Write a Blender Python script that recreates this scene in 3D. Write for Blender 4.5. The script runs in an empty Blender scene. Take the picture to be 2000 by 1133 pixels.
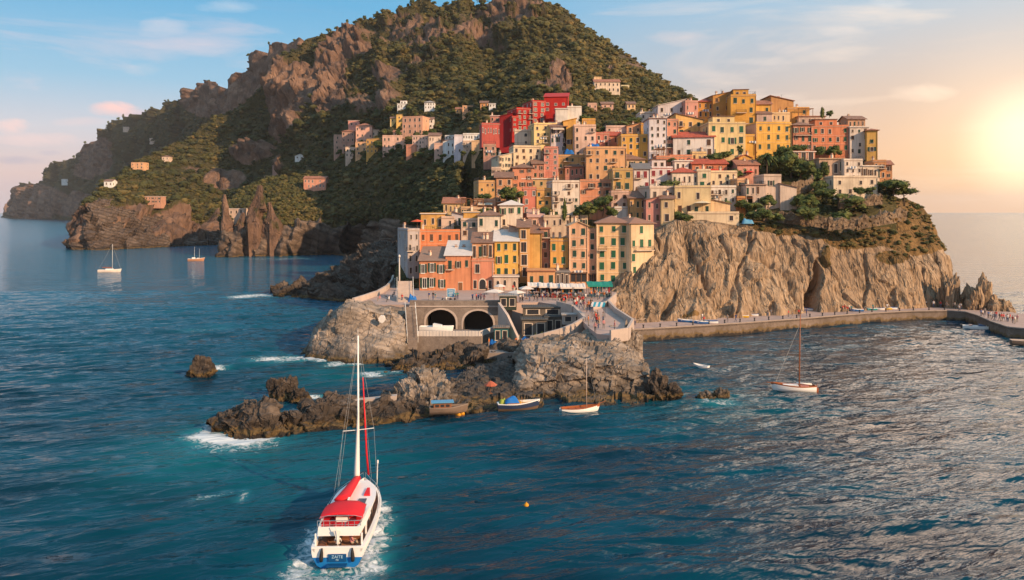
import bpy, math, random
import numpy as np
from mathutils import Vector, Matrix
random.seed(11)
rng = np.random.default_rng(11)
SC = bpy.context.scene
COL = SC.collection
R = math.radians
# ---------------------------------------------------------------- camera (26 m above the sea, looking along +Y, level, lens shifted down)
F, HZ, H = 1500.0, 413.0, 26.0
cam = bpy.data.cameras.new('camera'); cam.sensor_width = 36; cam.lens = 36*F/2000
cam.shift_y = -(566.5-HZ)/2000; cam.clip_start = .5; cam.clip_end = 60000
co = bpy.data.objects.new('camera', cam); COL.objects.link(co); co.location = (0, 0, H); co.rotation_euler = (R(90), 0, 0)
SC.camera = co
def P(px, py, d): return ((px-1000)*d/F, d, H-(py-HZ)*d/F)      # a bearing and a distance to a point in metres
def DZ(py, z): return (H-z)*F/(py-HZ)                            # distance of a level z seen at that height
def lerp(a, b, t): return a+(b-a)*t
# ---------------------------------------------------------------- noise
def _hash(ix, iy, iz, s):
    h = (ix*374761393 + iy*668265263 + iz*2147483647 + s*974634361) & 0xffffffff
    h = ((h ^ (h >> 13))*1274126177) & 0xffffffff
    h = ((h ^ (h >> 15))*2246822519) & 0xffffffff
    return ((h ^ (h >> 16)) & 0xffffff)/8388607.5-1.0
def vnoise(p, s=0):
    p = np.asarray(p, float); i = np.floor(p).astype(np.int64); f = p-i; f = f*f*f*(f*(f*6-15)+10)
    r = 0
    for dx in (0, 1):
        wx = f[:, 0] if dx else 1-f[:, 0]
        for dy in (0, 1):
            wy = f[:, 1] if dy else 1-f[:, 1]
            for dz in (0, 1):
                wz = f[:, 2] if dz else 1-f[:, 2]
                r = r+wx*wy*wz*_hash(i[:, 0]+dx, i[:, 1]+dy, i[:, 2]+dz, s)
    return r
def fbm(p, o=4, s=0, g=.5):
    r = 0; a = 1.0; q = np.array(p, float)
    for k in range(o): r = r+a*vnoise(q, s+k); q = q*2.03+17.3; a *= g
    return r
def ridge(p, o=4, s=0, g=.5):
    r = 0; a = 1.0; q = np.array(p, float)
    for k in range(o): r = r+a*(1-2*np.abs(vnoise(q, s+k))); q = q*2.03+11.7; a *= g
    return r
def facet(p, s=0, tilt=.9):
    """broken blocks: every Voronoi cell is a tilted plane of its own, so the surface has sharp edges and steps"""
    p = np.asarray(p, float); i = np.floor(p).astype(np.int64); best = np.full(len(p), 1e9); out = np.zeros(len(p))
    for dx in (-1, 0, 1):
        for dy in (-1, 0, 1):
            for dz in (-1, 0, 1):
                c = i+np.array([dx, dy, dz]); h = [_hash(c[:, 0], c[:, 1], c[:, 2], s+k) for k in range(7)]
                q = p-(c+.5+.45*np.stack(h[:3], 1)); d = (q**2).sum(1); k = d < best; v = tilt*(q[:, 0]*h[3]+q[:, 1]*h[4]+q[:, 2]*h[5])+.35*h[6]
                best = np.where(k, d, best); out = np.where(k, v, out)
    return out
def sstep(a, b, x): t = np.clip((x-a)/(b-a), 0, 1); return t*t*(3-2*t)
# ---------------------------------------------------------------- objects
def link(o, parent=None):
    COL.objects.link(o)
    if parent is not None: o.parent = parent
    return o
def tag(o, label=None, cat=None, group=None, kind=None):
    if label: o['label'] = label
    if cat: o['category'] = cat
    if group: o['group'] = group
    if kind: o['kind'] = kind
    return o
def empty(name, loc, rz=0, label=None, cat=None, group=None):
    o = bpy.data.objects.new(name, None); o.empty_display_size = .3; link(o); o.location = loc; o.rotation_euler = (0, 0, rz)
    return tag(o, label, cat, group)
def inst(name, mesh, parent=None, loc=(0, 0, 0), rot=(0, 0, 0), scl=(1, 1, 1)):
    o = bpy.data.objects.new(name, mesh); link(o, parent); o.location = loc; o.rotation_euler = rot; o.scale = scl
    return o
def np_mesh(name, V, Q, mats, smooth=False, mi=None, attrs=None):
    V = np.asarray(V, np.float32); Q = np.asarray(Q, np.int32); n = Q.shape[1]
    me = bpy.data.meshes.new(name); me.vertices.add(len(V)); me.vertices.foreach_set('co', V.ravel())
    me.loops.add(Q.size); me.loops.foreach_set('vertex_index', Q.ravel())
    me.polygons.add(len(Q)); me.polygons.foreach_set('loop_start', np.arange(0, Q.size, n, dtype=np.int32))
    if mi is not None: me.polygons.foreach_set('material_index', np.asarray(mi, np.int32))
    me.polygons.foreach_set('use_smooth', np.full(len(Q), bool(smooth)))
    for k, v in (attrs or {}).items():
        a = me.attributes.new(k, 'FLOAT', 'POINT'); a.data.foreach_set('value', np.asarray(v, np.float32))
    for m in mats: me.materials.append(m)
    me.update(calc_edges=True); me.validate(); return me
class MB:
    """collects boxes, prisms, tubes and lofts; build() makes ONE mesh"""
    def __init__(s): s.v = []; s.f = []; s.m = []
    def add(s, vs, fs, m=0):
        b = len(s.v); s.v += [tuple(v) for v in vs]; s.f += [tuple(i+b for i in f) for f in fs]; s.m += [m]*len(fs); return s
    def box(s, x0, x1, y0, y1, z0, z1, m=0):
        v = [(x0, y0, z0), (x1, y0, z0), (x1, y1, z0), (x0, y1, z0), (x0, y0, z1), (x1, y0, z1), (x1, y1, z1), (x0, y1, z1)]
        return s.add(v, [(0, 3, 2, 1), (4, 5, 6, 7), (0, 1, 5, 4), (1, 2, 6, 5), (2, 3, 7, 6), (3, 0, 4, 7)], m)
    def prism(s, poly, z0, z1, m=0, top=None):
        n = len(poly); z1s = z1 if hasattr(z1, '__len__') else [z1]*n; z0s = z0 if hasattr(z0, '__len__') else [z0]*n
        v = [(p[0], p[1], z0s[i]) for i, p in enumerate(poly)]+[(p[0], p[1], z1s[i]) for i, p in enumerate(poly)]
        return s.add(v, [tuple(range(n-1, -1, -1)), tuple(range(n, 2*n))]+[(i, (i+1) % n, n+(i+1) % n, n+i) for i in range(n)], m)
    def tube(s, pts, r, n=6, m=0, cap=True):
        pts = [Vector(p) for p in pts]; rs = r if hasattr(r, '__len__') else [r]*len(pts); rings = []
        for i, p in enumerate(pts):
            t = (pts[min(i+1, len(pts)-1)]-pts[max(i-1, 0)]).normalized()
            a = t.orthogonal().normalized() if abs(t.z) < .95 else Vector((1, 0, 0)); a = (a-t*a.dot(t)).normalized(); b = t.cross(a)
            rings.append([p+(a*math.cos(2*math.pi*k/n)+b*math.sin(2*math.pi*k/n))*rs[i] for k in range(n)])
        return s.loft(rings, m, True, cap)
    def loft(s, rings, m=0, closed=True, cap=True):
        n = len(rings[0]); v = [p for r in rings for p in r]; f = []
        for i in range(len(rings)-1):
            for k in range(n if closed else n-1): f.append((i*n+k, i*n+(k+1) % n, (i+1)*n+(k+1) % n, (i+1)*n+k))
        if cap: f += [tuple(range(n-1, -1, -1)), tuple((len(rings)-1)*n+k for k in range(n))]
        return s.add(v, f, m)
    def mesh(s, name, mats, smooth=False):
        me = bpy.data.meshes.new(name); me.from_pydata([tuple(map(float, v)) for v in s.v], [], s.f)
        for m in (mats if isinstance(mats, (list, tuple)) else [mats]): me.materials.append(m)
        me.polygons.foreach_set('material_index', s.m)
        if smooth: me.polygons.foreach_set('use_smooth', [True]*len(s.f))
        me.update(); return me
    def build(s, name, mats, parent=None, smooth=False, loc=(0, 0, 0), rz=0):
        return inst(name, s.mesh(name, mats, smooth), parent, loc, (0, 0, rz))
# ---------------------------------------------------------------- materials
class NT:
    def __init__(s, nt): s.nt = nt
    def n(s, t, **k):
        x = s.nt.nodes.new(t)
        for a, b in k.items(): setattr(x, a, b)
        return x
    def l(s, a, b): s.nt.links.new(a, b)
    def setin(s, sock, v):
        if isinstance(v, bpy.types.NodeSocket): s.l(v, sock)
        else: sock.default_value = v
    def math(s, op, a, b=0.0, clamp=False):
        x = s.n('ShaderNodeMath', operation=op, use_clamp=clamp); s.setin(x.inputs[0], a); s.setin(x.inputs[1], b); return x.outputs[0]
    def mix(s, f, a, b, bt='MIX'):
        x = s.n('ShaderNodeMix', data_type='RGBA', blend_type=bt); s.setin(x.inputs[0], f)
        s.setin(x.inputs[6], a if isinstance(a, bpy.types.NodeSocket) else (*a, 1)); s.setin(x.inputs[7], b if isinstance(b, bpy.types.NodeSocket) else (*b, 1)); return x.outputs[2]
    def ramp(s, f, stops, interp='LINEAR'):
        x = s.n('ShaderNodeValToRGB'); e = x.color_ramp.elements; x.color_ramp.interpolation = interp
        while len(e) < len(stops): e.new(.5)
        for k, (p, c) in enumerate(stops): e[k].position = p; e[k].color = (*c, 1) if hasattr(c, '__len__') else (c, c, c, 1)
        s.l(f, x.inputs[0]); return x.outputs[0]
    def noise(s, vec, scale, detail=4, rough=.55, dist=0):
        x = s.n('ShaderNodeTexNoise'); s.l(vec, x.inputs['Vector']); x.inputs['Scale'].default_value = scale
        x.inputs['Detail'].default_value = detail; x.inputs['Roughness'].default_value = rough; x.inputs['Distortion'].default_value = dist; return x.outputs[0]
    def mapping(s, vec, scl=(1, 1, 1), rot=(0, 0, 0)):
        x = s.n('ShaderNodeMapping'); s.l(vec, x.inputs[0]); x.inputs['Scale'].default_value = scl; x.inputs['Rotation'].default_value = rot; return x.outputs[0]
    def mrange(s, v, a, b, c, d):
        x = s.n('ShaderNodeMapRange'); s.l(v, x.inputs[0])
        for k, q in enumerate((a, b, c, d)): x.inputs[k+1].default_value = q
        return x.outputs[0]
    def attr(s, name):
        x = s.n('ShaderNodeAttribute'); x.attribute_name = name; return x.outputs['Fac']
    def pos(s): return s.n('ShaderNodeNewGeometry').outputs['Position']
def new_mat(name):
    m = bpy.data.materials.new(name); m.use_nodes = True; t = NT(m.node_tree); b = m.node_tree.nodes['Principled BSDF']; return m, t, b
def bump(t, b, h, strength=.5, dist=.1):
    x = t.n('ShaderNodeBump'); x.inputs['Strength'].default_value = strength; x.inputs['Distance'].default_value = dist; t.l(h, x.inputs['Height']); t.l(x.outputs[0], b.inputs['Normal'])
def sc(c, k): return tuple(max(0, min(1, x*k)) for x in c)
_mc = {}
def M(col, rough=.75, var=.18, scale=.7, bmp=.0, metal=0, name='paint', fine=6.0):
    key = (col, rough, var, scale, bmp, metal, name)
    if key in _mc: return _mc[key]
    m, t, b = new_mat(name); p = t.pos()
    n1 = t.noise(p, scale, 5, .65); n2 = t.noise(p, fine, 3)
    f = t.math('ADD', t.math('MULTIPLY', n1, .7), t.math('MULTIPLY', n2, .3))
    t.l(t.ramp(f, [(.3, sc(col, 1-var)), (.5, col), (.7, sc(col, 1+var*.6))]), b.inputs['Base Color'])
    b.inputs['Roughness'].default_value = rough; b.inputs['Metallic'].default_value = metal
    b.inputs['Specular IOR Level'].default_value = .3
    if bmp: bump(t, b, n2, bmp, .05)
    _mc[key] = m; return m
def plaster(col):
    """painted lime plaster: mottled, rain streaks running down, patches where the paint has weathered"""
    key = ('pl', col)
    if key in _mc: return _mc[key]
    m, t, b = new_mat('plaster'); p = t.pos()
    big = t.noise(p, .22, 4, .6); streak = t.noise(t.mapping(p, (1.6, 1.6, .12)), 1.0, 4, .6); fine = t.noise(p, 5, 3)
    c = t.ramp(big, [(.3, sc(col, .74)), (.5, col), (.72, sc(col, 1.1))])
    c = t.mix(t.mrange(streak, .47, .68, 0, .6), c, sc((col[0]*.8+.02, col[1]*.72+.02, col[2]*.7+.02), .72))
    c = t.mix(t.mrange(fine, .55, .8, 0, .25), c, sc(col, .7))
    t.l(c, b.inputs['Base Color']); b.inputs['Roughness'].default_value = .85; b.inputs['Specular IOR Level'].default_value = .2
    bump(t, b, fine, .25, .05); _mc[key] = m; return m
def tiles(col, name='roof_tiles'):
    key = ('tl', col)
    if key in _mc: return _mc[key]
    m, t, b = new_mat(name); p = t.pos(); n = t.noise(p, .8, 4, .7); n2 = t.noise(p, 4, 2)
    c = t.ramp(n, [(.28, sc(col, .55)), (.5, col), (.72, (min(1, col[0]*1.25), col[1]*1.2, col[2]*1.15))])
    c = t.mix(t.mrange(n2, .5, .75, 0, .5), c, sc(col, .6))
    w = t.n('ShaderNodeTexWave', wave_type='BANDS', bands_direction='X'); t.l(p, w.inputs['Vector']); w.inputs['Scale'].default_value = 1.6; w.inputs['Distortion'].default_value = .5
    c = t.mix(t.mrange(w.outputs[0], 0, .5, .35, 0), c, sc(col, .45))
    t.l(c, b.inputs['Base Color']); b.inputs['Roughness'].default_value = .9; bump(t, b, w.outputs[0], .5, .1); _mc[key] = m; return m
def rock_mat(name, cols, strata=.3, sscale=.5, veg=None, wet=None, scale=1.0, aniso=(1, 1, 1), rot=(0, 0, 0), bstr=.7, bd=.4, cracks=.5, fiss=None):
    """layered rock; attribute 'veg' puts grass and scrub on it, wet = (z0,z1) darkens the tide band"""
    m, t, b = new_mat(name); p = t.pos(); q = t.mapping(p, aniso, rot)
    n1 = t.noise(q, .06*scale, 5, .6); n2 = t.noise(q, .35*scale, 6, .65, .6); n3 = t.noise(q, 1.6*scale, 4, .6)
    c = t.ramp(t.math('ADD', t.math('MULTIPLY', n1, .45), t.math('MULTIPLY', n2, .55)), [(.33, cols[0]), (.47, cols[1]), (.58, cols[2]), (.72, cols[3])])
    w = t.n('ShaderNodeTexWave', wave_type='BANDS', bands_direction='Z'); t.l(t.mapping(q, (1, 1, 1), (R(14), R(-20), 0)), w.inputs['Vector'])
    w.inputs['Scale'].default_value = sscale*scale; w.inputs['Distortion'].default_value = 7; w.inputs['Detail'].default_value = 3; w.inputs['Detail Scale'].default_value = .6
    c = t.mix(t.mrange(w.outputs[0], 0, .55, strata, 0), c, sc(cols[0], .6))
    v = t.n('ShaderNodeTexVoronoi', feature='DISTANCE_TO_EDGE'); nz = t.n('ShaderNodeTexNoise'); t.l(q, nz.inputs['Vector']); nz.inputs['Scale'].default_value = .3*scale; t.l(t.mix(.8, q, t.mix(1, nz.outputs[1], (9, 9, 9), 'MULTIPLY'), 'ADD'), v.inputs['Vector']); v.inputs['Scale'].default_value = .22*scale
    ck = t.math('MULTIPLY', t.mrange(v.outputs[0], 0, .05, cracks, 0), t.mrange(n2, .4, .6, 0, 1))
    c = t.mix(ck, c, sc(cols[0], .3))
    c = t.mix(t.mrange(n3, .55, .75, 0, .5), c, sc(cols[0], .75))
    hgt = t.math('ADD', t.math('ADD', n2, t.math('MULTIPLY', n3, .45)), t.math('ADD', t.math('MULTIPLY', w.outputs[0], .3*strata), t.math('MULTIPLY', ck, -.6)))
    if fiss:      # long dark clefts and rain-washed streaks running down the face
        for fs, wdt, st_, lean in ((.16, .034, .95, -.35), (.42, .05, .75, -.25), (1.1, .06, .45, -.15)):
            fq = t.mapping(p, (1, .5, .10), (0, R(lean*57), 0)); fn = t.noise(fq, fs, 3, .5, .35); k_ = t.mrange(t.math('ABSOLUTE', t.math('SUBTRACT', fn, .5)), 0, wdt, st_, 0)
            k_ = t.math('MULTIPLY', k_, t.mrange(n2, .38, .56, .15, 1)); c = t.mix(k_, c, sc(cols[0], .38)); hgt = t.math('SUBTRACT', hgt, t.math('MULTIPLY', k_, .9))
        sk = t.noise(t.mapping(p, (1, .5, .06)), .5, 5, .65); c = t.mix(t.mrange(sk, .42, .62, .55, 0), c, sc(cols[1], .72))
    if wet:
        z = t.n('ShaderNodeSeparateXYZ'); t.l(p, z.inputs[0])
        zz = t.math('ADD', z.outputs[2], t.math('MULTIPLY', t.math('SUBTRACT', n2, .5), 3))
        c = t.mix(t.mrange(zz, wet[0], wet[1], .88, 0), c, (.022, .018, .015))
        c = t.mix(t.math('MULTIPLY', t.mrange(zz, .1, .45, 0, .75), t.mrange(zz, .5, .95, 1, 0)), c, (.17, .11, .045))
    if veg:
        a = t.attr('veg'); f = t.mrange(t.math('ADD', a, t.math('MULTIPLY', t.math('SUBTRACT', n2, .5), 1.1)), .38, .56, 0, 1)
        gcol = t.ramp(t.math('ADD', t.math('MULTIPLY', n3, .6), t.math('MULTIPLY', n1, .4)), [(.35, veg[0]), (.5, veg[1]), (.66, veg[2])])
        c = t.mix(f, c, gcol)
    t.l(c, b.inputs['Base Color']); b.inputs['Roughness'].default_value = .9; b.inputs['Specular IOR Level'].default_value = .15
    bump(t, b, hgt, bstr, bd); return m
def leaf_mat(name, stops):
    m, t, b = new_mat(name); a = t.attr('tint'); n = t.noise(t.pos(), .9, 3)
    t.l(t.ramp(t.math('ADD', t.math('MULTIPLY', a, .75), t.math('MULTIPLY', n, .25)), stops), b.inputs['Base Color'])
    b.inputs['Roughness'].default_value = .8; b.inputs['Specular IOR Level'].default_value = .15; return m
WHITE = M((.72, .68, .62), name='white_paint'); DARK = M((.03, .03, .035), .4, name='dark_glass'); GREEN = M((.018, .10, .05), .6, name='green_shutter_paint')
GREY = M((.3, .28, .26), name='grey_stone', bmp=.3); WOOD = M((.2, .09, .04), .6, name='wood'); IRON = M((.04, .04, .045), .5, name='iron'); PALE = M((.62, .5, .4), name='pale_plaster')
TERRA = tiles((.36, .15, .09)); TERRA2 = tiles((.25, .14, .10)); REDTILE = tiles((.45, .09, .05))
# ================================================================ sky and sun
SUN_AZ, SUN_EL = 128.0, 23.0                    # degrees clockwise from +Y: off the right edge, a little towards the camera
w = bpy.data.worlds.new('World'); SC.world = w; w.use_nodes = True; T = NT(w.node_tree); bgn = w.node_tree.nodes['Background']
tc = T.n('ShaderNodeTexCoord').outputs['Generated']; sp = T.n('ShaderNodeSeparateXYZ'); T.l(tc, sp.inputs[0]); Zs = sp.outputs[2]
base = T.ramp(T.mrange(Zs, 0, .6, 0, 1), [(0, (.50, .40, .46)), (.07, (.60, .44, .42)), (.16, (.50, .49, .53)), (.26, (.25, .43, .57)), (.42, (.105, .34, .55)), (.62, (.14, .37, .58)), (1, (.18, .40, .58))])
GAZ, GEL = R(34.2), R(4.1); gd = (math.sin(GAZ)*math.cos(GEL), math.cos(GAZ)*math.cos(GEL), math.sin(GEL))
dt = T.n('ShaderNodeVectorMath', operation='DOT_PRODUCT'); T.l(tc, dt.inputs[0]); dt.inputs[1].default_value = gd; dotv = dt.outputs['Value']
warm = T.ramp(T.mrange(Zs, 0, .7, 0, 1), [(0, (.70, .375, .18)), (.09, (.70, .42, .24)), (.21, (.53, .42, .355)), (.36, (.34, .46, .56)), (.5, (.16, .38, .57)), (1, (.18, .40, .58))])
wf = T.mrange(dotv, .80, .992, 0, 1); wf = T.math('POWER', wf, .8)
sky = T.mix(wf, base, warm)
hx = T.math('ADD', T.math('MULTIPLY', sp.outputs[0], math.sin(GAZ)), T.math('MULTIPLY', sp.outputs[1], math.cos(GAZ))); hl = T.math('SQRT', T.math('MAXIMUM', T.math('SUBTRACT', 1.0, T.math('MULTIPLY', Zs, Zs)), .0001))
hi = T.math('MULTIPLY', T.mrange(T.math('DIVIDE', hx, hl), .970, .997, 0, 1), T.math('MULTIPLY', T.mrange(Zs, .255, .325, 0, 1), T.mrange(Zs, .62, .8, 1, 0)))   # bright warm band added above the view, lifts reflections in the right-hand water
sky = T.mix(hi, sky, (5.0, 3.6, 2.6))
fr = T.math('MULTIPLY', T.mrange(sp.outputs[1], .2, -.6, 0, 1), T.mrange(Zs, .02, .55, 1, 0))   # warm fill added to the unseen sky behind the camera, lights the house fronts
sky = T.mix(T.math('MULTIPLY', fr, .8), sky, (.62, .45, .36))
cm = T.mapping(tc, (1.0, 1.0, 5.5)); cn = T.noise(cm, 2.3, 7, .58, .5)
cf = T.math('MULTIPLY', T.mrange(cn, .53, .70, 0, .6), T.mrange(Zs, .0, .04, 0, 1))
sky = T.mix(cf, sky, T.mix(wf, (.74, .55, .54), (.95, .74, .56)))
cn2 = T.noise(T.mapping(tc, (1.0, 1.0, 11)), 3.1, 6, .6, .3)
sky = T.mix(T.math('MULTIPLY', T.mrange(cn2, .58, .72, 0, .45), T.mrange(Zs, .02, .09, .9, .25)), sky, T.mix(wf, (.36, .33, .42), (.85, .62, .46)))
yy_ = T.math('MAXIMUM', sp.outputs[1], .05); U = T.math('DIVIDE', sp.outputs[0], yy_); V_ = T.math('DIVIDE', Zs, yy_); pn = T.noise(T.mapping(tc, (14, 14, 40)), 1.0, 6, .62, .6); fwd = T.mrange(sp.outputs[1], .1, .3, 0, 1)
for px, py, a, b, s_, c_ in ((318, 52, 42, 18, .5, (.60, .56, .59)), (275, 138, 36, 12, .3, (.52, .53, .57)), (222, 211, 44, 13, .9, (.85, .52, .46)), (262, 222, 26, 9, .6, (.70, .46, .46)), (20, 246, 40, 14, .8, (.86, .55, .48)), (60, 272, 90, 14, .5, (.80, .55, .50)), (40, 312, 60, 9, .75, (.36, .33, .42)), (96, 300, 26, 6, .6, (.40, .36, .44)), (160, 240, 60, 10, .35, (.78, .54, .50)), (1335, 76, 70, 14, .45, (.66, .55, .52)), (1528, 92, 46, 12, .4, (.7, .58, .52)), (1640, 60, 50, 10, .3, (.8, .68, .6)), (1480, 120, 70, 8, .3, (.84, .68, .56)), (1790, 182, 60, 16, .4, (.98, .76, .58)), (450, 14, 50, 12, .4, (.55, .58, .62)), (1735, 8, 40, 10, .3, (.7, .68, .66))):
    e_ = T.math('ADD', T.math('POWER', T.math('DIVIDE', T.math('SUBTRACT', U, (px-1000)/F), a*1.25/F), 2.0), T.math('POWER', T.math('DIVIDE', T.math('SUBTRACT', V_, (HZ-py)/F), b*1.25/F), 2.0))
    g_ = T.math('MULTIPLY', T.mrange(T.math('ADD', T.math('SUBTRACT', 1.0, e_), T.math('MULTIPLY', T.math('SUBTRACT', pn, .5), 3.0)), .1, 1.3, 0, s_), fwd); g_ = T.math('MULTIPLY', g_, T.mrange(e_, 1.6, 3.5, 1, 0)); sky = T.mix(g_, sky, c_)
def glow(lo, hi, pw, col):
    g = T.math('POWER', T.mrange(dotv, lo, hi, 0, 1), pw); return T.mix(g, (0, 0, 0), col)
for gl in (glow(.93, 1, 2.4, (.14, .085, .03)), glow(.986, 1, 2.4, (.20, .15, .085)), glow(.9966, 1, 1.8, (.42, .38, .28))): sky = T.mix(1, sky, gl, 'ADD')
ns = T.n('ShaderNodeTexSky', sky_type='NISHITA', sun_disc=False, sun_elevation=R(SUN_EL), sun_rotation=R(SUN_AZ), dust_density=2.0)
nsb = T.n('ShaderNodeBackground'); T.l(ns.outputs[0], nsb.inputs[0]); nsb.inputs[1].default_value = .05
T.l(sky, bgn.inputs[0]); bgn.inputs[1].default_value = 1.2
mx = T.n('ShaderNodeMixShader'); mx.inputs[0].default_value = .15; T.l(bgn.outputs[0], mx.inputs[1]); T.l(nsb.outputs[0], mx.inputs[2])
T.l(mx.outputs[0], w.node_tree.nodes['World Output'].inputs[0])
sl = bpy.data.lights.new('sun', 'SUN'); sl.energy = 5.0; sl.angle = R(.6); sl.color = (1, .67, .39); so = bpy.data.objects.new('sun', sl); COL.objects.link(so)
sd = Vector((math.sin(R(SUN_AZ))*math.cos(R(SUN_EL)), math.cos(R(SUN_AZ))*math.cos(R(SUN_EL)), math.sin(R(SUN_EL)))); so.rotation_euler = sd.to_track_quat('Z', 'Y').to_euler(); so.location = (300, -100, 150)
SC.view_settings.view_transform = 'Standard'; SC.view_settings.look = 'None'; SC.view_settings.exposure = .34
# ================================================================ land sheets: control sections (bearing, [(height in view, distance) ...])
class Sheet:
    def __init__(s, secs, seg, nu, smooth=True):
        s.px = np.array([q[0] for q in secs], float); K = len(secs[0][1])
        s.cp = np.array([[list(r) for r in q[1]] for q in secs], float)          # S,K,2
        us = np.linspace(s.px[0], s.px[-1], nu); s.us = us
        C = np.stack([np.stack([np.interp(us, s.px, s.cp[:, k, j]) for k in range(K)], 1) for j in (0, 1)], 2)  # nu,K,2
        rows = []
        for k in range(K-1):
            for i in range(seg[k]):
                t = i/seg[k]
                if smooth and 0 < k:
                    p0, p1, p2, p3 = C[:, max(k-1, 0)], C[:, k], C[:, k+1], C[:, min(k+2, K-1)]
                    rows.append(.5*(2*p1+(p2-p0)*t+(2*p0-5*p1+4*p2-p3)*t*t+(3*p1-p0-3*p2+p3)*t**3)*.5+.5*lerp(p1, p2, t))
                else: rows.append(lerp(C[:, k], C[:, k+1], t))
        rows.append(C[:, -1]); s.G = np.stack(rows, 1)                              # nu,nv,2
        s.nu, s.nv = s.G.shape[:2]; s.PX = np.repeat(us[:, None], s.nv, 1); s.PY = s.G[:, :, 0]; s.D = s.G[:, :, 1]
        s.W = np.stack([(s.PX-1000)*s.D/F, s.D, H-(s.PY-HZ)*s.D/F], 2)
    def depth(s, px, py):
        i = int(np.clip(np.searchsorted(s.us, px), 1, s.nu-1)); c = s.G[i]; o = np.argsort(c[:, 0]); return float(np.interp(py, c[o, 0], c[o, 1]))
    def surf(s, px, py):
        """distance of the finished (displaced) ground on that bearing"""
        W = s.W; qx = 1000+W[:, :, 0]/W[:, :, 1]*F; qy = HZ-(W[:, :, 2]-H)/W[:, :, 1]*F; e = (qx-px)**2+(qy-py)**2; k = e < max(9, e.min()*1.5); return float(W[:, :, 1][k].min())
    def normals(s, W):
        du = np.gradient(W, axis=0); dv = np.gradient(W, axis=1); n = np.cross(du, dv); n /= np.linalg.norm(n, axis=2, keepdims=True)+1e-9; return n
    def displace(s, fn):
        n = s.normals(s.W); d = fn(s.W.reshape(-1, 3), s.PX.ravel(), s.PY.ravel()).reshape(s.nu, s.nv); s.W = s.W+n*d[:, :, None]; return s
    def mesh(s, name, mat, veg=None, back=60, bottom=-5.0):
        W = s.W; b = W[:, -1].copy(); b[:, 1] += back*.4; b[:, 0] += b[:, 0]/b[:, 1]*back*.4; b[:, 2] -= back*.12; b2 = b.copy(); b2[:, 1] += back*.6; b2[:, 2] = bottom
        f = W[:, 0].copy(); f[:, 2] = np.minimum(f[:, 2], bottom)-1
        W = np.concatenate([f[:, None], W, b[:, None], b2[:, None]], 1); nu, nv = W.shape[:2]
        i = np.arange(nu*nv).reshape(nu, nv); Q = np.stack([i[:-1, :-1], i[1:, :-1], i[1:, 1:], i[:-1, 1:]], 2).reshape(-1, 4)
        at = {}
        if veg is not None:
            s.veg = veg; v = np.concatenate([veg[:, :1], veg, veg[:, -1:], veg[:, -1:]], 1); at['veg'] = v.ravel()
        return inst(name, np_mesh(name, W.reshape(-1, 3), Q, [mat], True, None, at))
def blobs(px, py, L):
    r = np.zeros_like(px)
    for x, y, a, b in L: r = np.maximum(r, 1-((px-x)/a)**2-((py-y)/b)**2)
    return np.clip(r, 0, 1)
VEG = ((.034, .033, .014), (.064, .055, .022), (.118, .086, .036))
VEGD = ((.05, .045, .018), (.17, .10, .04), (.25, .15, .06))
RK_MT = rock_mat('mountain_rock', ((.075, .05, .04), (.18, .108, .076), (.26, .16, .112), (.36, .232, .16)), .3, .06, VEG, None, .5, (1, 1, .5), bstr=1.0, bd=2.5, cracks=.45)
RK_SEA = rock_mat('shore_rock', ((.038, .03, .025), (.088, .068, .055), (.145, .112, .09), (.235, .185, .15)), .25, .22, VEG, (.1, 2.4), 1.3, (1, 1, 1.2), bstr=1.0, bd=.45, cracks=.6)
RK_CLIFF = rock_mat('cliff_rock', ((.19, .125, .08), (.39, .27, .175), (.47, .34, .225), (.54, .405, .28)), .15, .35, VEGD, (-.5, 1.0), 1.0, (1, 1, .3), bstr=1.0, bd=.5, cracks=.4, fiss=True)
RK_PALE = rock_mat('pale_rock', ((.095, .074, .06), (.23, .185, .148), (.36, .29, .237), (.48, .40, .33)), .28, .28, VEG, (.1, 2.8), 1.2, (1, 1, 1.1), bstr=1.0, bd=.45, cracks=.6)
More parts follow.
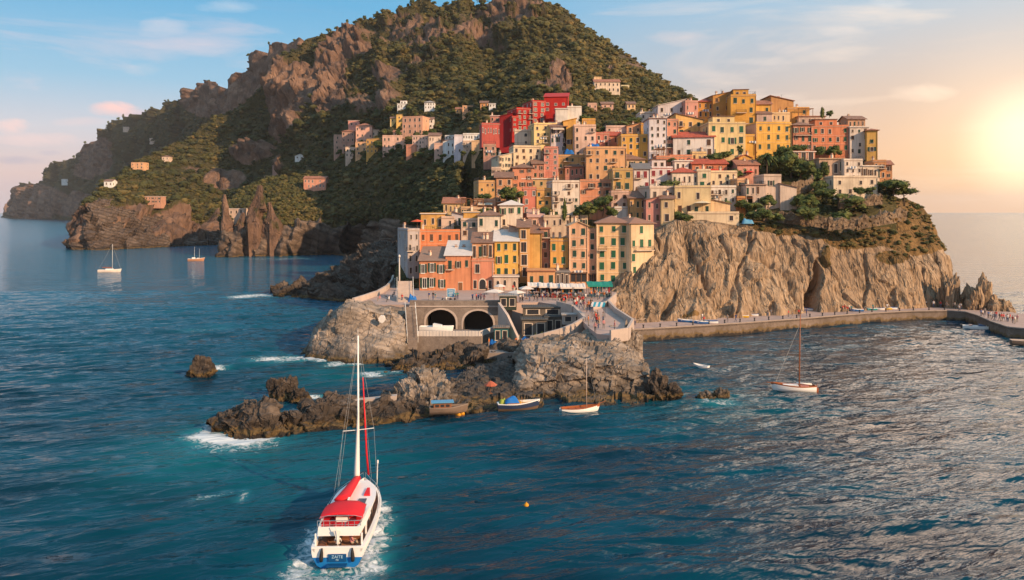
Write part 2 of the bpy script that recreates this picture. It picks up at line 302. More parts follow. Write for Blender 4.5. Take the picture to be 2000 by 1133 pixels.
# ---- A: the far headland on the left
A = Sheet([(8, [(426, 3300), (424, 3310), (421, 3320), (418, 3330)]), (22, [(426, 3000), (412, 3030), (406, 3060), (400, 3080)]), (34, [(427.5, 2800), (400, 2830), (385, 2870), (366, 2880)]), (46, [(428, 2700), (392, 2730), (372, 2780), (357, 2800)]),
    (62, [(428, 2600), (393, 2640), (370, 2700), (361, 2720)]), (88, [(429, 2500), (388, 2540), (358, 2620), (345, 2650)]), (101, [(430, 2400), (380, 2450), (345, 2550), (324, 2580)]), (150, [(431, 2200), (392, 2260), (345, 2380), (309, 2420)]),
    (182, [(432, 2050), (395, 2100), (330, 2200), (279, 2250)]), (192, [(433, 2000), (392, 2060), (325, 2150), (263, 2200)]), (215, [(434, 1900), (380, 1960), (310, 2050), (245, 2120)]), (247, [(434, 1800), (370, 1860), (300, 1960), (232, 2020)]), (285, [(434, 1600), (360, 1680), (290, 1780), (220, 1850)]),
    (330, [(434, 1500), (350, 1560), (270, 1640), (203, 1720)]), (363, [(434, 1400), (340, 1450), (260, 1540), (197, 1600)]), (371, [(434, 1380), (335, 1430), (250, 1500), (178, 1560)]), (398, [(434, 1300), (330, 1350), (240, 1430), (163, 1480)]), (422, [(434, 1250), (325, 1300), (235, 1380), (160, 1420)]), (456, [(434, 1150), (320, 1200), (235, 1280), (178, 1320)]),
    (461, [(434, 1140), (310, 1180), (220, 1260), (148, 1290)]), (482, [(434, 1100), (300, 1150), (210, 1210), (127, 1250)]), (512, [(434, 1050), (290, 1100), (200, 1160), (104, 1200)]), (546, [(434, 1000), (280, 1050), (180, 1110), (83, 1150)]), (566, [(434, 980), (270, 1020), (170, 1080), (88, 1120)]), (582, [(434, 960), (270, 1000), (160, 1060), (72, 1100)]), (606, [(434, 940), (260, 980), (150, 1040), (80, 1080)]), (626, [(434, 920), (250, 960), (150, 1020), (90, 1060)]), (680, [(434, 920), (250, 960), (190, 1020), (120, 1060)])], (16, 34, 34), 420)
def dispA(p, px, py): return fbm(p*.010, 4, 3)*9+ridge(p*.022, 4, 9)*6*np.clip((py-150)/80+.6, .3, 1)+facet(p*np.array([.02, .02, .012]), 96, 1.3)*15+facet(p*.05, 97)*5
A.displace(dispA); nA = A.normals(A.W)
rockA = np.maximum(blobs(A.PX, A.PY, [(70, 395, 75, 42), (200, 306, 42, 44), (412, 195, 55, 45), (515, 140, 75, 75), (585, 110, 60, 60), (460, 200, 50, 50), (150, 400, 60, 30), (170, 335, 30, 18)])*1.8, 0)
A.mesh('headland_terrain', RK_MT, 1-np.clip(rockA, 0, 1)+.12*fbm(A.W.reshape(-1, 3)*.02, 3, 5).reshape(A.PX.shape), 300)
tag(bpy.data.objects['headland_terrain'], kind='structure')
# ---- B: the mountain behind the village
B = Sheet([(138, [(489, 520), (487, 524), (486, 528), (485, 532), (484, 537), (483, 545)]), (160, [(487, 525), (470, 528), (455, 534), (445, 540), (436, 548), (425, 560)]), (175, [(486, 528), (445, 540), (425, 552), (412, 562), (400, 572), (389, 585)]), (205, [(485, 535), (420, 560), (398, 575), (385, 590), (372, 610), (360, 630)]), (240, [(482, 550), (400, 580), (375, 600), (360, 620), (345, 640), (329, 660)]), (300, [(478, 565), (405, 600), (375, 630), (350, 660), (325, 700), (296, 740)]), (360, [(474, 590), (425, 620), (385, 650), (350, 690), (315, 740), (275, 800)]),
    (430, [(474, 620), (440, 640), (390, 680), (340, 730), (290, 780), (240, 830)]), (500, [(474, 620), (430, 640), (380, 660), (330, 700), (262, 750), (195, 800)]), (540, [(474, 610), (425, 620), (375, 640), (325, 670), (238, 730), (150, 790)]), (575, [(474, 600), (420, 600), (370, 620), (320, 650), (215, 720), (110, 790)]), (620, [(474, 560), (420, 540), (370, 550), (315, 600), (200, 700), (92, 800)]), (648, [(474, 540), (420, 520), (366, 520), (305, 580), (195, 695), (78, 800)]), (700, [(474, 500), (420, 470), (360, 480), (290, 540), (180, 680), (58, 800)]),
    (742, [(474, 470), (420, 445), (350, 455), (280, 510), (165, 665), (38, 795)]), (790, [(474, 440), (420, 420), (340, 430), (270, 480), (150, 650), (12, 790)]), (832, [(474, 420), (410, 400), (330, 410), (262, 460), (150, 635), (12, 785)]), (880, [(474, 400), (400, 380), (320, 390), (255, 440), (150, 620), (20, 780)]), (905, [(474, 395), (395, 375), (312, 385), (250, 435), (145, 612), (15, 778)]), (943, [(474, 385), (385, 365), (302, 373), (238, 425), (142, 604), (35, 772)]), (966, [(474, 380), (380, 360), (300, 370), (232, 418), (138, 598), (22, 770)]), (1000, [(474, 372), (365, 352), (285, 362), (215, 412), (125, 585), (4, 762)]), (1040, [(474, 368), (355, 348), (275, 358), (206, 405), (118, 575), (6, 755)]), (1082, [(474, 362), (345, 345), (265, 355), (202, 395), (118, 555), (20, 730)]),
    (1130, [(474, 357), (340, 342), (255, 352), (200, 382), (125, 530), (44, 705)]), (1162, [(474, 353), (340, 338), (252, 348), (198, 375), (135, 505), (70, 670)]), (1200, [(474, 350), (340, 335), (250, 345), (196, 370), (145, 480), (87, 640)]), (1250, [(474, 348), (340, 330), (250, 340), (205, 360), (165, 450), (116, 590)]), (1300, [(474, 345), (340, 325), (250, 335), (215, 350), (183, 420), (152, 540)]), (1340, [(474, 345), (340, 322), (255, 328), (225, 340), (200, 400), (178, 500)]), (1362, [(474, 345), (340, 320), (260, 325), (235, 335), (216, 380), (198, 460)]), (1400, [(474, 345), (350, 320), (290, 325), (270, 335), (258, 370), (250, 420)]), (1450, [(474, 345), (400, 320), (360, 325), (350, 335), (345, 350), (340, 380)])], (10, 26, 30, 40, 40), 620)
B.W[:, :, 2] -= (np.clip((B.PX-1090)/120, 0, 1)*np.clip((330-B.PY)/120, 0, 1)*6.0); crag = [(575, 190, 60, 75), (655, 175, 42, 95), (570, 255, 48, 40), (720, 90, 75, 40), (790, 60, 60, 45), (770, 185, 30, 75), (725, 225, 25, 25), (830, 130, 60, 55), (905, 75, 40, 65), (935, 55, 30, 40), (990, 30, 60, 30), (1040, 45, 40, 30), (500, 300, 55, 28), (440, 350, 45, 26), (1010, 60, 80, 30), (960, 60, 60, 50), (560, 330, 22, 22), (860, 90, 40, 70)]
def lowm(px, py): return np.clip((py-(395+.10*np.abs(px-250)))/12, 0, 1)*np.clip((470-px)/50, 0, 1)*np.clip((488-py)/6, 0, 1)
def dispB(p, px, py):
    amp = np.clip((470-py)/200, .15, 1)*(1-.7*np.clip((px-1090)/90, 0, 1)); c = blobs(px, py, crag)*(1-.45*np.clip((px-700)/60, 0, 1))
    q = p+6*np.stack([fbm(p*.03, 2, 45), fbm(p*.03, 2, 46), np.zeros(len(p))], 1)
    k2 = blobs(px, py, [(1098, 178, 30, 34), (1190, 132, 10, 14)])
    return np.minimum(k2*3, 1)*(facet(q*np.array([.12, .12, .07]), 191, 1.2)*4+facet(q*.3, 192, 1.2)*1.6)+(c > 0)*np.minimum(c*3, 1)*(facet(q*np.array([.05, .05, .04]), 90, 1.3)*6+facet(q*np.array([.12, .12, .08]), 91, 1.2)*2.6+ridge(q*np.array([.075, .075, .03]), 4, 47)*2.6+np.abs(fbm(q*np.array([.16, .16, .09]), 3, 48))*2.2)*amp+amp*(ridge(np.stack([q[:, 0]*.017, p[:, 1]*.004, p[:, 2]*.004], 1), 3, 171)*8.5*np.clip((1100-px)/120, 0, 1)*np.clip((215-py)/70, 0, 1)+fbm(p*.012, 4, 21)*9+ridge(p*.03, 4, 25)*3.2)+c*(np.abs(fbm(p*np.array([.05, .05, .022]), 4, 33))*14+ridge(p*.06, 3, 36)*3)*amp+lowm(px, py)*(facet(q*np.array([.05, .05, .07]), 93, 1.3)*8+facet(q*.14, 94, 1.2)*3+ridge(q*.03, 3, 95)*5)
B.displace(dispB)
top = np.clip((B.PX-690)/50, 0, 1)*np.clip((1150-B.PX)/40, 0, 1)
rockB = np.clip(blobs(B.PX, B.PY, crag)*1.7, 0, 1)*(1-.48*top); rockB = np.maximum(rockB, np.clip(blobs(B.PX, B.PY, [(1098, 178, 26, 30), (1190, 132, 8, 12), (1070, 195, 20, 12)])*1.6, 0, .9))
low = np.clip(np.clip((B.PY-(398+.10*np.abs(B.PX-250)))/16, 0, 1)*np.clip((470-B.PX)/50, 0, 1), 0, 1); rockB = np.maximum(rockB, low*.95)
vegB = 1-rockB+.46*fbm(B.W.reshape(-1, 3)*np.array([.02, .02, .05]), 5, 5).reshape(B.PX.shape)
tag(B.mesh('mountain_terrain', RK_MT, vegB, 200), kind='structure')
# ---- C: the headland with the sea caves
C = Sheet([(426, [(503, 442), (490, 444), (478, 446), (470, 449), (466, 452), (462, 456)]), (440, [(503, 440), (470, 446), (440, 452), (425, 460), (415, 470), (405, 480)]), (470, [(504, 438), (460, 446), (425, 456), (405, 472), (390, 495), (375, 520)]), (510, [(504, 437), (455, 446), (420, 458), (395, 480), (372, 510), (352, 545)]), (560, [(503, 437), (450, 448), (425, 458), (395, 482), (366, 515), (344, 550)]), (610, [(502, 438), (448, 450), (428, 460), (395, 484), (362, 515), (338, 548)]), (660, [(500, 445), (448, 456), (430, 464), (395, 484), (362, 505), (335, 530)]),
    (715, [(497, 455), (452, 460), (434, 462), (400, 470), (365, 480), (340, 500)]), (745, [(500, 440), (460, 442), (436, 444), (405, 448), (370, 455), (345, 468)]), (790, [(520, 360), (470, 372), (440, 380), (405, 392), (370, 405), (345, 425)]), (840, [(540, 300), (470, 330), (430, 345), (395, 360), (360, 375), (335, 395)]), (900, [(540, 280), (460, 310), (415, 325), (380, 340), (345, 355), (320, 372)])], (44, 16, 20, 20, 14), 340, False)
def dispC(p, px, py):
    cave = blobs(px, py, [(605, 492, 42, 44), (640, 500, 30, 36), (715, 503, 24, 16), (690, 470, 26, 22), (560, 496, 14, 20), (480, 500, 16, 24)])**.5
    a = np.clip((py-395)/40, .25, 1)
    return a*(facet(p*np.array([.07, .07, .06]), 98, 1.3)*5+facet(p*.2, 99)*1.6)+a*(fbm(p*.05, 4, 51)*4+np.abs(fbm(p*np.array([.09, .09, .05]), 3, 55))*4-1)-cave*20*blobs(px, py, [(605, 480, 160, 60)])**.3
C.displace(dispC)
rockC = np.clip((C.PY-432-6*np.sin(C.PX*.05))/10, 0, 1); rockC = np.maximum(rockC, np.clip(blobs(C.PX, C.PY, [(775, 450, 22, 26), (500, 425, 16, 20)])*2, 0, 1))
vegC = 1-rockC+.1*fbm(C.W.reshape(-1, 3)*.05, 3, 5).reshape(C.PX.shape)
tag(C.mesh('cave_headland_terrain', rock_mat('cave_rock', ((.06, .044, .036), (.135, .095, .072), (.2, .145, .11), (.29, .215, .165)), .5, .12, VEG, (.3, 3), .6, (1, 1, 1.2), bstr=.9, bd=1.2), vegC, 40), kind='structure')
# ---- E: the slope the village stands on
TL = ([170, 200, 250, 290, 330, 380, 430, 500, 570, 640], [318, 292, 262, 246, 233, 219, 206, 191, 177, 165])
TR = ([170, 200, 250, 290, 330, 380, 430, 500, 570, 640], [276, 263, 248, 237, 225, 211, 198, 192, 186, 178])
def dv(px, py):
    t = np.clip((np.asarray(px, float)-1120)/220, 0, 1); return np.interp(py, *TL)*(1-t)+np.interp(py, *TR)*t
def secE(px, yb, yt): return (px, [(y, float(dv(px, y))+3.0) for y in np.linspace(yb, yt, 7)])
E = Sheet([secE(772, 548, 520), secE(800, 570, 470), secE(850, 574, 425), secE(930, 574, 385), secE(1000, 574, 310), secE(1060, 574, 265), (1130, secE(1130, 572, 255)[1]), secE(1200, 556, 258), secE(1250, 500, 262), secE(1310, 440, 250), secE(1360, 440, 240), secE(1430, 440, 222), secE(1500, 440, 232), secE(1560, 440, 250), secE(1640, 430, 275), secE(1700, 415, 300), secE(1735, 405, 335), secE(1752, 408, 396)], (14,)*6, 240)
E.displace(lambda p, px, py: fbm(p*.12, 3, 61)*.7-.3)
vegE = .75+.35*fbm(E.W.reshape(-1, 3)*.08, 3, 8).reshape(E.PX.shape)
tag(E.mesh('village_hill', rock_mat('terrace_earth', ((.08, .06, .045), (.14, .10, .07), (.2, .15, .11), (.27, .2, .15)), .3, .3, VEG, None, 1.0, bd=.4), vegE, 40), kind='structure')
# ---- D: the bare cliff above the quay
D = Sheet([(1150, [(640, 158), (620, 166), (600, 172), (585, 178), (575, 182)]), (1185, [(636, 161), (590, 172), (565, 182), (556, 188), (552, 192)]), (1205, [(635, 162), (560, 176), (535, 185), (525, 190), (520, 194)]), (1240, [(632, 164), (530, 180), (492, 188), (488, 191), (485, 194)]), (1280, [(629, 166), (500, 183), (452, 190), (448, 193), (446, 197)]), (1320, [(627, 168), (490, 184), (432, 190), (430, 193), (428, 197)]), (1400, [(622, 171), (490, 185), (437, 191), (435, 194), (433, 198)]), (1450, [(618, 174), (490, 187), (446, 193), (440, 196), (432, 200)]), (1500, [(615, 177), (495, 189), (452, 194), (438, 198), (424, 204)]), (1560, [(611, 180), (500, 190), (462, 195), (432, 202), (408, 212)]),
    (1620, [(607, 183), (505, 192), (472, 196), (430, 206), (402, 217)]), (1680, [(604, 185), (510, 194), (484, 197), (430, 208), (395, 221)]), (1730, [(602, 187), (512, 195), (492, 198), (436, 209), (390, 224)]), (1770, [(601, 189), (515, 196), (498, 199), (430, 211), (385, 226)]), (1795, [(600, 190), (525, 197), (504, 200), (440, 212), (398, 224)]), (1818, [(599, 191), (535, 197), (512, 200), (455, 209), (424, 217)]), (1838, [(598, 192), (545, 197), (525, 200), (490, 206), (474, 211)]), (1848, [(598, 193), (558, 197), (548, 200), (535, 204), (525, 207)]), (1856, [(598, 194), (585, 197), (580, 199), (577, 201), (575, 203)])], (90, 40, 26, 22), 560, False)
dD0 = D.G.copy()
def dispD(p, px, py):
    k = np.clip((600-py)/20, 0, 1)*np.clip((1860-px)/12, 0, 1); lean = np.clip((1420-px)/200, 0, 1)
    x = p[:, 0]+lean*(p[:, 2]-2)*-.55+fbm(p*.10, 3, 70)*1.6
    col = np.stack([x*.13, p[:, 1]*.03, p[:, 2]*.028], 1); col2 = np.stack([x*.45, p[:, 1]*.1, p[:, 2]*.07], 1)
    face = np.clip((py-440)/20, 0, 1)*np.clip((py-(452+np.clip((px-1500)/200, 0, 1)*42))/8, .25, 1)
    fis = np.clip(1-np.abs(vnoise(col+5, 74))*9, 0, 1)**2
    d = (ridge(col, 2, 71)*.75+np.abs(fbm(col2, 3, 76))*.55-fis*1.5)*face+fbm(p*.2, 3, 79)*.4+face*(facet(np.stack([x*.22, p[:, 1]*.1, p[:, 2]*.05], 1), 81, 1.1)*.9+facet(np.stack([x*.6, p[:, 1]*.3, p[:, 2]*.16], 1), 82, 1.1)*.35)
    pl = px+(py-560)*.12+4*np.sin(py*.09); d -= 10*blobs(pl, py, [(1590, 585, 13, 80)])**.4+2.0*blobs(pl, py, [(1748, 588, 9, 26)])**.5+2.5*blobs(px, py, [(1362, 530, 4.5, 15)])**.4+2.2*blobs(px+(py-600)*.45, py, [(1305, 600, 10, 36)])**.6+1.4*blobs(px, py, [(1503, 606, 6, 12)])**.4
    d -= 1.2*face*np.clip(1-np.abs(px-(1468-(py-440)*.22)+6*np.sin(py*.05))/4, 0, 1)+1.2*face*np.clip(1-np.abs(px-(1690+4*np.sin(py*.06)))/4, 0, 1)
    return d*np.clip((630-py)/12, .15, 1)
D.displace(dispD)
slope = np.clip((452+np.clip((D.PX-1480)/220, 0, 1)*44+7*np.sin(D.PX*.043)-D.PY)/8, 0, 1)*np.clip((D.PX-1455)/25, 0, 1); vegD = slope*.9+.25*fbm(D.W.reshape(-1, 3)*.15, 3, 5).reshape(D.PX.shape)*slope
vegD = np.maximum(vegD, np.clip(blobs(D.PX, D.PY, [(1612, 505, 12, 24), (1740, 505, 40, 16), (1350, 615, 20, 6)])*1.5, 0, .8))
tag(D.mesh('sea_cliff', RK_CLIFF, vegD, 30), kind='structure')
# ================================================================ the sea
def axis(segs):
    o = []
    for a, b, n, g in segs:
        t = np.linspace(0, 1, n, endpoint=False); o.append(a+(b-a)*t if not g else a*(b/a)**t)
    return np.concatenate(o)
xs = axis([(-160, 160, 560, 0), (160, 14000, 46, 1)]); xs = np.concatenate([-xs[:559:-1], xs]); xs = np.append(xs, 14000); xs = np.unique(np.round(xs, 3)); xs = np.concatenate([[-14000], xs])
ys = np.concatenate([[-400, -100, 0], axis([(28, 130, 300, 0), (130, 250, 200, 0), (250, 14000, 70, 1)]), [14000]])
xs = np.unique(xs); X, Y = np.meshgrid(xs, ys, indexing='ij'); Zw = np.zeros_like(X)
att = np.clip((330-Y)/140, 0, 1)*np.clip((250-np.abs(X))/60, 0, 1)*(Y > 20)
wr = np.random.default_rng(5)
qx = X+3*np.sin(Y*.05)+2.2*np.sin(X*.043+Y*.031)
for k in range(34):
    lam = 1.7*(1.105**k); ang = R(-64)+wr.normal(0, .30); a = .017*lam**.55*(1 if lam < 7 else .4); q = 2*math.pi/lam
    ph = (qx*math.cos(ang)+Y*math.sin(ang))*q+wr.uniform(0, 6.28); sw = np.sin(ph); Zw += a*(sw+.35*np.cos(2*ph))
env = 1+.5*vnoise(np.stack([X.ravel()*.03, Y.ravel()*.045, np.zeros(X.size)], 1), 88).reshape(X.shape)
Zw *= att*env
FOAM = []      # (x, y, half-width, length-falloff radius, strength): white water, filled below
def foam_line(pts, wd, st): FOAM.append(([Vector((*P(px, py, DZ(py, 0))[:2],)) for px, py in pts], wd, st))
foam_line([(396, 852), (418, 856), (450, 862), (480, 862), (508, 856)], 1.1, 1.15); foam_line([(400, 845), (415, 838), (424, 822)], .7, .9); foam_line([(418, 868), (470, 870), (505, 868)], 1.6, .55)
foam_line([(508, 857), (530, 858)], .4, .8); foam_line([(525, 700), (556, 702), (575, 701)], 1.4, .8); foam_line([(575, 700), (600, 700), (632, 703)], 1.0, .95); foam_line([(655, 712), (680, 708), (700, 709), (730, 704)], .9, .8); foam_line([(470, 580), (500, 577), (535, 576)], 1.6, .8); foam_line([(535, 576), (600, 581), (680, 586)], .8, .5)
foam_line([(408, 714), (425, 717)], .8, .8); foam_line([(518, 773), (545, 784)], .4, .6); foam_line([(595, 775), (615, 777)], .8, .75); foam_line([(575, 800), (592, 812)], .8, .8); foam_line([(585, 815), (595, 812)], .6, .9); foam_line([(715, 731), (735, 733)], .8, .8); foam_line([(745, 728), (800, 726)], .5, .5)
foam_line([(1378, 786), (1425, 787)], .7, .5); foam_line([(555, 506), (640, 504)], 1.8, .5); foam_line([(430, 505), (520, 506)], 1.2, .4); foam_line([(380, 645), (430, 640)], 1.5, .25); foam_line([(395, 970), (425, 965), (440, 962)], .5, .45); foam_line([(470, 975), (480, 955)], .3, .5); foam_line([(1250, 668), (1380, 668)], .3, .4); foam_line([(500, 845), (540, 838)], .7, .35)
# the motor-sailer's wake: two arms spreading from the hull and churned water astern
foam_line([(734, 985), (741, 1010), (738, 1035), (728, 1060), (722, 1085), (728, 1110)], .75, .75); foam_line([(742, 1015), (738, 1055), (715, 1095), (690, 1125), (670, 1180)], .8, .75)
foam_line([(632, 1035), (612, 1060), (598, 1085), (580, 1115), (560, 1160)], .8, .75); foam_line([(625, 1060), (602, 1090), (592, 1125), (580, 1180)], .9, .7); foam_line([(640, 1108), (635, 1130), (625, 1180)], .9, .62); foam_line([(690, 1108), (690, 1130), (695, 1180)], .9, .62); foam_line([(655, 1110), (650, 1180)], 1.2, .45)
foam = np.zeros_like(X)
for pts, wd, st in FOAM:
    for a, b in zip(pts[:-1], pts[1:]):
        L = (b-a); l2 = max(L.length_squared, 1e-6); t = np.clip(((X-a.x)*L.x+(Y-a.y)*L.y)/l2, 0, 1); d = np.hypot(X-a.x-t*L.x, Y-a.y-t*L.y); k = 1+a.y/160
        foam = np.maximum(foam, st*np.exp(-(d/(wd*k))**2*.7))
shal = np.zeros_like(X)
for px, py, r, s in ((410, 870, 9, 1), (470, 880, 9, .8), (600, 905, 12, .5), (560, 800, 5, .5), (640, 730, 9, .5), (1400, 790, 9, .35), (1290, 790, 8, .4), (650, 1080, 5, .5), (560, 700, 8, .5), (640, 1130, 5, .7)):
    x, y, _ = P(px, py, DZ(py, 0)); shal = np.maximum(shal, s*np.exp(-((X-x)**2+((Y-y)*.8)**2)/r**2))
n = X.shape; i = np.arange(X.size).reshape(n); Q = np.stack([i[:-1, :-1], i[1:, :-1], i[1:, 1:], i[:-1, 1:]], 2).reshape(-1, 4)
m, t, b = new_mat('sea_water'); p = t.pos()
wv = t.mapping(p, (1, 1, 1), (0, 0, R(-28)))
n1 = t.noise(t.mapping(wv, (.34, 1.5, 1)), .62, 3, .5, .25); n2 = t.noise(t.mapping(wv, (.55, 1.8, 1)), 1.6, 2, .5, .2); n3 = t.noise(t.mapping(p, (.5, 1, 1), (0, 0, R(15))), .09, 3, .5)
fa = t.attr('foam'); fn = t.noise(p, 1.3, 6, .72, 1.2); fn2 = t.noise(p, .5, 3, .6, .6)
ff = t.mrange(t.math('ADD', fa, t.math('MULTIPLY', t.math('SUBTRACT', fn, .5), 2.2)), .45, .85, 0, 1); ff = t.math('MULTIPLY', ff, t.mrange(fa, .06, .3, 0, 1))
deep = t.ramp(n3, [(.35, (.0001, .020, .040)), (.65, (.0003, .047, .082))])
deep = t.mix(t.math('MULTIPLY', t.attr('shallow'), .8), deep, (.004, .12, .15))
deep = t.mix(t.math('MULTIPLY', t.mrange(fa, .02, .6, 0, .6), t.mrange(fn2, .3, .6, .3, 1)), deep, (.03, .26, .32))
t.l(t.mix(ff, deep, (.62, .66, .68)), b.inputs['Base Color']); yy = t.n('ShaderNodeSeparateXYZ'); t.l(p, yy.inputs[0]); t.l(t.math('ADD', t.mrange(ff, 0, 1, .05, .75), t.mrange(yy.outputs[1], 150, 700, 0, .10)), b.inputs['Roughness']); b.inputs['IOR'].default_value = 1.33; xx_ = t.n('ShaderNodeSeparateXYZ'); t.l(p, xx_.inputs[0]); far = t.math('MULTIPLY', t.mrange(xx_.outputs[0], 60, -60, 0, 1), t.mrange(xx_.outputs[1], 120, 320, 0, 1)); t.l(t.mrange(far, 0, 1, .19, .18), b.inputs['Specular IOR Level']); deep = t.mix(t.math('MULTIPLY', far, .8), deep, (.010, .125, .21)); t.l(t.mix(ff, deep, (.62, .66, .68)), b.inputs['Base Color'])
n5 = t.noise(t.mapping(p, (.35, 1.3, 1), (0, 0, R(-12))), .16, 3, .55, .4); h = t.math('ADD', t.math('ADD', t.math('MULTIPLY', n1, 1.0), t.math('MULTIPLY', n2, .32)), t.math('MULTIPLY', n5, 3.6)); bump(t, b, t.math('ADD', h, t.math('MULTIPLY', ff, .2)), 1.0, .31)
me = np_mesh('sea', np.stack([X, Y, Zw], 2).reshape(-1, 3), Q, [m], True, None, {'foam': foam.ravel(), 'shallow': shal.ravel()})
tag(inst('sea', me), kind='structure')
# ================================================================ shore rocks
def rk_disp(a1=.9, a2=.55, s=1.0, seed=0):
    def f(p, px, py):
        q = p+.8*np.stack([fbm(p*.2*s, 2, 130+seed), fbm(p*.2*s, 2, 131+seed), .5*fbm(p*.15*s, 2, 132+seed)], 1)
        u = q[:, 2]*1.1*s+.25*q[:, 0]*s+.6*fbm(p*.12*s, 2, 133+seed); st = u-np.floor(u); ledge = (st**3)*.5
        return a1*fbm(p*.16*s, 3, 100+seed)+a2*(facet(q*np.array([.30, .30, .42])*s, 140+seed, 1.3)*1.5+facet(q*np.array([.8, .8, 1.1])*s, 141+seed, 1.2)*.55)+.5*a2*(np.abs(fbm(q*np.array([.28, .28, .4])*s, 3, 110+seed))*1.3-.4)+ledge*a2*.8+.10*fbm(q*1.3*s, 2, 120+seed)
    return f
def rock_sheet(name, secs, seg, nu, mat, label, disp, back=8, kind=None, cat='rock', veg=0.0):
    S = Sheet(secs, seg, nu, False); S.displace(disp); v = np.full(S.PX.shape, veg); o = S.mesh(name, mat, v, back); o.data.polygons.foreach_set('use_smooth', [False]*len(o.data.polygons))
    if kind: tag(o, kind=kind)
    else: tag(o, label, cat)
    return S
def wl(py): return DZ(py, 0)
BOULD = rock_sheet('shore_boulder', [(571, [(701, wl(701)), (698, 138), (697, 139), (696, 140)]), (600, [(702, 135), (676, 138), (668, 141), (664, 145)]), (640, [(704, 134), (640, 138), (632, 142), (628, 147)]), (683, [(707, 132.5), (610, 139), (598, 143), (594, 148)]), (720, [(708, 132.3), (603, 139), (595, 143), (591, 149)]), (765, [(706, 133), (612, 139), (598, 144), (592, 150)]), (790, [(703, 134.4), (650, 138), (622, 143), (600, 150)]), (812, [(700, 136), (690, 139), (662, 144), (622, 150)])], (34, 14, 12), 150, RK_PALE, 'big rounded brown boulder with a white painted spot below the piazza', rk_disp(1.1, .26, .8), 12)
rock_sheet('shore_rock', [(533, [(578, 236), (576, 239), (574, 241), (573, 243)]), (580, [(582, 231), (566, 236), (557, 243), (552, 250)]), (640, [(588, 223), (556, 231), (531, 242), (518, 252)]), (700, [(592, 218), (546, 228), (506, 240), (491, 254)]), (745, [(596, 214), (540, 224), (492, 235), (468, 248)]), (785, [(600, 210), (538, 216), (490, 226), (462, 238)]), (830, [(600, 205), (545, 208), (500, 216), (470, 226)])], (30, 24, 16), 170, RK_SEA, 'long sloping grey rocks running into the sea left of the village', rk_disp(1.6, 1.1, .6, 3), 25)
rock_sheet('shore_rock', [(417, [(840, 91.3), (838, 92), (836, 93), (835, 94)]), (430, [(848, 89.7), (822, 92), (817, 94), (815, 96)]), (460, [(856, 88), (806, 91), (799, 93.5), (796, 96)]), (488, [(860, 87.2), (790, 91), (783, 94), (781, 97)]), (505, [(858, 87.6), (792, 91), (783, 94), (782, 97)]), (527, [(858, 87.6), (800, 91), (787, 94), (785, 97)]), (536, [(857, 87.8), (820, 91), (806, 94), (802, 97)]), (552, [(855, 88.2), (832, 91), (820, 94), (816, 96)]), (575, [(850, 89.2), (822, 92), (815, 94), (814, 96)]), (590, [(846, 90), (835, 92), (830, 94), (828, 96)])], (30, 12, 12), 150, RK_SEA, 'jagged dark rock with surf at its foot, at the left tip of the spit', rk_disp(.6, .5, 1.3, 5), 6)
rock_sheet('rock_spit', [(582, [(848, 89.7), (838, 91), (832, 93), (828, 96)]), (600, [(845, 90.3), (805, 94), (797, 97), (794, 99)]), (622, [(843, 90.7), (792, 94), (785, 97), (783, 100)]), (640, [(842, 90.9), (780, 95), (771, 98), (770, 101)]), (656, [(841, 91.1), (786, 94.5), (777, 98), (775, 101)]), (700, [(838, 91.8), (788, 95), (777, 99), (774, 103)]), (760, [(833, 92.9), (784, 97), (770, 101), (766, 105)]), (800, [(829, 93.8), (790, 97), (774, 102), (768, 106)]), (850, [(822, 95.4), (798, 98), (780, 103), (765, 108)]), (885, [(814, 97.3), (800, 99), (785, 103), (768, 108)]), (905, [(806, 99.3), (797, 101), (785, 104), (770, 108)]), (930, [(806, 99.3), (800, 101), (788, 104), (772, 108)])], (28, 16, 12), 220, RK_SEA, 'long low dark rock spit carrying a path towards the open sea', rk_disp(.6, .4, 1.3, 7), 8, cat='rock')
rock_sheet('shore_rock', [(752, [(800, 98), (780, 102), (776, 104), (775, 106)]), (775, [(800, 98), (762, 103), (758, 106), (757, 108)]), (800, [(800, 98), (748, 103), (742, 107), (741, 110)]), (828, [(800, 98), (732, 104), (725, 108), (724, 111)]), (852, [(800, 98), (734, 104), (728, 108), (727, 111)]), (870, [(800, 98), (752, 103), (746, 107), (744, 110)]), (893, [(800, 99), (778, 103), (772, 106), (770, 108)])], (30, 12, 10), 100, RK_PALE, 'pale blocky rock mound standing on the dark spit', rk_disp(.6, .6, 1.6, 9), 5)
rock_sheet('shore_rock', [(748, [(729, wl(729)), (725, 125), (723, 126), (722, 127)]), (800, [(727, 124), (706, 127), (698, 131), (696, 134)]), (860, [(724, 125.3), (694, 130), (687, 134), (685, 138)]), (920, [(722, 126), (692, 130), (685, 135), (682, 139)]), (985, [(716, 128.5), (687, 132), (679, 136), (675, 141)]), (1030, [(713, 130), (682, 134), (673, 138), (670, 143)])], (20, 14, 8), 150, RK_SEA, 'low dark rocks in front of the walled boat yard', rk_disp(.8, .7, 1.2, 11), 6)
rock_sheet('harbour_ramp', [(880, [(803, 100), (775, 103), (758, 107), (742, 113)]), (930, [(810, 98.2), (792, 101), (746, 110), (716, 122)]), (975, [(812, 97.7), (792, 101), (742, 111), (700, 128)]), (1020, [(808, 98.7), (785, 102), (735, 112), (688, 131)]), (1060, [(800, 101), (785, 103), (735, 113), (685, 132)])], (10, 30, 30), 130, rock_mat('ramp_rock', ((.05, .042, .038), (.085, .072, .063), (.12, .10, .088), (.17, .14, .12)), .5, .5, None, (.1, 1.2), 1.3, bd=.3), '', rk_disp(.35, .3, 1.4, 13), 4, 'structure')
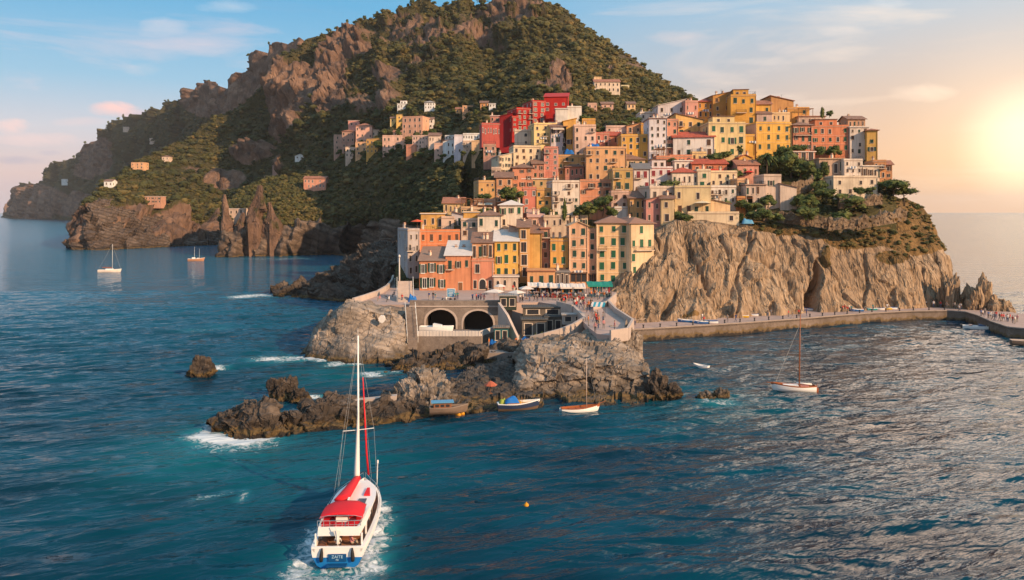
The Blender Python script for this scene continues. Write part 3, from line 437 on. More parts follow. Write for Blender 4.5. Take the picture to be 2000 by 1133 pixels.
BIGR = rock_sheet('shore_rock', [(1008, [(795, 102), (785, 104), (782, 106), (740, 110), (715, 115), (702, 119)]), (1026, [(795, 102), (782, 104.5), (779, 106), (700, 110), (676, 117), (662, 124)]), (1060, [(795, 102), (780, 105), (776, 107), (708, 108.5), (682, 115), (654, 125)]), (1110, [(795, 102), (779, 105), (775, 107), (706, 108.5), (670, 116), (648, 124)]), (1160, [(795, 102), (777, 105), (773, 107), (708, 108.5), (664, 117), (644, 126)]), (1200, [(795, 102), (774, 105.5), (770, 107), (712, 108.5), (664, 117.5), (645, 126)]), (1232, [(795, 102), (770, 106), (767, 107.3), (720, 109), (682, 117), (664, 126)]), (1252, [(793, 102.5), (768, 106), (765, 107.5), (727, 109.3), (712, 115), (700, 124)]), (1260, [(790, 103.4), (770, 106), (767, 107.5), (738, 109.5), (730, 113), (724, 118)]), (1266, [(786, 104.5), (782, 106), (780, 107), (776, 109), (773, 112), (771, 115)])], (8, 4, 34, 30, 24), 200, RK_PALE, 'massive layered rock with a sheer dark face and pale broken top in the harbour mouth', rk_disp(.5, .46, .9, 15), 8)
_rs = [0]
def rock(px, yb, wpx, hpx, label, mat=RK_SEA, d=None, dr=.8, group=None, z=0.0, seed=None, name='sea_rock', sharp=1.0):
    """a free-standing rock: a displaced lump that goes on below the water"""
    _rs[0] += 1; k = seed or _rs[0]; d = d or DZ(yb, z); x, y, zz = P(px, yb, d); rw = wpx*d/F/2; hh = hpx*d/F
    v, f = IV4, IF4; n = v*(1+.30*fbm(v*1.3+k*9, 4, k)[:, None]*sharp+.10*ridge(v*2.6+k*5, 3, k+1)[:, None]*sharp+.30*facet(v*1.5+k*5, k+2, 1.2)[:, None]*sharp+.12*facet(v*4+k, k+3, 1.2)[:, None]*sharp); n = n*np.array([rw, rw*dr, hh]); n[:, 2] = np.where(n[:, 2] < 0, n[:, 2]*.6, n[:, 2])
    n[:, 1] += rw*dr*.7; me = np_mesh(name, n, f, [mat], False, None, {'veg': np.zeros(len(n))}); o = inst(name, me, None, (x, y, zz)); return tag(o, label, 'rock', group)
def _ico4():
    t = (1+5**.5)/2; v = [(-1, t, 0), (1, t, 0), (-1, -t, 0), (1, -t, 0), (0, -1, t), (0, 1, t), (0, -1, -t), (0, 1, -t), (t, 0, -1), (t, 0, 1), (-t, 0, -1), (-t, 0, 1)]
    f = [(0, 11, 5), (0, 5, 1), (0, 1, 7), (0, 7, 10), (0, 10, 11), (1, 5, 9), (5, 11, 4), (11, 10, 2), (10, 7, 6), (7, 1, 8), (3, 9, 4), (3, 4, 2), (3, 2, 6), (3, 6, 8), (3, 8, 9), (4, 9, 5), (2, 4, 11), (6, 2, 10), (8, 6, 7), (9, 8, 1)]
    v = [np.array(x, float)/np.linalg.norm(x) for x in v]
    for _ in range(4):
        c = {}; nf = []
        for a, b, e in f:
            ids = []
            for q, r in ((a, b), (b, e), (e, a)):
                k = (min(q, r), max(q, r))
                if k not in c: m = v[q]+v[r]; v.append(m/np.linalg.norm(m)); c[k] = len(v)-1
                ids.append(c[k])
            x, y, z = ids; nf += [(a, x, z), (b, y, x), (e, z, y), (x, y, z)]
        f = nf
    return np.array(v), np.array(f)
IV4, IF4 = _ico4()
rock(392, 736, 44, 34, 'lone round brown rock in the open water on the left', sharp=.8)
rock(373, 733, 22, 8, 'low shelf of rock at the left foot of the lone round rock')
rock(548, 782, 50, 34, 'dark rock between the lone round rock and the spit', sharp=1.1); rock(580, 790, 38, 22, 'smaller brown rock leaning on the dark rock before the spit')
rock(1282, 779, 46, 36, 'black jagged rocks at the right foot of the massive layered rock', sharp=1.4); rock(1312, 779, 34, 22, 'small dark rock next to the black jagged rocks', sharp=1.2)
rock(1380, 783, 36, 14, 'low brown rock awash in the harbour', RK_PALE); rock(1410, 781, 30, 17, 'small sunlit brown rock beside the one awash', RK_PALE)
rock(1253, 785, 20, 14, 'small tan stone at the corner of the massive layered rock', RK_PALE)
rock(1858, 604, 36, 60, 'pointed rock leaning against the right end of the cliff', RK_CLIFF, d=190, z=2, sharp=.9)
rock(1920, 612, 52, 60, 'blocky rock stack on the pier right of the cliff', RK_CLIFF, d=186, sharp=.9); rock(1885, 603, 30, 22, 'low pale rock between the pointed rock and the rock stack', RK_CLIFF, d=189)
rock(1962, 622, 52, 36, 'dark sloping rock at the right end of the pier', RK_CLIFF, d=184, sharp=.7)
rock(152, 443, 34, 5, 'flat dark reef far out on the left'); rock(15, 424, 30, 27, 'round islet beyond the far headland', RK_MT, d=3600, sharp=.5)
rock(1230, 720, 44, 70, 'pale rock shoulder behind the right end of the massive layered rock', RK_PALE, d=122, dr=.9, sharp=.8)
COAST = rock_mat('coast_rock', ((.055, .042, .036), (.115, .085, .07), (.17, .128, .104), (.25, .19, .155)), .5, .16, VEG, (.2, 3), .6, (1, 1, 1.6), bstr=1.0, bd=1.2)
rock_sheet('shore_cliff', [(142, [(489, 518), (485, 521), (482, 525)]), (165, [(489, 515), (470, 521), (458, 530)]), (176, [(488, 514), (428, 530), (396, 550)]), (205, [(487, 518), (432, 538), (388, 575)]), (240, [(485, 532), (432, 556), (392, 588)]), (290, [(482, 546), (442, 572), (412, 600)]), (330, [(479, 562), (448, 586), (430, 608)]), (380, [(477, 582), (456, 603), (440, 628)]), (448, [(476, 598), (461, 618), (450, 645)])], (36, 26), 210, COAST, 'craggy dark layered sea cliff with a low rock shelf on the left coast', lambda p, px, py: 2.2*fbm(p*.06, 3, 201)+facet(p*np.array([.10, .10, .13]), 202, 1.3)*4.2+facet(p*np.array([.28, .28, .4]), 203, 1.2)*1.5+ridge(p*np.array([.05, .05, .16]), 3, 204)*1.2, 30, cat='cliff', veg=.12)
def pinnacle(px, yb, yt, wpx, label, S, seed):
    d = S.depth(px, yb)-3; x, y, z = P(px, yb, d); h = (yb-yt)*d/F; w = wpx*d/F/2; n = 26; V = []
    for i in range(40):
        t = i/39; r = w*(.8*(1-t)**.6+.26+.6*(1-t)**5); a = np.linspace(0, 2*math.pi, n, endpoint=False); V.append(np.stack([r*np.cos(a), r*np.sin(a)*.8, np.full(n, t*h)], 1))
    V = np.concatenate(V); V[:, :2] *= (1+.45*fbm(V*np.array([.16, .16, .07])+seed*7, 4, seed)[:, None]); V[:, :2] *= (1+.35*facet(V*np.array([.22, .22, .10])+seed, seed+3, 1.3)[:, None]); V[:, 0] += w*.35*np.sin(V[:, 2]/h*3+seed); i = np.arange(39*n); i2 = (i//n)*n+(i+1) % n
    Q = np.stack([i, i2, i2+n, i+n], 1); V[V[:, 2] < .1, 2] -= 25
    o = inst('rock_pinnacle', np_mesh('rock_pinnacle', V, Q, [RK_MT], False, None, {'veg': np.clip(.5*fbm(V*.12, 3, seed), 0, .7)}), None, (x, y, z)); tag(o, label, 'rock')
pinnacle(441, 440, 380, 13, 'thin rock pinnacle left of the long white-roofed shed', C, 2); pinnacle(503, 440, 362, 28, 'tall double rock pinnacle right of the long white-roofed shed', C, 5); pinnacle(530, 440, 395, 18, 'short rock pinnacle against the woods above the caves', C, 8); pinnacle(473, 445, 415, 12, 'small rock spike between the two tall pinnacles', C, 11)
# ================================================================ woods, bushes and trees
def ico(sub):
    t = (1+5**.5)/2; v = [(-1, t, 0), (1, t, 0), (-1, -t, 0), (1, -t, 0), (0, -1, t), (0, 1, t), (0, -1, -t), (0, 1, -t), (t, 0, -1), (t, 0, 1), (-t, 0, -1), (-t, 0, 1)]
    f = [(0, 11, 5), (0, 5, 1), (0, 1, 7), (0, 7, 10), (0, 10, 11), (1, 5, 9), (5, 11, 4), (11, 10, 2), (10, 7, 6), (7, 1, 8), (3, 9, 4), (3, 4, 2), (3, 2, 6), (3, 6, 8), (3, 8, 9), (4, 9, 5), (2, 4, 11), (6, 2, 10), (8, 6, 7), (9, 8, 1)]
    v = [np.array(x, float)/np.linalg.norm(x) for x in v]
    for _ in range(sub):
        c = {}; nf = []
        def mid(a, b):
            k = (min(a, b), max(a, b))
            if k not in c: m = v[a]+v[b]; v.append(m/np.linalg.norm(m)); c[k] = len(v)-1
            return c[k]
        for a, b, d in f:
            x, y, z = mid(a, b), mid(b, d), mid(d, a); nf += [(a, x, z), (b, y, x), (d, z, y), (x, y, z)]
        f = nf
    return np.array(v), np.array(f)
IV, IF = ico(1); IV2, IF2 = ico(2)
def bush_variant(seed, leaves, lobes):
    """a lumpy clump of leafy lobes with loose leaf sprays standing off it: triangles"""
    r = np.random.default_rng(seed); V = []; Fc = []; nb = 0
    for k in range(lobes):
        c = r.normal(0, .38, 3)*np.array([1, 1, .6]) if k else np.zeros(3); s = r.uniform(.45, .75) if k else .72
        q = IV*s*(1+.28*fbm(IV*1.6+seed*3+k*7, 2, 5)[:, None]); q = q*np.array([1, 1, .85])+c; V.append(q); Fc.append(IF+nb); nb += len(q)
    d = r.normal(0, 1, (leaves, 3)); d /= np.linalg.norm(d, axis=1)[:, None]; d[:, 2] = np.abs(d[:, 2])*.9-.25
    c = d*r.uniform(.75, 1.12, (leaves, 1))*np.array([1, 1, .85]); a = r.normal(0, 1, (leaves, 3)); a /= np.linalg.norm(a, axis=1)[:, None]; b = np.cross(a, d+r.normal(0, .5, d.shape)); b /= np.linalg.norm(b, axis=1)[:, None]+1e-6
    s = r.uniform(.12, .26, (leaves, 1)); V += [c+a*s, c-a*s*.6+b*s*.8, c-a*s*.6-b*s*.8]; i = np.arange(leaves); Fc.append(np.stack([nb+i, nb+leaves+i, nb+2*leaves+i], 1))
    return np.concatenate(V), np.concatenate(Fc)
BUSH = [bush_variant(k, 46, 2) for k in range(5)]; BUSH_S = [bush_variant(k+20, 26, 1) for k in range(5)]
LEAF = leaf_mat('woodland_leaves', [(.08, (.030, .035, .014)), (.35, (.056, .059, .021)), (.6, (.092, .081, .027)), (.8, (.145, .11, .038)), (1, (.18, .115, .045))])
LEAF_TREE = leaf_mat('tree_leaves', [(.1, (.030, .050, .016)), (.4, (.062, .084, .024)), (.7, (.115, .125, .036)), (1, (.19, .165, .055))])
def scatter(name, pos, size, label, tint=None, tall=1.0, small=False):
    src = BUSH_S if small else BUSH; VS = []; FS = []; TS = []; nb = 0; n = len(pos); r = np.random.default_rng(len(name)); va = r.integers(0, 5, n); an = r.uniform(0, 6.28, n); ti = r.uniform(0, 1, n) if tint is None else np.clip(tint+r.normal(0, .22, n), 0, 1)
    for k in range(5):
        idx = np.where(va == k)[0]; V, Fc = src[k]; m = len(V); ca, sa = np.cos(an[idx])[:, None], np.sin(an[idx])[:, None]; s = size[idx][:, None]
        asp = r.uniform(.75, 1.25, (len(idx), 1))*tall; x = (V[:, 0]*ca-V[:, 1]*sa)*s; y = (V[:, 0]*sa+V[:, 1]*ca)*s; z = V[:, 2]*s*asp+.35*s
        W = np.stack([x+pos[idx, 0:1], y+pos[idx, 1:2], z+pos[idx, 2:3]], 2); VS.append(W.reshape(-1, 3)); TS.append(np.repeat(ti[idx], m))
        FS.append((Fc[None]+(np.arange(len(idx))*m)[:, None, None]).reshape(-1, 3)+nb); nb += m*len(idx)
    o = inst(name, np_mesh(name, np.concatenate(VS), np.concatenate(FS), [LEAF], False, None, {'tint': np.concatenate(TS)})); tag(o, kind='stuff')
    if label: o['label'] = label
    return o
def pick(S, n, lo, hi, seed, r0=0, cond=None):
    """points over a land sheet where its scrub cover is thick enough, spread evenly over the ground as the slope faces us"""
    r = np.random.default_rng(seed); W = S.W; a = np.linalg.norm(np.cross(W[1:, :-1]-W[:-1, :-1], W[:-1, 1:]-W[:-1, :-1]), axis=2)/(S.D[:-1, :-1]**1.7)
    v = S.veg[:-1, :-1]; a = a*np.clip((v-.42)*3, 0, 1)
    if cond is not None: a = a*cond(S.PX[:-1, :-1], S.PY[:-1, :-1])
    p = (a/a.sum()).ravel(); i = r.choice(len(p), n, p=p); u, k = np.unravel_index(i, a.shape); fu, fv = r.uniform(0, 1, (n, 1)), r.uniform(0, 1, (n, 1))
    pos = W[u, k]*(1-fu)*(1-fv)+W[u+1, k]*fu*(1-fv)+W[u, k+1]*(1-fu)*fv+W[u+1, k+1]*fu*fv
    return pos, r.uniform(lo, hi, n)**1.0*(.7+.6*r.random(n)**3), S.PX[u, k], S.PY[u, k]
HOUSE_FOOT = []   # filled by the houses: (x, y, radius); nothing grows inside them
def clear(pos, *more):
    keep = np.ones(len(pos), bool)
    for x, y, rr in HOUSE_FOOT: keep &= np.hypot(pos[:, 0]-x, pos[:, 1]-y) > rr
    return [pos[keep]]+[m[keep] for m in more]
# individual trees
BARK = M((.10, .07, .05), .9, name='bark', bmp=.5)
def crown_mesh(seed, kind):
    r = np.random.default_rng(seed); lob = {'round': 16, 'bush': 14, 'pine': 12, 'cypress': 9, 'tall': 12}[kind]; V = []; Fc = []; nb = 0; cen = []
    for k in range(lob):
        if kind == 'cypress': c = np.array([r.normal(0, .05), r.normal(0, .05), .12+.78*k/lob]); s = .17*(1-.75*(k/lob)**1.6)+.03
        elif kind == 'pine': a = 2.4*k; q = .42*(k/lob)**.5; c = np.array([q*math.cos(a), q*math.sin(a), .74+r.uniform(-.05, .07)-.22*q]); s = r.uniform(.14, .2)
        elif kind == 'tall': a = 2.4*k; q = .2*r.random(); c = np.array([q*math.cos(a), q*math.sin(a), .35+.5*k/lob]); s = r.uniform(.15, .24)*(1.1-.5*k/lob)
        elif kind == 'bush': a = 2.4*k; q = .38*(k/lob)**.5; c = np.array([q*math.cos(a), q*math.sin(a), .38+r.uniform(-.2, .32)*(1.1-q)]); s = r.uniform(.18, .30)
        else: a = 2.4*k; q = .36*(k/lob)**.5; c = np.array([q*math.cos(a), q*math.sin(a), .54+r.uniform(-.26, .30)*(1.15-q)]); s = r.uniform(.15, .25)
        cen.append((c, s)); q = IV*s*.8*(1+.35*fbm(IV*2.2+seed+k*5, 2, 3)[:, None]); q = q*np.array([1, 1, .8 if kind != 'cypress' else 1.6])+c; V.append(q); Fc.append(IF+nb); nb += len(q)
    nl = 620; ci = r.integers(0, lob, nl); d = r.normal(0, 1, (nl, 3)); d /= np.linalg.norm(d, axis=1)[:, None]
    cc = np.array([cen[i][0] for i in ci]); ss = np.array([cen[i][1] for i in ci])[:, None]; c = cc+d*ss*r.uniform(.7, 1.3, (nl, 1))*np.array([1, 1, .85 if kind != 'cypress' else 1.5])
    a = r.normal(0, 1, (nl, 3)); a /= np.linalg.norm(a, axis=1)[:, None]; b = np.cross(a, d); b /= np.linalg.norm(b, axis=1)[:, None]+1e-6; s = r.uniform(.025, .055, (nl, 1))
    V += [c+a*s, c-a*s*.6+b*s*.8, c-a*s*.6-b*s*.8]; i = np.arange(nl); Fc.append(np.stack([nb+i, nb+nl+i, nb+2*nl+i], 1)); V = np.concatenate(V)
    tint = np.clip(.2+.55*V[:, 2]+.5*fbm(V*5+seed, 2, 9), 0, 1)*0+np.clip(.45+.5*fbm(V*4+seed, 2, 9), 0, 1)
    return np_mesh('crown', V, np.concatenate(Fc), [LEAF_TREE], False, None, {'tint': tint})
def trunk_mesh(seed, kind):
    r = random.Random(seed); mb = MB(); top = {'round': .5, 'bush': .35, 'pine': .68, 'cypress': .2, 'tall': .5}[kind]; bend = r.uniform(-.05, .05)
    mb.tube([(0, 0, -.08), (bend*.4, 0, top*.4), (bend, .01, top)], [.035, .028, .016], 7)
    for k in range(4):
        a = k*1.7+r.random(); z = top*r.uniform(.6, .95); q = .05 if kind == 'cypress' else .24
        mb.tube([(bend*z/top, 0, z), (q*.5*math.cos(a), q*.5*math.sin(a), z+.09), (q*math.cos(a), q*math.sin(a), z+.16)], [.016, .011, .006], 5)
    return mb.mesh('trunk', BARK, True)
CROWN = {k: [crown_mesh(s*7+i*31, k) for s in range(3)] for i, k in enumerate(('round', 'pine', 'cypress', 'tall', 'bush'))}
TRUNK = {k: [trunk_mesh(s*5+i, k) for s in range(3)] for i, k in enumerate(CROWN)}
_tc = [0]
def tree(loc, h, kind, label, width=1.0, name='tree', group=None):
    k = _tc[0] % 3; _tc[0] += 1
    o = empty(name, loc, random.uniform(0, 6.28), label, 'tree', group); o.scale = (h*width, h*width, h)
    inst('trunk', TRUNK[kind][k], o); inst('crown', CROWN[kind][k], o); return o
def tree_px(px, yb, yt, d, kind, label, width=1.0, name='tree', group=None):
    x, y, z = P(px, yb, d); return tree((x, y, z), (yb-yt)*d/F, kind, label, width, name, group)
# ================================================================ houses
def unit_window(kind):
    mb = MB()
    if kind == 'arch':
        n = 8; o = [(-.5, -.5), (.5, -.5)]+[(.5*math.cos(math.pi*k/n), .12+.38*math.sin(math.pi*k/n)) for k in range(n+1)]
        mb.add([(x, -.07, z) for x, z in o]+[(x, .05, z) for x, z in o], [tuple(range(len(o)))]+[(i, len(o)+i, len(o)+(i+1) % len(o), (i+1) % len(o)) for i in range(len(o))], 0)
        mb.add([(x*.78, -.09, z*.84-.03) for x, z in o], [tuple(range(len(o)))], 1); return mb.mesh('arch_window', [PALE, DARK])
    t = .1
    mb.box(-.5, .5, -.07, .05, .5-t*.6, .5, 0).box(-.56, .56, -.16, .05, -.58, -.5, 0).box(-.5, -.5+t, -.07, .05, -.5, .5-t*.6, 0).box(.5-t, .5, -.07, .05, -.5, .5-t*.6, 0)
    mb.box(-.5+t, .5-t, -.015, .04, -.5, .5-t*.6, 1)
    mb.box(-.03, .03, -.045, -.02, -.5, .5-t*.6, 2 if kind != 'plain' else 1)
    if kind == 'sash': mb.box(-.4, .4, -.045, -.02, .05, .09, 2)
    return mb.mesh('window', [PALE if kind != 'white' else WHITE, DARK, WOOD if kind == 'dark' else WHITE])
WIN = {k: unit_window(k) for k in ('dark', 'white', 'plain', 'arch', 'sash')}
def shutter_mesh(mat):
    mb = MB(); mb.box(-.25, .25, -.03, .03, -.5, .5)
    for k in range(7): mb.box(-.2, .2, -.045, -.03, -.44+k*.13, -.37+k*.13)
    return mb.mesh('shutter', mat)
SHUT = {'green': shutter_mesh(GREEN), 'brown': shutter_mesh(M((.10, .05, .03), .7, name='brown_shutter_paint')), 'red': shutter_mesh(M((.22, .03, .04), .6, name='red_shutter_paint')), 'grey': shutter_mesh(M((.22, .23, .2), .6, name='grey_shutter_paint')), 'dgreen': shutter_mesh(M((.02, .055, .04), .6, name='dark_green_shutter_paint'))}
_wm = MB(); _wm.box(-.5, .5, -.05, .04, -.5, .5, 0); _wm.box(-.42, .42, -.08, -.05, -.45, .42, 1); DOOR = _wm.mesh('door', [PALE, WOOD])
_cb = MB(); _cb.box(-.3, .3, -.3, .3, -.8, 1.0, 0); _cb.box(-.4, .4, -.4, .4, 1.0, 1.12, 1); _cb.box(-.2, .2, -.2, .2, 1.12, 1.4, 0); _cb.box(-.42, .42, -.3, .3, 1.4, 1.5, 1); CHIM = _cb.mesh('chimney', [PALE, TERRA])
def rail(mb, pts, h=.95, sp=.6, m=0, th=.022):
    for (a, b) in zip(pts[:-1], pts[1:]):
        a = Vector(a); b = Vector(b); L = (b-a).length; n = max(1, int(L/sp)); mb.tube([a+Vector((0, 0, h)), b+Vector((0, 0, h))], th*1.3, 4, m); mb.tube([a+Vector((0, 0, .12)), b+Vector((0, 0, .12))], th, 4, m)
        for k in range(n+1): q = a.lerp(b, k/n); mb.tube([q, q+Vector((0, 0, h))], th, 4, m)
def balcony_mesh(w):
    mb = MB(); mb.box(-w/2, w/2, -.9, 0, -.14, 0, 0); rail(mb, [(-w/2+.04, 0, 0), (-w/2+.04, -.86, 0), (w/2-.04, -.86, 0), (w/2-.04, 0, 0)], .95, .25, 1); return mb.mesh('balcony', [PALE, IRON])
BALC = {k: balcony_mesh(k) for k in (2.0, 3.2, 5.0)}
def awning_mesh(mat):
    mb = MB(); mb.add([(-.5, 0, 0), (.5, 0, 0), (.5, -1, -.32), (-.5, -1, -.32), (-.5, -1, -.42), (.5, -1, -.42), (-.5, 0, -.04), (.5, 0, -.04), (.5, -.98, -.36), (-.5, -.98, -.36)], [(0, 3, 2, 1), (3, 4, 5, 2), (6, 7, 8, 9)]); return mb.mesh('awning', mat)
def put_window(par, x, y, z, w, h, rz, kind, sh):
    o = inst('window', WIN[kind], par, (x, y, z), (0, 0, rz), (w, 1, h))
    if sh:
        mode, col = sh
        if mode == 'closed':
            for s in (-1, 1): inst('shutter', SHUT[col], o, (s*.235, -.075, 0), (0, 0, 0), (.9, 1, .98))
        elif mode == 'open':
            for s in (-1, 1): inst('shutter', SHUT[col], o, (s*.74, -.06, 0), (0, 0, 0), (.92, 1, .98))
        elif mode == 'half': inst('shutter', SHUT[col], o, (-.235, -.075, 0), (0, 0, 0), (.9, 1, .98)); inst('shutter', SHUT[col], o, (.74, -.06, 0), (0, 0, 0), (.92, 1, .98))
    return o
def roof_mesh(kind, w, dp, h, cols, yo=0):
    """cols = (wall material, roof material)"""
    mb = MB(); x0, x1 = -w/2, w/2
    if kind == 'flat':
        mb.box(x0-.12, x1+.12, -.12, dp+.12, h, h+.14, 1); t = .18
        mb.box(x0, x1, 0, t, h+.14, h+.62, 0).box(x0, x1, dp-t, dp, h+.14, h+.62, 0).box(x0, x0+t, t, dp-t, h+.14, h+.62, 0).box(x1-t, x1, t, dp-t, h+.14, h+.62, 0)
    elif kind == 'slab': mb.box(x0-.3, x1+.3, -.35, dp+.2, h, h+.22, 1).box(x0-.1, x1+.1, -.15, dp, h+.22, h+.34, 0)
    elif kind in ('hip', 'hipw'):
        o = .55; rh = min(w, dp)*.22; r = max(0, (w-dp)/2); q = max(0, (dp-w)/2); e = .12
        b = [(x0-o, -o), (x1+o, -o), (x1+o, dp+o), (x0-o, dp+o)]; v = [(*p, h) for p in b]+[(*p, h+e) for p in b]+[(-r, dp/2-q, h+e+rh), (r, dp/2+q, h+e+rh)]
        if w >= dp: fs = [(4, 5, 9, 8), (5, 6, 9), (6, 7, 8, 9), (7, 4, 8)]
        else: fs = [(4, 5, 8), (5, 6, 9, 8), (6, 7, 9), (7, 4, 8, 9)]
        mb.add(v, [(0, 3, 2, 1), (0, 1, 5, 4), (1, 2, 6, 5), (2, 3, 7, 6), (3, 0, 4, 7)]+fs, 1)
    elif kind == 'gable':      # ridge runs away from the viewer: the gable end faces us
        rh = w*.22; o = .35; e = .14
        mb.add([(x0, .0, h), (x1, .0, h), (0, .0, h+rh), (x0, dp, h), (x1, dp, h), (0, dp, h+rh)], [(0, 1, 2), (5, 4, 3)], 0)
        for s in (-1, 1):
            a = (s*(w/2+o), h-rh*o/(w/2)); v = [(a[0], -o, a[1]), (0, -o, h+rh), (0, dp+o, h+rh), (a[0], dp+o, a[1])]; v += [(p[0], p[1], p[2]+e) for p in v]
            f = [(0, 1, 2, 3), (7, 6, 5, 4), (0, 4, 5, 1), (1, 5, 6, 2), (2, 6, 7, 3), (3, 7, 4, 0)]; mb.add(v, f if s > 0 else [tuple(reversed(q)) for q in f], 1)
    elif kind in ('mono', 'side', 'sidel'):
        rh = dp*.26 if kind == 'mono' else w*.22; o = .4; e = .14
        zz = (lambda x, y: h+rh*y/dp) if kind == 'mono' else ((lambda x, y: h+rh*(x-x0)/w) if kind == 'side' else (lambda x, y: h+rh*(x1-x)/w))
        b = [(x0-o, -o), (x1+o, -o), (x1+o, dp+o), (x0-o, dp+o)]; v = [(p[0], p[1], zz(*p)+.01) for p in b]+[(p[0], p[1], zz(*p)+e) for p in b]
        mb.add(v, [(0, 3, 2, 1), (4, 5, 6, 7), (0, 1, 5, 4), (1, 2, 6, 5), (2, 3, 7, 6), (3, 0, 4, 7)], 1)
        b = [(x0, 0), (x1, 0), (x1, dp), (x0, dp)]; v = [(*p, h-.02) for p in b]+[(p[0], p[1], max(h-.02, zz(*p)-.005)) for p in b]; mb.add(v, [(0, 1, 5, 4), (1, 2, 6, 5), (2, 3, 7, 6), (3, 0, 4, 7)], 0)
    elif kind == 'eaves':      # two slopes, the ridge parallel to the front
        rh = dp*.2; o = .5; e = .14
        for y0, y1, z0, z1 in ((-o, dp/2, h-.1, h+rh), (dp/2, dp+o, h+rh, h-.1)):
            v = [(x0-o, y0, z0), (x1+o, y0, z0), (x1+o, y1, z1), (x0-o, y1, z1)]; v += [(p[0], p[1], p[2]+e) for p in v]; mb.add(v, [(0, 3, 2, 1), (4, 5, 6, 7), (0, 1, 5, 4), (1, 2, 6, 5), (2, 3, 7, 6), (3, 0, 4, 7)], 1)
        for x in (x0, x1): mb.add([(x, 0, h), (x, dp, h), (x, dp/2, h+rh)], [(0, 1, 2)] if x > 0 else [(2, 1, 0)], 0)
    return mb.mesh('roof', list(cols))
FLATTOP = M((.40, .29, .22), .9, name='terrace_tiles'); WSLAB = M((.60, .54, .50), .85, name='pale_roof_render')
_hr = random.Random(3)
HOUSES = {}; CLOTHB = M((.12, .2, .34), .8, name='blue_cloth')
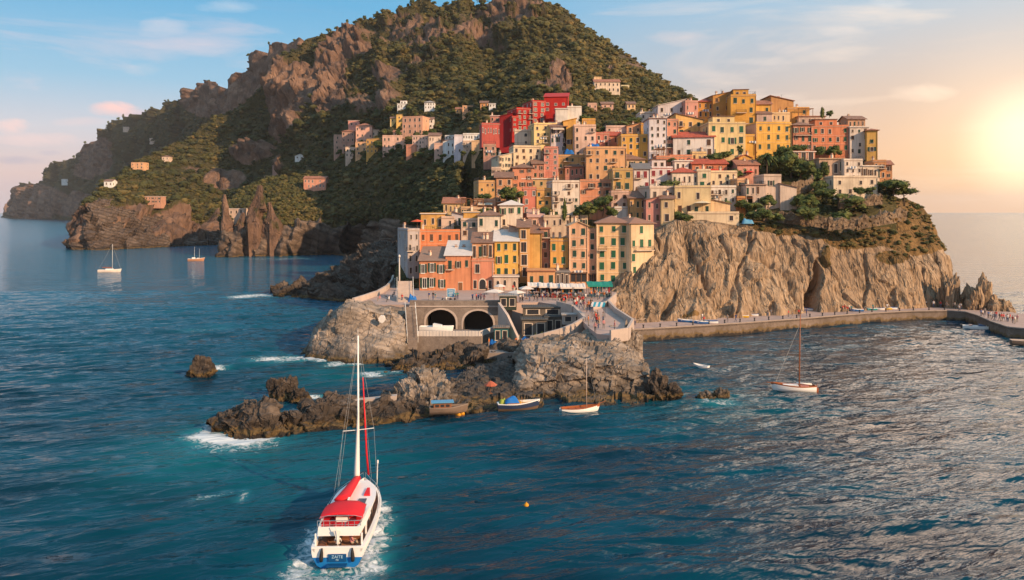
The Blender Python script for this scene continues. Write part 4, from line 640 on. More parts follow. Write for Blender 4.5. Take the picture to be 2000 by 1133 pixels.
def house(x0, x1, yt, yb, col, label, roof='flat', fl=3, nc=3, yaw=0, dep=None, win='dark', sh=None, S=None, d=None, rmat=None, side=None, extras='', miss=.1, gf=None, wsz=1.0, name='house', cat='house', rows=None, key=None, sidecol=None, foot=True):
    """front face seen between x0..x1 and yt..yb (eaves..ground), set on the slope at its own distance"""
    xc = (x0+x1)/2; yaw = -yaw
    if d is None: d = float(dv(xc, yb)) if S is None else S.surf(xc, yb)+(-1.0 if not 280 < xc < 315 else 2.0)
    X0, Y0, Z0 = P(xc, yb, d); wd = (x1-x0)*d/F/math.cos(R(yaw)); h = (yb-yt)*d/F
    if roof in ('flat',): h -= .62
    dep = dep or min(max(wd*.8, 6), 10)
    o = empty(name, (X0, Y0, Z0), R(yaw), label, cat); o['w'] = wd; HOUSE_FOOT.append((X0-math.sin(R(yaw))*dep/2, Y0+dep/2*math.cos(R(yaw)), max(wd, dep)*.56))
    del o['w']
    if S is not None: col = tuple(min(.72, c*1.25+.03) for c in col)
    if max(col)-min(col) > .12 and col not in (REDH, REDD, (.48, .1, .08)) and name != 'stone_tower': col = tuple(lerp(c, q, .14) for c, q in zip(col, (.62, .46, .34)))
    wm = plaster(tuple(round(c, 3) for c in col)); smat = plaster(sidecol) if sidecol else wm
    mb = MB(); mb.box(-wd/2, wd/2, 0, dep, -(4.0 if S is None else 8.0), h, 0)
    if sidecol: mb.m[3] = 1; mb.m[5] = 1
    if sidecol: mb.m = [0, 0, 0, 1, 0, 1]
    ext = extras
    if sh is None and win == 'dark' and S is None: sh = _hr.choice(['mixo', 'mixd', None, 'mixo'])
    if 'n' not in ext and 'b' not in ext and S is None and roof != 'slab' and _hr.random() < .35: ext += 'b'
    if 'n' not in ext and S is None and xc < 1790:
        if 'c' not in ext and _hr.random() < .5: ext += 'c'
        if 'v' not in ext and _hr.random() < .22: ext += 'v'
        if roof == 'flat' and 'r' not in ext and wd > 4 and _hr.random() < .22: ext += 'r'
    mb.build('wall', [wm, smat], o)
    rm = rmat or {'flat': FLATTOP, 'slab': WSLAB, 'hip': TERRA2, 'hipw': WSLAB, 'gable': TERRA, 'mono': TERRA2, 'side': TERRA2, 'sidel': TERRA2, 'eaves': TERRA2}[roof]
    inst('roof', roof_mesh(roof, wd, dep, h, (wm, rm)), o)
    fl = max(1, fl); fh = h/fl; ww = min(1.1, wd/max(nc, 1)*.4)*wsz; wh = min(1.75, fh*.55)*wsz
    for k in range(fl):
        zc = fh*(k+.52); n = rows[fl-1-k] if rows else nc
        if k == 0 and gf:
            if gf == 'arch':
                inst('door', WIN['arch'], o, (0, 0, 1.35), (0, 0, 0), (1.9, 1, 2.7))
                for s in (-1, 1): put_window(o, s*wd*.34, 0, 1.3, .9, 2.0, 0, 'dark', None)
            elif gf == 'door': inst('door', DOOR, o, (wd*.1, 0, 1.1), (0, 0, 0), (1.1, 1, 2.2))
            elif gf == 'shop':
                m = MB(); m.box(-wd/2+.3, wd/2-.3, -.06, .04, .2, fh*.8, 0)
                for q in range(4): xx = lerp(-wd/2+.3, wd/2-.3, q/3); m.box(xx-.08, xx+.08, -.12, -.06, 0, fh*.8, 1)
                m.box(-wd/2+.1, wd/2-.1, -.5, -.06, fh*.8, fh*.9, 2); m.build('shop_front', [DARK, WOOD, M((.12, .07, .05), name='shop_fascia')], o)
            continue
        for i in range(n):
            if _hr.random() < miss: continue
            x = -wd/2+wd*(i+.5)/n+_hr.uniform(-.11, .11)*wd/n; z = zc+_hr.uniform(-.07, .07)*fh; a = _hr.uniform(.78, 1.12)
            s = sh
            if sh == 'mixg': s = _hr.choice([('closed', 'green'), ('closed', 'green'), ('open', 'green'), ('closed', 'dgreen'), None])
            elif sh == 'mixd': s = _hr.choice([('closed', 'dgreen'), ('closed', 'brown'), None, None])
            elif sh == 'mixo': s = _hr.choice([('open', 'dgreen'), ('closed', 'dgreen'), ('open', 'brown'), None])
            put_window(o, x, 0, z, ww*a, wh*a, 0, win, s)
            if 'b' in ext and k > 0 and _hr.random() < .28: inst('balcony', BALC[2.0], o, (x, 0, z-wh*a*.55))
    sides = [side] if side else (['R'] if yaw < -3 else ['L'] if yaw > 3 else ['L'] if xc > 1040 else ['R']); ns = max(1, int(dep/3.4)) if 'n' not in ext else 0
    for s in sides:
        for k in range(1 if gf else 0, fl):
            for i in range(ns):
                if _hr.random() < .3: continue
                y = dep*(i+.5)/ns; z = fh*(k+.52)
                put_window(o, -wd/2 if s == 'L' else wd/2, y, z, ww*.95, wh*.95, R(-90) if s == 'L' else R(90), win, sh if isinstance(sh, tuple) else (('closed', 'dgreen') if sh and _hr.random() < .5 else None))
    if 'c' in ext:
        for q in range(_hr.choice([1, 1, 2])): inst('chimney', CHIM, o, (_hr.uniform(-.35, .35)*wd, dep*_hr.uniform(.3, .7), h+(.9 if roof in ('hip', 'eaves', 'gable', 'mono') else .7)), (0, 0, _hr.random()), (.9, .9, .9))
    if 'r' in ext:
        m = MB(); z = h+(.62 if roof == 'flat' else .34); rail(m, [(-wd/2+.1, dep-.1, z), (-wd/2+.1, .1, z), (wd/2-.1, .1, z), (wd/2-.1, dep-.1, z)], .8, .5); m.build('roof_railing', IRON, o)
    if 's' in ext:
        m = MB()
        for k in range(1, fl): m.box(-wd/2-.06, wd/2+.06, -.1, .0, fh*k-.12, fh*k+.06)
        m.box(-wd/2-.06, -wd/2+.28, -.07, 0, -.2, h-.05); m.box(wd/2-.28, wd/2+.06, -.07, 0, -.2, h-.05)
        m.build('string_course', plaster((min(1, col[0]*1.05+.08), min(1, col[1]*1.05+.1), min(1, col[2]*1.05+.1))), o)
    if 'p' in ext:     # a pergola on the roof terrace
        m = MB(); z = h+.3; pw = wd*.55; px_ = -wd*.2
        for a in (-.5, 0, .5):
            for y in (1.0, dep*.55): m.box(px_+a*pw-.07, px_+a*pw+.07, y-.07, y+.07, z-.2, z+2.3)
        for k in range(8): yy = lerp(.7, dep*.6, k/7); m.box(px_-pw*.55, px_+pw*.55, yy-.06, yy+.06, z+2.42, z+2.52)
        for y in (1.0, dep*.55): m.box(px_-pw*.55, px_+pw*.55, y-.06, y+.06, z+2.3, z+2.42)
        m.build('pergola', WOOD, o)
    if 'a' in ext:     # awning over the top-floor windows
        inst('awning', awning_mesh(M((.62, .52, .40), .8, name='pale_canvas')), o, (0, -.02, h-.5), (0, 0, 0), (wd*.7, 1.4, 1.6))
    if 't' in ext:     # a small penthouse room set back on the roof
        m = MB(); z = h+.1; m.box(-wd*.3, wd*.3, dep*.35, dep*.85, z, z+2.6, 0); m.box(-wd*.3-.25, wd*.3+.25, dep*.35-.3, dep*.85+.2, z+2.6, z+2.78, 1); pt = m.build('penthouse', [wm, TERRA2], o)
        for s in (-1, 1): put_window(pt, s*wd*.14, dep*.35, z+1.25, 1.0, 1.3, 0, win, None)
    if 'v' in ext:     # a tall aerial pole
        m = MB(); m.tube([(0, 0, 0), (0, 0, 2.6)], .03, 4); m.tube([(-.5, 0, 2.4), (.5, 0, 2.4)], .015, 4); m.tube([(-.35, 0, 2.1), (.35, 0, 2.1)], .015, 4); m.build('aerial', IRON, o, False, (wd*.2, dep*.5, h+.3))
    if 'e' in ext: pass
    if S is None and h > 4.5 and _hr.random() < .7:
        m = MB(); xx = _hr.choice([-1, 1])*(wd/2-.18); m.tube([(xx, -.09, -.5), (xx, -.09, h-.15)], .055, 5); m.build('drainpipe', [_hr.choice([IRON, PALE, WOOD])], o)
    if S is None and _hr.random() < .2 and fl > 1:
        m = MB(); zz = fh*_hr.choice(range(1, fl))+.25; x0_ = _hr.uniform(-.35, .0)*wd
        for k in range(5): m.box(x0_+k*.42, x0_+k*.42+.33, -.42, -.39, zz-_hr.uniform(.45, .85), zz, k % 2)
        m.tube([(x0_-.1, -.4, zz), (x0_+2.2, -.4, zz)], .012, 4, 0); m.build('washing_line', [WHITE, CLOTHB], o)
    if key: HOUSES[key] = (o, wd, dep, h)
    return o
# ---- colours
CREAM = (.66, .50, .30); CREAMY = (.70, .52, .22); PEACH = (.64, .36, .18); APRI = (.62, .29, .14); SALM = (.56, .19, .10); ORNG = (.58, .17, .06); YEL = (.64, .33, .055); GOLD = (.58, .27, .03); OCHR = (.50, .27, .09); TAN = (.50, .31, .16); WHT = (.66, .60, .54); LILAC = (.52, .48, .52); PINK = (.56, .29, .22); PINKP = (.62, .42, .34); REDH = (.40, .022, .018); REDD = (.31, .018, .022); OLIV = (.42, .29, .09); ROSE = (.54, .22, .18); DUSK = (.46, .27, .21); GREYP = (.4, .35, .33); BURN = (.52, .21, .05)
h = house
CG = ('closed', 'green'); CD = ('closed', 'dgreen'); CB = ('closed', 'brown'); OG = ('open', 'green'); OD = ('open', 'dgreen'); OB = ('open', 'brown'); CR = ('closed', 'red')
# ---------------- left hillside group, on the mountain's foot
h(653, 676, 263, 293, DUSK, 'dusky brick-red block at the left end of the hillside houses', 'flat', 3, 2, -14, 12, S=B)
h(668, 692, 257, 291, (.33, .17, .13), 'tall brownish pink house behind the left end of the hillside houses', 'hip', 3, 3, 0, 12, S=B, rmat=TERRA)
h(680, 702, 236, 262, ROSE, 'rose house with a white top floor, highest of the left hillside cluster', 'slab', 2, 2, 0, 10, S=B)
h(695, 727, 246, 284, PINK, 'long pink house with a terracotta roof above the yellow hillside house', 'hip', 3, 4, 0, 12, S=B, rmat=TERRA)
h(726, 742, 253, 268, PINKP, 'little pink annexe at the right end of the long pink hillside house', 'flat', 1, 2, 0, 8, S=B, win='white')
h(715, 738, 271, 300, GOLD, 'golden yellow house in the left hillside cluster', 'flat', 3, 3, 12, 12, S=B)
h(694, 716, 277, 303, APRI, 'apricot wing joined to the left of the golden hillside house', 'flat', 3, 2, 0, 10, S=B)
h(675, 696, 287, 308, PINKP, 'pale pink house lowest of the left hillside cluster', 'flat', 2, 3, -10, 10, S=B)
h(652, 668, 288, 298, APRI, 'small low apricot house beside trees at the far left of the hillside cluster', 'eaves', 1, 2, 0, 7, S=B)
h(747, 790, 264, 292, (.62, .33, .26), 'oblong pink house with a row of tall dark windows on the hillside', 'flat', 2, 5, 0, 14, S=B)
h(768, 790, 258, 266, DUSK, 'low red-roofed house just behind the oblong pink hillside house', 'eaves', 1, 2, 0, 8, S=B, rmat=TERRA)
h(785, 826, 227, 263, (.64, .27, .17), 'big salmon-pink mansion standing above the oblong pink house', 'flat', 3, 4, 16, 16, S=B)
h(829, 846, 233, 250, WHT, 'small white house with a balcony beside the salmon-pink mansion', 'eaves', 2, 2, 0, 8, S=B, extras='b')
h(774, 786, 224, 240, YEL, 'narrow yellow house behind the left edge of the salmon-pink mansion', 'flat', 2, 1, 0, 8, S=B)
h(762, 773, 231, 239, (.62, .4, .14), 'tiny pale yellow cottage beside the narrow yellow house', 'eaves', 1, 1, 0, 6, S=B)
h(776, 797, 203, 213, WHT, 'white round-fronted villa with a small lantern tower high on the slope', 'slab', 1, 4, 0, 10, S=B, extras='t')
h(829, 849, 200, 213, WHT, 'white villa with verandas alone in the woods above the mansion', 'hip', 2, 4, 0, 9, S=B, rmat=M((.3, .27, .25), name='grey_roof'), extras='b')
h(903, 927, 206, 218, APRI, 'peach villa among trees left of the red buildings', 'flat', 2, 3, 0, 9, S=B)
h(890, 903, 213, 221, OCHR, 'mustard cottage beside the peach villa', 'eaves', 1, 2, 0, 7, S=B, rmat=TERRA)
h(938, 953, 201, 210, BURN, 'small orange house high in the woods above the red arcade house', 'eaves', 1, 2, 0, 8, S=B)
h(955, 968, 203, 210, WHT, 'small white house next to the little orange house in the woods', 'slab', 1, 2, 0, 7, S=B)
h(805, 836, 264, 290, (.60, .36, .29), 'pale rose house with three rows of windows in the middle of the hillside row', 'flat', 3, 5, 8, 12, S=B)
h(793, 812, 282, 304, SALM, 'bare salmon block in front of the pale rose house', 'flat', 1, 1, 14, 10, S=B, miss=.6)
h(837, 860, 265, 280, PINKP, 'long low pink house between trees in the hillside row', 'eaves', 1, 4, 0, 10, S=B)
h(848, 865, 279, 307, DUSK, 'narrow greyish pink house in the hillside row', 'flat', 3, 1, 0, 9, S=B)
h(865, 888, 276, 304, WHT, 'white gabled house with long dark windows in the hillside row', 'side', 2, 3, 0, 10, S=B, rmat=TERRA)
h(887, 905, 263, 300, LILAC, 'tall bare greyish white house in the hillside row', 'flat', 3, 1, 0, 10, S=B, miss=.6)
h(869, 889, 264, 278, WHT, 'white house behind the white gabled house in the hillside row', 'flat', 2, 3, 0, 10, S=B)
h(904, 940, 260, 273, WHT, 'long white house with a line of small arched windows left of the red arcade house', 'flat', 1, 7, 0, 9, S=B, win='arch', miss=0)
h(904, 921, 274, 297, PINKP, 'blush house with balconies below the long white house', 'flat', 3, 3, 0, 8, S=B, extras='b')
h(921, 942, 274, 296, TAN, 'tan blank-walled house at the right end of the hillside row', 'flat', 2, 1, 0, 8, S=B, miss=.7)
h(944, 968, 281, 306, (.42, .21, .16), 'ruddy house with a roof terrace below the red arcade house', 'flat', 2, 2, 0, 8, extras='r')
# lone houses on the woods and the headlands
h(593, 636, 349, 368, (.5, .2, .13), 'lone pink house with a red tiled roof in the woods above the sea caves', 'eaves', 2, 6, 0, 9, S=C, rmat=TERRA, win='white')
h(516, 530, 346, 357, DUSK, 'small pink ruin beside the stone tower in the woods', 'eaves', 1, 2, 0, 7, S=B)
h(532, 550, 324, 345, (.3, .19, .15), 'square roofless stone tower in the woods', 'slab', 2, 1, 0, 9, S=B, rmat=GREY, name='stone_tower', cat='tower', miss=.5)
h(283, 314, 384, 397, (.5, .25, .17), 'long pink house on the edge of the left sea cliff', 'slab', 2, 5, 0, 9, d=598, extras='n')
h(256, 281, 317, 330, APRI, 'apricot villa on the left hill above the sea cliff', 'flat', 2, 3, 0, 9, S=B, extras='b')
h(203, 219, 354, 365, WHT, 'small white chapel-like house low on the left hill', 'eaves', 1, 2, 0, 8, S=B)
h(316, 330, 306, 313, PINKP, 'small pale house alone in trees on the left hill', 'hip', 1, 2, 0, 8, S=B)
h(120, 132, 350, 357, WHT, 'white cottage on the far headland', 'eaves', 1, 2, 0, 9, S=A)
h(240, 252, 248, 252, PINKP, 'pale house on the skyline woods of the far headland', 'eaves', 1, 3, 0, 9, S=A)
h(292, 304, 270, 275, PINKP, 'low pale house in the woods of the far headland', 'slab', 1, 2, 0, 9, S=A)
h(447, 476, 408, 420, (.5, .36, .28), 'long low shed with a white roof between two rock pinnacles', 'slab', 1, 3, 0, 9, S=C, name='shed', cat='shed')
h(576, 594, 305, 310, WHT, 'white-roofed house peeping from the woods above the lone pink house', 'gable', 1, 2, 0, 9, S=B, rmat=WSLAB)
h(1161, 1211, 160, 181, (.6, .44, .34), 'cream mansion with a long red roof alone high on the mountain', 'eaves', 2, 6, 0, 12, S=B, rmat=TERRA)
h(1160, 1175, 150, 166, PEACH, 'peach turret at the left end of the mountain mansion', 'flat', 2, 1, 0, 8, S=B)
h(1213, 1229, 166, 172, CREAM, 'low cream outbuilding right of the mountain mansion', 'flat', 1, 2, 0, 6, S=B)
h(1225, 1241, 203, 212, PEACH, 'small peach house in the scrub below the mountain mansion', 'eaves', 1, 2, 0, 8, S=B)
h(1148, 1166, 201, 213, (.42, .24, .18), 'brown terraced house in the scrub right of the tall red house', 'flat', 1, 2, 0, 7, S=B)
h(1175, 1198, 203, 212, DUSK, 'dusky cottage in the scrub between the red house and the mansion', 'eaves', 1, 2, 0, 7, S=B)
# ---------------- the red buildings
h(1063, 1109, 189, 238, REDH, 'tallest bright red house with bare walls', 'mono', 5, 3, 6, 12, d=300, win='white', rmat=M(REDH, name='red_roof'), miss=.75, extras='n')
h(1040, 1066, 196, 250, REDH, 'red house with bands of white windows joined to the tallest red house', 'flat', 5, 2, -18, 12, d=297, win='sash', miss=0, wsz=1.25)
h(1009, 1042, 210, 256, REDH, 'stepped red house with white windows left of the taller red ones', 'flat', 4, 3, -18, 12, d=296, win='sash', miss=.1, wsz=1.2)
h(1000, 1013, 226, 258, REDH, 'narrow low red house at the left foot of the stepped red house', 'flat', 3, 1, -18, 9, d=294, win='sash')
h(941, 977, 240, 268, (.48, .1, .08), 'red arcade house with a row of tall pale-framed windows', 'flat', 1, 7, -8, 9, d=296, win='white', miss=0, wsz=1.1)
h(976, 1001, 227, 278, REDD, 'dark crimson house with a bare front beside the arcade house', 'side', 3, 1, 10, 10, d=296, rmat=M(REDD, name='crimson_roof'), miss=.6)
h(958, 976, 227, 241, (.5, .2, .17), 'pinkish penthouse behind the red arcade house', 'slab', 1, 2, 0, 7, d=304)
h(1108, 1136, 207, 224, WHT, 'low white garden wall house at the right foot of the tallest red house', 'flat', 1, 1, 0, 6, d=296, miss=.9)
h(1085, 1109, 213, 236, WHT, 'white lean-to in front of the tallest red house', 'slab', 1, 1, 0, 4, d=292, miss=.7)
# ---------------- upper village, left half
h(1005, 1042, 253, 284, (.64, .52, .42), 'off-white house with one window under the stepped red house', 'flat', 2, 1, 0, 9, win='arch', miss=.3)
h(1043, 1088, 240, 296, CREAMY, 'pale yellow house with tall dark windows below the red houses', 'flat', 4, 3, -10, 10, sh='mixd')
h(1075, 1106, 247, 300, (.58, .5, .5), 'lilac-white house with a balustraded loggia under a brown roof', 'eaves', 3, 3, 0, 9, rmat=TERRA2, extras='a')
h(1100, 1125, 237, 300, YEL, 'plain yellow house with an almost windowless wall', 'side', 4, 1, 0, 10, miss=.75, rmat=M(YEL, name='yellow_roof'))
h(1121, 1164, 243, 310, PINKP, 'pale peach house with a wide upper window band beside the plain yellow house', 'flat', 4, 3, 0, 10, extras='b')
h(1137, 1163, 231, 246, GOLD, 'small golden rooftop house behind the pale peach house', 'flat', 1, 2, 0, 7)
h(1003, 1056, 284, 340, (.66, .52, .34), 'cream round-cornered house with a roof railing, left in the upper village', 'flat', 4, 4, -8, 10, extras='r', sh='mixd')
h(974, 1004, 305, 342, (.66, .54, .38), 'cream stepped house at the left edge of the upper village', 'side', 3, 5, -14, 10, rmat=WSLAB)
h(1026, 1061, 294, 335, (.62, .42, .26), 'beige house with wrought iron scrolls on its terrace', 'flat', 3, 2, 0, 9, extras='r')
h(1063, 1090, 286, 345, (.54, .17, .13), 'slim coral-red house with stacked balconies', 'flat', 5, 2, 0, 9, win='white', extras='bs')
h(1066, 1090, 270, 287, PEACH, 'peach top-floor room on the slim coral-red house', 'slab', 1, 2, 0, 7)
h(1090, 1146, 302, 342, OCHR, 'ochre house with a roof terrace and blue tarpaulin above it', 'flat', 3, 5, 0, 9, sh='mixd', extras='r')
h(1145, 1223, 286, 352, (.62, .33, .15), 'wide peach-orange house with dark shutters under the blue tarpaulin', 'flat', 4, 5, 0, 10, sh='mixd', extras='b')
h(1213, 1266, 262, 308, (.60, .32, .035), 'golden yellow cube house with tall green windows', 'flat', 3, 4, 0, 10, sh='mixd', wsz=1.15)
h(1252, 1268, 240, 266, GOLD, 'slim amber house beside the white tower house', 'flat', 2, 1, 0, 8)
h(1163, 1190, 258, 290, (.45, .13, .10), 'dull red house left of the golden cube house', 'flat', 2, 2, 0, 9)
h(1185, 1212, 265, 282, SALM, 'low salmon house with a red roof left of the golden cube house', 'eaves', 1, 2, 0, 8, rmat=REDTILE)
h(1184, 1226, 245, 266, (.6, .42, .36), 'blush house with small windows on the top edge of the upper village', 'flat', 2, 3, 0, 9, miss=.3)
h(1224, 1252, 246, 264, APRI, 'apricot house behind the golden cube house', 'side', 1, 2, 0, 8)
h(1268, 1303, 232, 310, (.60, .56, .58), 'tall narrow white tower house with brown eaves', 'slab', 6, 3, 0, 10, rmat=TERRA2, sh='mixd', miss=.3, name='tower_house')
h(1301, 1325, 232, 304, (.56, .24, .16), 'narrow coral house squeezed beside the white tower house', 'flat', 5, 2, 0, 9)
# ---------------- middle village
h(1000, 1041, 328, 368, (.56, .21, .12), 'salmon house with a bare left wall and brown hipped roof', 'hip', 3, 3, 0, 9, sh=OB, rmat=TERRA2)
h(1040, 1063, 320, 350, (.42, .18, .13), 'small brownish red house with a balcony behind the curved white balcony', 'eaves', 2, 2, 0, 8, extras='b')
h(1104, 1140, 326, 347, (.42, .15, .11), 'round-fronted terracotta house under a dark roof', 'hip', 1, 4, 0, 8, rmat=TERRA2)
h(935, 968, 352, 386, OCHR, 'ochre round-cornered house at the left edge of the middle village', 'flat', 3, 3, -12, 9, extras='r', miss=.25)
h(960, 978, 326, 352, (.6, .46, .38), 'small white stair house at the village edge beside the woods', 'flat', 2, 2, 0, 8)
h(968, 1001, 347, 385, APRI, 'apricot house with a shady arch beside the ochre round-cornered one', 'eaves', 2, 2, 0, 9)
h(1020, 1078, 350, 367, (.56, .36, .16), 'tan rooftop room with a long curved white balcony', 'slab', 1, 4, 0, 8)
h(1021, 1048, 365, 419, (.54, .14, .10), 'red-pink house with white-framed windows in the middle of the village', 'flat', 3, 2, 0, 9, win='white', wsz=1.1)
h(1047, 1077, 367, 419, (.6, .30, .07), 'golden orange house with green shutters joined to the red-pink one', 'flat', 3, 2, 0, 9, sh=CD, extras='b')
h(1079, 1132, 352, 424, (.64, .56, .49), 'big white rounded house with a glazed top floor and a cypress before it', 'flat', 5, 4, -6, 11, miss=.35, extras='rb')
h(1133, 1194, 350, 412, (.55, .21, .11), 'broad terracotta-coloured house above the round green trees', 'flat', 4, 4, 0, 10, miss=.3, extras='s')
h(1196, 1236, 328, 414, (.46, .28, .08), 'tall olive-yellow house with big green shutters', 'flat', 4, 2, 0, 10, sh=CD, wsz=1.2, extras='b')
h(1197, 1260, 312, 330, (.62, .46, .3), 'cream top-floor house with a wide brown eaves roof above the olive-yellow one', 'hip', 1, 4, 0, 9, rmat=TERRA2)
h(1194, 1228, 372, 425, (.56, .36, .29), 'pink ground-floor house below the tall olive-yellow house', 'flat', 3, 2, 0, 8, d=203, sh=CB)
h(926, 968, 388, 410, (.56, .28, .18), 'pinkish house with a white awning below the ochre round-cornered house', 'flat', 2, 3, 0, 8, extras='a')
h(968, 1000, 383, 405, APRI, 'pale orange house half hidden behind a leafy tree', 'flat', 2, 2, 0, 8)
h(900, 932, 403, 428, TAN, 'tan house with a pergola terrace at the lower left village edge', 'flat', 2, 2, 0, 8, extras='p')
h(866, 905, 397, 420, (.6, .42, .2), 'small cream and yellow cottages hidden by woods at the lower left', 'eaves', 1, 4, 0, 8, rmat=TERRA)
h(920, 960, 405, 432, (.56, .38, .25), 'beige house with a slatted terrace behind the lower white houses', 'flat', 2, 3, 0, 8, extras='p')
# ---------------- centre right
h(1285, 1338, 206, 240, (.56, .5, .5), 'pale lilac house on the crest left of the orange hip-roofed house', 'side', 2, 3, 0, 10, rmat=WSLAB)
h(1250, 1290, 218, 236, (.62, .54, .48), 'low white house with a long wall on the crest at the edge of the woods', 'flat', 1, 3, 0, 9, miss=.3)
h(1338, 1364, 196, 242, (.52, .24, .2), 'pink crest house next to the orange hip-roofed house', 'flat', 2, 3, -8, 9, miss=.2, sh='mixd')
h(1363, 1402, 199, 232, (.62, .27, .03), 'bright orange house with a red hipped roof on the crest', 'hip', 2, 4, 4, 10, rmat=REDTILE, sh='mixd')
h(1320, 1375, 234, 268, (.66, .40, .12), 'yellow house with a deep shaded balcony under its roof', 'sidel', 2, 3, 0, 10, rmat=TERRA2, extras='b')
h(1316, 1394, 268, 308, (.66, .60, .56), 'white house with an orange-red roof and a blank side wall', 'eaves', 2, 4, 8, 10, rmat=REDTILE, miss=.4, side='L')
h(1384, 1456, 238, 308, (.68, .52, .25), 'large cream-yellow house with green shutters and a dark roof garden', 'flat', 3, 4, 0, 11, sh='mixg', extras='t', wsz=1.05)
h(1308, 1352, 302, 322, SALM, 'low salmon-red house under the white house with the orange-red roof', 'flat', 1, 3, 0, 8)
h(1352, 1380, 296, 318, (.66, .46, .2), 'small yellow house with big windows below the white one', 'flat', 1, 3, 0, 7, wsz=1.2)
h(1268, 1314, 325, 364, (.62, .55, .55), 'white house with a dark red roof parapet and red windows', 'flat', 2, 3, 0, 9, sh=CR, rmat=REDTILE, extras='t')
h(1238, 1270, 330, 374, (.60, .54, .54), 'white house with dark red shutters and a grey veranda roof', 'eaves', 2, 2, 0, 9, sh=CR, rmat=M((.16, .15, .15), name='slate_roof'), extras='b')
h(1282, 1318, 304, 328, (.5, .17, .09), 'brick-orange rooftop house with timber props', 'flat', 1, 3, 0, 8, extras='p')
h(1313, 1362, 337, 366, (.66, .57, .48), 'white house under a curved dark red roof', 'hip', 1, 5, 0, 9, rmat=REDTILE, sh='mixd')
h(1318, 1352, 315, 338, (.66, .6, .54), 'small white house with planters above the curved dark red roof', 'slab', 1, 3, 0, 8)
h(1352, 1420, 320, 340, (.5, .14, .06), 'brick-red terrace house with a long red awning', 'eaves', 1, 3, 0, 8, rmat=REDTILE)
h(1361, 1388, 330, 368, (.66, .54, .38), 'slender cream house with one tall green shutter', 'flat', 2, 1, 4, 9, sh=CG)
h(1319, 1387, 362, 425, (.68, .52, .28), 'large pale yellow house on the cliff edge with a long flat roof', 'flat', 2, 4, 10, 12, sh='mixd', miss=.3, extras='r', d=197)
h(1268, 1320, 363, 420, (.52, .44, .38), 'greyish cream wing joined left of the cliff-edge pale yellow house', 'flat', 2, 2, -12, 10, d=199, miss=.3)
h(1228, 1262, 387, 432, OCHR, 'tan house with paired dark windows above the big cream house', 'eaves', 2, 3, -4, 9, rmat=TERRA2, miss=0)
h(1262, 1290, 390, 436, (.48, .19, .17), 'dusty rose house with a sloping roof beside the cliff-edge house', 'side', 2, 2, 0, 9, d=197, miss=0, rmat=TERRA2, sh='mixd')
h(1290, 1316, 388, 440, (.66, .48, .26), 'plain cream end wall of the house on the rock lip', 'mono', 2, 1, 12, 9, d=195.5, miss=.6)
h(1200, 1226, 403, 432, (.6, .55, .52), 'small plain white house between the trees and the tan house', 'flat', 1, 2, 0, 7, miss=.4)
h(1345, 1442, 413, 436, (.68, .54, .36), 'low cream terrace house along the cliff edge', 'flat', 1, 3, 6, 6, d=194, miss=.7)
h(1388, 1426, 398, 418, (.66, .46, .26), 'small peach lean-to with a sloping roof behind the cliff-edge terrace', 'sidel', 1, 1, 0, 6, d=198, rmat=TERRA2, miss=.9)
h(1386, 1438, 362, 400, (.64, .58, .52), 'white house with dark teal doors below red balconies', 'flat', 2, 4, 0, 9, sh='mixd', extras='b')
h(1388, 1440, 333, 364, (.66, .53, .34), 'cream house with long red balconies above the white teal-doored house', 'flat', 2, 4, 0, 9, extras='br', sh='mixd')
h(1440, 1470, 383, 405, BURN, 'low orange house beside the white teal-doored house', 'flat', 1, 1, 0, 7, rmat=TERRA)
h(1440, 1463, 348, 388, PEACH, 'peach house behind the low orange house', 'flat', 2, 1, 0, 8)
h(1456, 1496, 362, 405, (.5, .38, .32), 'house with a tiled veranda and a red balustrade roof terrace', 'slab', 2, 4, 0, 9, rmat=TERRA2, extras='r', wsz=1.2)
h(1440, 1482, 322, 350, (.54, .24, .18), 'pink house with a terracotta roof behind the red parasol', 'eaves', 1, 4, 0, 8, rmat=TERRA)
h(1443, 1468, 308, 322, YEL, 'small yellow house with a red gable above the terracotta-roofed one', 'gable', 1, 1, 0, 7, rmat=REDTILE)
h(1492, 1526, 340, 395, (.54, .42, .35), 'pinkish grey house with one window and a hedge before it', 'flat', 2, 1, 0, 9, miss=.2)
h(1524, 1556, 366, 398, (.56, .45, .38), 'low pinkish grey garden building with a slanting roof', 'sidel', 1, 1, 0, 7, miss=.5)
# ---------------- crest, right
h(1392, 1432, 187, 236, (.52, .24, .04), 'amber house with a tall plain gable on the crest', 'side', 3, 2, -6, 10, miss=.5)
h(1428, 1476, 184, 262, (.62, .30, .025), 'tall saffron house with a dark green balcony and roof terrace on the crest', 'flat', 4, 3, 6, 12, sh=CD, extras='t', miss=.35, key='saffron')
h(1464, 1506, 204, 246, (.64, .36, .05), 'yellow house with a tiled eave right of the saffron house', 'eaves', 2, 3, 4, 9, sh=CD, rmat=TERRA)
h(1506, 1550, 197, 236, (.44, .21, .06), 'brownish orange house with chimneys on the crest', 'sidel', 2, 2, 0, 10, miss=.8, extras='cc', rmat=TERRA)
h(1538, 1581, 209, 238, (.54, .25, .04), 'plain orange house right of the brownish one on the crest', 'flat', 2, 2, 0, 10, miss=.6)
h(1476, 1547, 238, 296, (.66, .36, .045), 'big bright yellow house with green shutters and pink side wall', 'flat', 3, 5, -6, 11, sh=CD, sidecol=(.5, .34, .28), extras='s', rows=[4, 4, 4], miss=.08)
h(1508, 1543, 219, 240, (.66, .46, .24), 'cream top-floor set back on the big bright yellow house', 'flat', 1, 4, 0, 8, sh='mixd', d=246)
h(1478, 1508, 222, 242, (.46, .33, .29), 'mauve rooftop room at the left corner of the big yellow house', 'mono', 1, 1, 0, 8, d=244)
